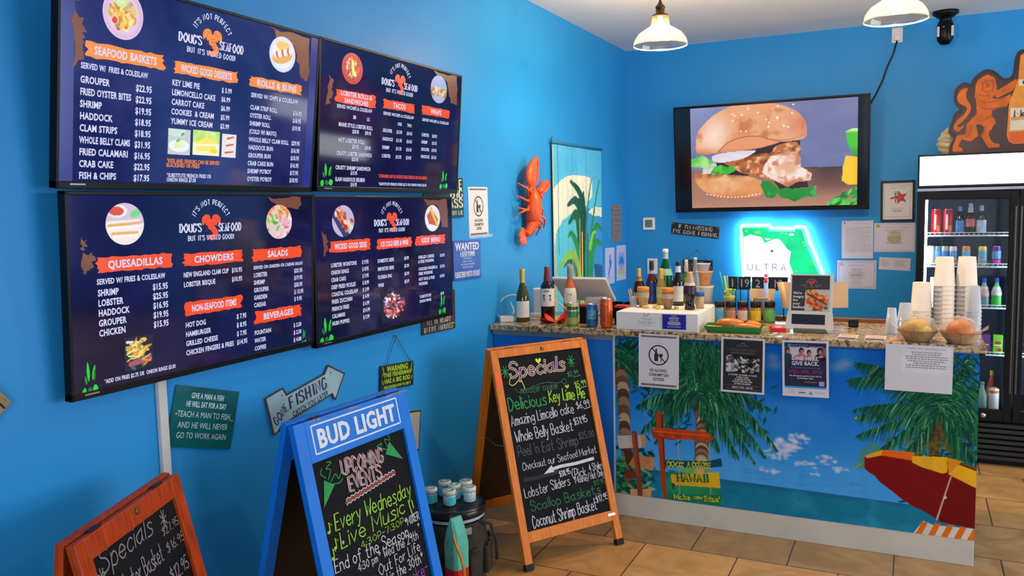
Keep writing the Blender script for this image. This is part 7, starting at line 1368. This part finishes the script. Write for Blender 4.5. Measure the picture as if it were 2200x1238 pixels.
h_('Delicious', .058, .772, .062, 2, w=.095, width=.225, jit=.04); h_('Key Lime Pie', .305, .780, .060, 1, w=.095, width=.225, jit=.04, rot=-.03); mb.poly(_curve([(.428, .834), (.415, .848), (.421, .857), (.428, .85), (.436, .857), (.441, .847), (.428, .834)], 3), z, 1)
h_('Amazing Limcello cake', .058, .695, .052, 0, w=.075, width=.385, jit=.04, rot=.03); h_('$6.99', .465, .722, .036, 0, w=.09, width=.085, rot=.05); mb.strip([(.51, .716), (.555, .722)], .003, z, 0)
h_('Whole Belly Basket', .068, .612, .055, 0, w=.075, width=.35, jit=.03, rot=.02); h_('$31.95', .432, .642, .036, 0, w=.1, width=.085, rot=.08)
h_("Peel 'n Eat Shrimp", .068, .540, .052, 5, w=.06, width=.365, jit=.03); h_('$25.00', .445, .566, .034, 5, w=.07, width=.1)
h_('Checkout our Seafood Market', .080, .470, .036, 0, w=.075, width=.46, jit=.05, rot=.03)
mb.strip([(.245, .447), (.30, .452), (.40, .45), (.51, .456)], .016, z, 0); mb.poly([(.195, .432), (.25, .468), (.258, .432)], z + .0003, 0); mb.strip([(.08, .425), (.15, .422), (.28, .43)], .02, z - .0003, 8)
h_('$38.95', .288, .400, .028, 0, w=.13, width=.068, rot=.1); h_('Lobster Sliders', .067, .338, .046, 0, w=.075, width=.275, jit=.04, rot=.05); h_('(Pick', .362, .378, .046, 0, w=.08, width=.09); h_('4 Styles', .475, .395, .036, 0, w=.085, width=.085, rot=.04); h_('Maine/', .375, .352, .034, 0, w=.085, width=.09); h_('Hot Only', .475, .355, .034, 0, w=.08, width=.085, rot=.05)
h_('Scallop Baskets', .088, .268, .046, 6, w=.1, width=.43, jit=.04, rot=.02); h_('$17.95', .485, .318, .026, 6, w=.12, width=.07)
h_('Coconut Shrimp Basket', .084, .188, .056, 0, w=.075, width=.395, jit=.035, rot=.03); h_('$17.95', .483, .232, .032, 0, w=.11, width=.08, rot=.1)
mb.build('lettering', CH, bd)

# ---- blue painted easel
t, bd, Tf, s = a_frame('events_easel', 'blue painted easel chalkboard lettered Upcoming Events in the middle of the floor signs', (.631, 2.11, .004), 1.503, .209, .62, 1.059, .052, .145, .06, BLUEWOOD, .09, 1.12, chain=False, thick=.026, board_back=BLK)
mb = MB(); z = .0008
for (x0, y0, x1, y1) in ((.078, .938, .55, .9435), (.078, 1.0365, .55, 1.042), (.075, .940, .081, 1.040), (.547, .940, .553, 1.040)): mb.rect(x0, y0, x1, y1, z)
T(mb, 'BUD LIGHT', .314, .958, .060, 0, 'c', True, z=z, width=.43); T(mb, 'BUD LIGHT', .3155, .9575, .062, 0, 'c', True, z=z + .0002, width=.434); T(mb, 'BUD LIGHT', .3125, .9585, .061, 0, 'c', True, z=z + .0003, width=.432); mb.build('lettering', mat('sign_white', (226, 230, 236)), t, Tf)
mb = MB(); rs = random.Random(3)
for k in range(16): x = rs.choice([.03, .1, .3, .5, .58]) + rs.uniform(-.05, .05); mb.poly([(x + rs.uniform(-.03, .03), 1.056 + rs.uniform(-.006, .003)) for _ in range(5)], .0006)
mb.build('chipped_paint', mat('bare_wood_chip', (190, 150, 110), rough=.8), t, Tf)
mb = MB(); z = -.0105; h_ = lambda *a, **k: H(mb, *a, z=z, **k)
for dx, dy, c_, w_ in ((0, 0, 7, .2), (-.004, .003, 0, .05), (.004, -.003, 0, .05)):
    H(mb, 'UPCOMING', .195 + dx, .836 + dy, .05, c_, w=w_, width=.225, z=z + .0002 * (c_ == 0), rot=-.05, jit=.05); H(mb, 'EVENTS', .215 + dx, .772 + dy, .05, c_, w=w_, width=.18, z=z + .0002 * (c_ == 0), rot=-.02, jit=.05)
n = 26; wv = [(.185 + .285 * i / n, .738 + .026 * i / n + .006 * (i % 2)) for i in range(n + 1)]; mb.strip(wv, .013, z, 7); mb.strip([(a, b + .009) for a, b in wv], .003, z + .0002, 0); mb.strip([(a, b - .009) for a, b in wv], .003, z + .0002, 0)
mb.poly([(.075, .755), (.10, .845), (.145, .815)], z, 2); mb.poly([(.535, .80), (.44, .845), (.475, .885)], z, 2)
for pts in ([(.12, .84), (.14, .87), (.12, .88), (.15, .895), (.13, .9)], [(.13, .83), (.16, .85), (.17, .83), (.19, .85)], [(.46, .87), (.45, .9), (.48, .89), (.47, .92)], [(.45, .86), (.42, .875), (.43, .89), (.40, .885)], [(.14, .82), (.17, .815), (.19, .825)], [(.11, .85), (.09, .87), (.10, .885)]): mb.strip(_curve(pts, 4), .0035, z, 2)
h_('Every Wednesday', .108, .664, .056, 1, w=.085, width=.43, jit=.04, rot=-.02, shear=.1); h_('Live Music', .118, .596, .054, 1, w=.085, width=.365, jit=.04, rot=.02, shear=.1); h_('4:30P-7:30P', .215, .562, .024, 1, w=.1, width=.25, rot=.02)
for cx, cy in ((.515, .64), (.535, .635), (.52, .605)): mb.strip([(cx, cy), (cx + .003, cy - .03)], .006, z, 1)
for cx, cy in ((.075, .67), (.09, .61), (.07, .58)): mb.ell(cx, cy, .008, .006, z, 1, 10); mb.strip([(cx + .007, cy), (cx + .007, cy + .032), (cx + .018, cy + .02)], .004, z, 1)
h_('End of the Season', .068, .530, .044, 0, w=.085, width=.41, jit=.04, rot=-.045); h_('*MIXER', .470, .553, .030, 0, w=.11, width=.09, rot=.0); h_('*', .125, .60, .02, 0, w=.2); h_('4:30 pm', .178, .492, .028, 0, w=.1, width=.105, rot=-.03); h_('* Wed the 29th', .29, .488, .034, 0, w=.09, width=.24, jit=.04, rot=-.01); h_('*', .54, .52, .02, 0, w=.2)
h_('Out For Life', .278, .44, .038, 0, w=.085, width=.25, jit=.04, rot=.0); h_('Wed is the 30th*', .255, .395, .038, 0, w=.09, width=.28, jit=.04); h_('Dining', .09, .42, .05, 0, w=.085, width=.16, jit=.04); h_('Karaoke-', .33, .345, .045, 3, w=.1, width=.22, jit=.04)
h_('Fridays', .1, .34, .05, 3, w=.09, width=.18, jit=.04); h_('ask inside', .12, .27, .045, 0, w=.09, width=.3, jit=.04)
mb.build('lettering', CH, bd)

# ---- red-brown easel at the bottom left
t, bd, Tf, s = a_frame('small_specials_easel', 'red-brown wooden easel chalkboard in the lower left corner, lettered Specials', (.643, 1.365, .004), 1.968, .218, .56, .975, .055, .06, .06, MAHOG, .09, .72, chain=False, thick=.024)
mb = MB(); mb.lathe([(0, 0), (.009, 0), (.009, .003), (0, .005)], 14, T=Matrix.Translation((.29, .952, 0))); mb.build('round_catch', mat('dull_brass', (120, 96, 60)), t, Tf)
mb = MB(); z = -.0095; GW = 5
H(mb, 'Specials', .088, .862, .058, 9, w=.075, width=.265, z=z, jit=.04, shear=.2)
for k in range(4): a = pi * k / 4 + .2; mb.strip([(.425 - .018 * cos(a), .877 - .03 * sin(a)), (.425 + .018 * cos(a), .877 + .03 * sin(a))], .004, z, 9); mb.strip([(.083 - .018 * cos(a), .855 - .025 * sin(a)), (.083 + .018 * cos(a), .855 + .025 * sin(a))], .004, z, 9)
H(mb, 'Lobster Basket', .13, .775, .05, 9, w=.085, width=.24, z=z, jit=.04); H(mb, '$27.95', .40, .835, .024, 9, w=.1, width=.1, z=z); H(mb, '$16.95', .40, .782, .028, 9, w=.1, width=.11, z=z); H(mb, 'Fish Tacos', .11, .70, .05, 9, w=.085, width=.22, z=z, jit=.04); H(mb, '$12.95', .38, .70, .04, 9, w=.1, width=.11, z=z)
mb.build('lettering', CH + [mat('chalk_dim_white', (140, 134, 138), rough=.9, var=.15, scale=90)], bd)

# ================================================================== bucket with tool bag, jars and buoy
t = thing('lidded_bucket', 'black lidded bucket in a canvas tool sleeve between the two easels', 'bucket', at(.33, 3.30, 0)); R0 = .152
MB().lathe([(0, 0), (.132, 0), (.136, .006), (.148, .335), (.150, .34)], 30).build('bucket_body', BLK, t)
MB().lathe([(.146, .338), (.158, .336), (.160, .352), (.158, .368), (.148, .375), (.135, .375), (.13, .370), (0, .370)], 36).build('lid', mat('glossy_black_lid', (20, 18, 18), rough=.22), t)
MB().lathe([(.1505, .318), (.152, .333)], 36, cap=False).build('pale_band', mat('pale_blue_band', (170, 190, 206), rough=.4), t)
CANV = mat('dark_olive_canvas', (52, 46, 34), rough=.9, var=.35, scale=30, bump=.5)
MB().lathe([(.150, .012), (.158, .06), (.164, .16), (.160, .26), (.154, .305), (.150, .31)], 32, cap=False).build('canvas_sleeve', CANV, t)
for k, a in enumerate((-60, -25, 10, 45, 80, -95)):
    mb = MB(); mb.T = Matrix.Rotation(R(a), 4, 'Z') @ Matrix.Translation((.164, 0, 0)); mb.box((.008, 0, .12), (.022, .07, .13)); mb.box((.016, 0, .19), (.014, .05, .02)); mb.build('pocket', CANV, t, bevel=.008)
MB().box((.164, 0, .285), (.004, .05, .03), T=Matrix.Rotation(R(-38), 4, 'Z')).build('maker_tag', mat('grey_tag', (150, 146, 150), rough=.6, var=.2, scale=60), t)
mb = MB(); mb.tube([(.145, -.02, .31), (.19, .02, .29), (.205, .05, .2), (.195, .07, .10)], .009, 8); mb.build('strap', CANV, t)
JARL = mat('jar_lid_white', (218, 214, 200), rough=.45); JT = mat('jar_aqua_label', (70, 196, 196), rough=.5, var=.2, scale=40); JG = mat('jar_pale_glass', (190, 206, 206), rough=.15, var=.05)
jl = ['jar at the back left of the six on the bucket lid', 'jar partly hidden by the blue easel on the bucket lid', 'jar at the very front of the six on the bucket lid', 'jar in the middle of the six on the bucket lid', 'jar at the back right of the six on the bucket lid', 'jar at the front right of the six on the bucket lid']; j0 = None
for k, (x, y) in enumerate(((.245, 3.375), (.235, 3.262), (.330, 3.272), (.312, 3.352), (.335, 3.425), (.395, 3.352))):
    M = at(x, y, .371, 40 * k)
    if j0 is None:
        j0 = thing('white_lidded_jar', jl[k], 'jar', M, 'jars on the bucket lid'); MB().lathe([(0, 0), (.027, 0), (.03, .004), (.03, .046), (.027, .05)], 20).build('glass_body', JG, j0); MB().lathe([(.0306, .006), (.0306, .043)], 14, cap=False, a0=-2.6, a1=.4).build('label', JT, j0)
        MB().lathe([(0, .048), (.0315, .048), (.0315, .068), (.029, .07), (0, .07)], 22).build('lid', JARL, j0); MB().lathe([(0, .0706), (.024, .0706)], 20, cap=False).build('lid_sticker', mat('lid_sticker_teal', (120, 160, 160), rough=.5, var=.1), j0); mb = MB(); mb.rect(-.012, -.006, .012, .006, .0712); mb.build('lid_print', PAPER, j0)
    else: copy_tree(j0, M, jl[k], 'jars on the bucket lid')
t = thing('wooden_buoy', 'teal and red wooden lobster buoy with a yellow rope, leaning by the bucket', 'buoy', at(.47, 3.085, 0)); BT_ = mat('worn_teal_paint', (92, 184, 160), rough=.7, var=.15, scale=14); BR_ = mat('worn_red_paint', (196, 24, 20), rough=.6, var=.15)
def sq(hw, hd, z, k=.3): return [(-hw, -hd * (1 - k), z), (-hw * (1 - k), -hd, z), (hw * (1 - k), -hd, z), (hw, -hd * (1 - k), z), (hw, hd * (1 - k), z), (hw * (1 - k), hd, z), (-hw * (1 - k), hd, z), (-hw, hd * (1 - k), z)]
def loft(secs, name, m):
    mb = MB(); vs = [p for s_ in secs for p in s_]; fs = []
    for j in range(len(secs) - 1):
        for i in range(8): fs.append((j * 8 + i, j * 8 + (i + 1) % 8, (j + 1) * 8 + (i + 1) % 8, (j + 1) * 8 + i))
    fs += [tuple(range(8))[::-1], tuple(range((len(secs) - 1) * 8, len(secs) * 8))]; mb.add(vs, fs); mb.build(name, m, t, Matrix.Rotation(R(-20), 4, 'Z'))
loft([sq(.036, .036, 0), sq(.042, .042, .02), sq(.043, .043, .17)], 'lower_half', BR_); loft([sq(.043, .043, .17), sq(.044, .044, .28), sq(.036, .036, .33), sq(.006, .03, .395)], 'upper_half', BT_)
mb = MB(); rs = random.Random(2)
for k in range(10): a, zz = rs.uniform(-.03, .03), rs.uniform(.18, .35); mb.poly([(a + rs.uniform(-.012, .012), -.0446, zz + rs.uniform(-.012, .012))[0:1] + (zz + rs.uniform(-.012, .012),) for _ in range(5)], 0)
mb2 = MB(); mb2.add([(p[0], -.0448, p[1]) for p in mb.v], mb.f); mb2.build('worn_patch', mat('bare_orange_wood', (206, 130, 60), rough=.8), t, Matrix.Rotation(R(-20), 4, 'Z'))
ROPE = mat('yellow_rope', (206, 136, 30), rough=.8, var=.2, scale=90)
MB().tube([(.005, .0, .325), (.012, -.045, .325), (.03, -.06, .30), (.055, -.055, .24), (.065, -.05, .18), (.07, -.06, .05), (.085, -.08, .006)], .0065, 8).build('rope', ROPE, t)

# ================================================================== display fridge with its drinks
FX0, FX1, FY0, FY1, FH = 2.285, 3.435, 6.13, 6.86, 2.045
fr = thing('display_fridge', 'black glass-door drinks fridge with a blank lit header by the back wall', 'fridge', at(FX0, FY0, 0)); FW = FX1 - FX0; FD = FY1 - FY0; ib = FD - .06
mb = MB()
for (c_, d_) in (((.02, FD / 2, FH / 2), (.04, FD, FH)), ((FW - .02, FD / 2, FH / 2), (.04, FD, FH)), ((FW / 2, FD - .02, FH / 2), (FW - .08, .04, FH)), ((FW / 2, FD / 2 + .02, FH - .12), (FW - .08, FD - .08, .24)), ((FW / 2, FD / 2 + .02, .17), (FW - .08, FD - .08, .34)), ((FW / 2, FD / 2 + .06, 1.08), (.04, FD - .2, 1.5))): mb.box(c_, d_)
mb.build('cabinet', mat('fridge_black', (9, 9, 10), rough=.45, var=.1, spec=.2), fr)
mb = MB(); mb.box((FW / 2, FD - .05, 1.07), (FW - .1, .01, 1.44)); mb.box((.047, FD / 2 + .03, 1.07), (.008, FD - .2, 1.44)); mb.box((FW / 2 - .028, FD / 2 + .03, 1.07), (.008, FD - .2, 1.44)); mb.build('liner', mat('fridge_liner', (58, 74, 98), rough=.4, var=.05), fr)
mb = MB(); mb.box((FW / 2, -.008, FH - .11), (FW, .03, .215)); mb.build('header_frame', BLK, fr, bevel=.004)
MB().box((FW / 2, -.025, FH - .108), (FW - .022, .008, .187)).build('header_panel', mat('lit_header', (242, 243, 248), rough=.4, emit=4.2, var=.01), fr)
MB().box((FW / 2, -.01, 1.815), (FW, .03, .018)).build('header_trim', mat('grey_metal', (120, 122, 126)), fr)
for i in range(7): MB().box((FW / 2, .0, .06 + .036 * i), (FW - .02, .02, .022), T=Matrix.Identity(4)).build('grille_slat', mat('grille_dark', (22, 22, 24), rough=.4), fr)
FGL = clear_mat('fridge_glass', (8, 12, 16), .94, .03)
for k, (a, b) in enumerate(((.002, .572), (.578, FW - .002))):
    mb = MB(); z0, z1 = .31, 1.80; fw_ = .045
    for (c_, d_) in (((a + fw_ / 2, -.015, (z0 + z1) / 2), (fw_, .04, z1 - z0)), ((b - fw_ / 2, -.015, (z0 + z1) / 2), (fw_, .04, z1 - z0)), (((a + b) / 2, -.015, z1 - .025), (b - a - 2 * fw_, .04, .05)), (((a + b) / 2, -.015, z0 + .0375), (b - a - 2 * fw_, .04, .075))): mb.box(c_, d_)
    dr = mb.build('door', mat('fridge_black', (16, 16, 17)), fr, bevel=.003); MB().box(((a + b) / 2, -.012, (z0 + z1) / 2 + .012), (b - a - 2 * fw_, .004, z1 - z0 - .13)).build('glass_pane', FGL, dr)
    hx = b - .012 if k == 0 else a + .012; MB().box((hx, -.043, 1.1), (.012, .02, 1.2)).build('handle', mat('handle_grey', (70, 66, 62), rough=.4, metal=.4), dr, bevel=.003)
    MB().lathe([(0, 0), (.016, 0), (.016, .006), (0, .008)], 14, T=Matrix.Translation(((a + b) / 2 + .13 * (1 - 2 * k), -.036, .345)) @ Matrix.Rotation(R(90), 4, 'X')).build('lock', mat('chrome', (190, 190, 194), rough=.2, metal=1), dr)
LEDM = mat('fridge_led', (222, 236, 255), emit=26.0, var=0)
for x in (.058, FW / 2 + .035): MB().box((x, .07, 1.07), (.014, .014, 1.36)).build('light_tube', LEDM, fr)
SHW = mat('shelf_white_wire', (206, 212, 222), rough=.4); SH = (1.51, 1.305, 1.033, .722, .60)
for zz in SH[:4]:
    for x0, x1 in ((.055, FW / 2 - .035), (FW / 2 + .03, FW - .055)):
        mb = MB(); mb.tube([(x0, .10, zz), (x1, .10, zz)], .006, 6); mb.tube([(x0, FD - .09, zz), (x1, FD - .09, zz)], .004, 6); mb.tube([(x0, .098, zz + .02), (x1, .098, zz + .02)], .003, 6)
        for i in range(18): x = x0 + (x1 - x0) * i / 17; mb.tube([(x, .098, zz + .02), (x, .10, zz + .002), (x, FD - .09, zz + .002)], .0022, 5)
        mb.build('wire_shelf', SHW, fr)
FYI = FY0 + .145; zs = lambda i: (SH[i] + .0065) if i < 4 else .342
RC = mat('red_can', (206, 24, 34), rough=.3, var=.3, scale=30); CW = mat('can_white_print', (240, 226, 226), rough=.4)
for k, x in enumerate((2.405, 2.474)): can('tall red can on the top fridge shelf, %s one' % ('left' if k == 0 else 'right'), x, FYI, zs(0), .172, .0315, RC, [(.2, .78, CW, -115, -95), (.12, .36, mat('can_sun', (240, 150, 40), rough=.4), -85, -50)], group='red cans in the fridge')
CLB = mat('cola_brown_bottle', (34, 22, 20), rough=.08)
bottle('dark bottle with a blue label and blue cap on the top fridge shelf', 2.543, FYI, zs(0), .185, .029, CLB, mat('cap_sky_blue', (110, 170, 230), rough=.4), .03, mat('label_sky', (60, 130, 200), rough=.4, var=.3, scale=40), (.08, .5), 'beer', 'drink_bottle')
bottle('dark bottle with a red and white label on the top fridge shelf', 2.605, FYI, zs(0), .205, .029, CLB, mat('cap_cream', (222, 220, 210), rough=.4), .06, mat('label_red_white', (214, 110, 100), rough=.4, var=.6, scale=30), (.25, .5), 'beer', 'drink_bottle')
bottle('dark bottle with a white and blue label on the top fridge shelf', 2.668, FYI, zs(0), .19, .029, CLB, mat('cap_white2', (206, 214, 226), rough=.4), .035, mat('label_white_blue', (190, 206, 236), rough=.4, var=.3, scale=30), (.05, .5), 'beer', 'drink_bottle')
can('plain white can at the left end of the second fridge shelf', 2.373, FYI - .01, zs(1), .132, .027, mat('plain_white_can', (232, 236, 244), rough=.35), group='cans on the second shelf')
for x, c1, c2, lb_ in ((2.418, (90, 150, 206), (236, 190, 60), 'blue and yellow can second from the left'), (2.460, (190, 196, 150), (90, 130, 200), 'pale green and blue can between the blue cans'), (2.508, (226, 206, 216), (206, 90, 60), 'white can with a red and blue print'), (2.586, (226, 130, 40), (90, 170, 206), 'orange and sky-blue can'), (2.681, (226, 206, 90), (110, 170, 206), 'yellow and blue can'), (2.760, (110, 50, 150), (226, 60, 130), 'purple and pink can at the right end')):
    can(lb_ + ' on the second fridge shelf', x, FYI, zs(1), .128, .0265, mat('fc_%d' % int(x * 1000), c1, rough=.3, metal=.2, var=.3, scale=30), [(.35, .75, mat('fp_%d' % int(x * 1000), (110, 160, 214) if c2[2] < 150 else c2, rough=.35, var=.4, scale=60), 0, 360), (.08, .3, mat('fq_%d' % int(x * 1000), c2, rough=.35, var=.3, scale=50), -130, -30)], group='cans on the second shelf')
SPB = clear_mat('sport_drink_clear', (150, 200, 190), .35, .08)
bottle('clear juice bottle with blue cap and white red label on the third fridge shelf', 2.697, FYI, zs(2), .19, .030, SPB, mat('cap_blue', (50, 80, 206), rough=.4), .03, mat('label_white_red', (226, 180, 180), rough=.4, var=.5, scale=40), (.35, .7), 'water', 'juice_bottle')
bottle('green juice bottle with blue cap on the third fridge shelf', 2.768, FYI, zs(2), .19, .030, mat('juice_green', (90, 200, 90), rough=.2, var=.1), mat('cap_blue', (50, 80, 206)), .03, mat('label_white_red2', (206, 210, 216), rough=.4, var=.5, scale=40), (.4, .7), 'water', 'juice_bottle')
bottle('white rounded bottle at the left of the third fridge shelf', 2.39, FYI, zs(2), .19, .034, mat('milk_white', (226, 232, 240), rough=.3), mat('cap_white2', (206, 214, 226)), .03, None, shape='water', name='milk_bottle')
for x, c1, lb_ in ((2.712, (110, 60, 160), 'purple'), (2.784, (120, 206, 50), 'lime green')):
    t = thing('juice_box', '%s juice carton on the fourth fridge shelf' % lb_, 'carton', at(x, FYI, zs(3))); MB().box((0, 0, .062), (.056, .045, .124)).build('carton', mat('carton_' + lb_.replace(' ', '_'), c1, rough=.4, var=.12), t, bevel=.003); mb = MB(); mb.T = frame((0, -.0232, .062), (1, 0, 0), (0, 0, 1), (0, -1, 0)); mb.ell(0, .01, .017, .013, 0, 0, 14); mb.ell(.008, -.035, .014, .011, 0, 0, 12); mb.rect(-.02, -.008, .02, .0, .0002, 1); mb.build('printed_fruit', [mat('fruit_red', (206, 40, 40), rough=.5), PAPER], t)
can('white and orange can on the fridge floor', 2.772, FYI, zs(4), .155, .031, mat('white_orange_can', (222, 216, 216), rough=.35), [(.78, .9, mat('can_orange_band', (236, 110, 30), rough=.4), 0, 360)])
bottle('greenish bottle on the fridge floor beside the white and orange can', 2.704, FYI, zs(4), .19, .031, SPB, mat('cap_green', (50, 150, 70), rough=.4), .02, None, shape='water', name='juice_bottle')
bottle('red and yellow topped bottle standing behind the white and orange can', 2.765, FYI + .10, zs(4), .25, .030, mat('mustard_bottle', (150, 120, 40), rough=.3), mat('cap_yellow', (226, 190, 30), rough=.4), .03, mat('label_red_small', (190, 40, 30), rough=.4), (.6, .75), 'water', 'sauce_bottle')

# ---- cut-out sign and shell on top of the fridge
LX, LZ2 = 2.70, 2.05; t = thing('lion_bottle_sign', 'painted cut-out sign of an orange lion holding a bottle on the fridge', 'sign', frame((LX, 6.45, LZ2), (1, 0, 0), (0, .06, .998), (0, -.998, .06)))
l2 = lambda P: [(p[0] - LX, p[1] - LZ2) for p in P]; AX = 2.916
half = [(2.482, 2.055), (2.487, 2.114), (2.518, 2.179), (2.476, 2.205), (2.496, 2.277), (2.511, 2.33), (2.543, 2.352), (2.509, 2.402), (2.506, 2.474), (2.53, 2.512), (2.56, 2.526), (2.597, 2.509), (2.617, 2.555), (2.669, 2.597), (2.70, 2.60), (2.732, 2.582), (2.774, 2.54), (2.80, 2.533), (2.821, 2.537), (2.845, 2.57), (2.855, 2.668), (2.872, 2.705), (2.892, 2.712)]
full = half + [(2 * AX - p[0], p[1]) for p in half[::-1]]
mb = MB(); mb.prism(l2(full), -.012, 0); mb.build('panel', mat('sign_dark_plum', (64, 44, 48), rough=.5, var=.35, scale=5), t, bevel=.002)
rim = _curve(half, 3); mb = MB(); mb.strip(l2(rim), .022, .001); mb.strip(l2([(2 * AX - p[0], p[1]) for p in rim]), .022, .001); mb.build('dark_rim', mat('sign_navy_edge', (34, 22, 34), rough=.5), t)
body = [(2.649, 2.555), (2.69, 2.578), (2.733, 2.551), (2.745, 2.50), (2.748, 2.467), (2.80, 2.497), (2.856, 2.534), (2.867, 2.504), (2.838, 2.46), (2.80, 2.44), (2.757, 2.418), (2.74, 2.425), (2.735, 2.44), (2.72, 2.415), (2.76, 2.412), (2.812, 2.428), (2.825, 2.44), (2.832, 2.40), (2.805, 2.357), (2.76, 2.35), (2.72, 2.336), (2.722, 2.31), (2.728, 2.29), (2.742, 2.272), (2.746, 2.249), (2.73, 2.23), (2.722, 2.209), (2.71, 2.20), (2.707, 2.174), (2.72, 2.14), (2.735, 2.119), (2.771, 2.111), (2.772, 2.090), (2.709, 2.088), (2.69, 2.12), (2.659, 2.177), (2.676, 2.20), (2.679, 2.229), (2.66, 2.245), (2.631, 2.25), (2.64, 2.20), (2.646, 2.172), (2.625, 2.155), (2.60, 2.138), (2.575, 2.145), (2.548, 2.153), (2.535, 2.13), (2.528, 2.108), (2.552, 2.094), (2.558, 2.072), (2.496, 2.074), (2.495, 2.107), (2.52, 2.182), (2.57, 2.188), (2.575, 2.254), (2.60, 2.285), (2.634, 2.322), (2.63, 2.36), (2.627, 2.406), (2.617, 2.44), (2.62, 2.466), (2.622, 2.51), (2.633, 2.54)]
tail = [(2.566, 2.500), (2.578, 2.492), (2.568, 2.466), (2.573, 2.42), (2.597, 2.378), (2.592, 2.331), (2.552, 2.276), (2.521, 2.248), (2.53, 2.236), (2.565, 2.246), (2.528, 2.207), (2.497, 2.233), (2.512, 2.278), (2.556, 2.318), (2.574, 2.35), (2.568, 2.374), (2.527, 2.398), (2.514, 2.438), (2.534, 2.484)]
OLI = mat('lion_orange', (190, 90, 8), rough=.55, var=.3, scale=9); OLD = mat('lion_shade', (140, 52, 12), rough=.5)
for sgn in (1, -1):
    fl_ = (lambda P: l2(P)) if sgn == 1 else (lambda P: l2([(2 * AX - p[0], p[1]) for p in P]))
    mb = MB(); mb.poly(fl_(body), .0015, 0); mb.poly(fl_(_curve(tail + [tail[0]], 2)), .0015, 0)
    for pts in ([(2.66, 2.53), (2.665, 2.50), (2.66, 2.47)], [(2.675, 2.533), (2.69, 2.533)], [(2.70, 2.535), (2.713, 2.538)], [(2.688, 2.52), (2.69, 2.505), (2.70, 2.502)], [(2.68, 2.492), (2.692, 2.497), (2.705, 2.493)], [(2.67, 2.47), (2.69, 2.46), (2.71, 2.472)], [(2.64, 2.45), (2.67, 2.435), (2.70, 2.44), (2.70, 2.425)], [(2.72, 2.54), (2.725, 2.50), (2.72, 2.46)], [(2.65, 2.40), (2.69, 2.39), (2.75, 2.40), (2.80, 2.42)], [(2.66, 2.36), (2.70, 2.345), (2.79, 2.36)], [(2.65, 2.27), (2.68, 2.28), (2.725, 2.31)], [(2.60, 2.25), (2.60, 2.20), (2.575, 2.17)], [(2.69, 2.24), (2.68, 2.20), (2.668, 2.18)]): mb.strip(fl_(_curve(pts, 3)), .005, .0022, 1)
    mb.build('painted_lion', [OLI, OLD], t)
bt = [(2.892, 2.695), (2.876, 2.682), (2.868, 2.54), (2.850, 2.47), (2.824, 2.40), (2.818, 2.356), (2.811, 2.168), (2.823, 2.125), (2.849, 2.107)]
mb = MB(); mb.poly(l2(bt + [(2 * AX - p[0], p[1]) for p in bt[::-1]]), .003, 0); mb.build('painted_bottle', [mat('painted_amber', (206, 130, 40), rough=.4, var=.15)], t)
mb = MB(); mb.rect(2.828 - LX, 2.196 - LZ2, 3.004 - LX, 2.343 - LZ2, .0036, 0); mb.rect(2.87 - LX, 2.485 - LZ2, 2.962 - LX, 2.527 - LZ2, .0036, 0); mb.ell(2.905 - LX, 2.507 - LZ2, .014, .015, .004, 2, 14); mb.rect(2.832 - LX, 2.262 - LZ2, 3.0 - LX, 2.285 - LZ2, .004, 1); mb.poly(l2([(2.818, 2.186), (2.825, 2.125), (2.85, 2.112), (2.982, 2.112), (3.007, 2.125), (3.014, 2.186)]), .0034, 3)
H(mb, 'Me', 2.852 - LX, 2.285 - LZ2, .045, 2, nib=(.25, .1), serif=.14, z=.0042); mb.build('painted_label', [mat('label_old_white', (206, 196, 176), rough=.6), mat('label_tan', (190, 140, 80), rough=.6), mat('label_brown_ink', (70, 50, 44), rough=.6), mat('amber_liquid', (206, 84, 10), rough=.4)], t)
t = thing('shell_ornament', 'ridged pale gold shell ornament half behind the lion sign on the fridge', 'ornament', at(2.475, 6.56, FH)); SHM = mat('pale_gold_shell', (190, 176, 130), rough=.3, var=.3, scale=10, coat=.4)
mb = MB(); n, k_ = 18, 60; vs = []; fs = []
for j in range(n + 1):
    v = j / n; zz = .20 * v; r = .075 * (sin(pi * min(1, v * .86 + .10)) ** .8)
    for i in range(k_): a = 2 * pi * i / k_; rr = r * (1 + .10 * sin(16 * (zz / .2) * 2 + a * 2)); vs.append((rr * cos(a), rr * .7 * sin(a), zz))
for j in range(n):
    for i in range(k_): fs.append((j * k_ + i, j * k_ + (i + 1) % k_, (j + 1) * k_ + (i + 1) % k_, (j + 1) * k_ + i))
mb.add(vs, fs, 0, True); mb.build('shell_body', SHM, t)
bpy.data.objects.remove(_to); bpy.data.curves.remove(_tc)
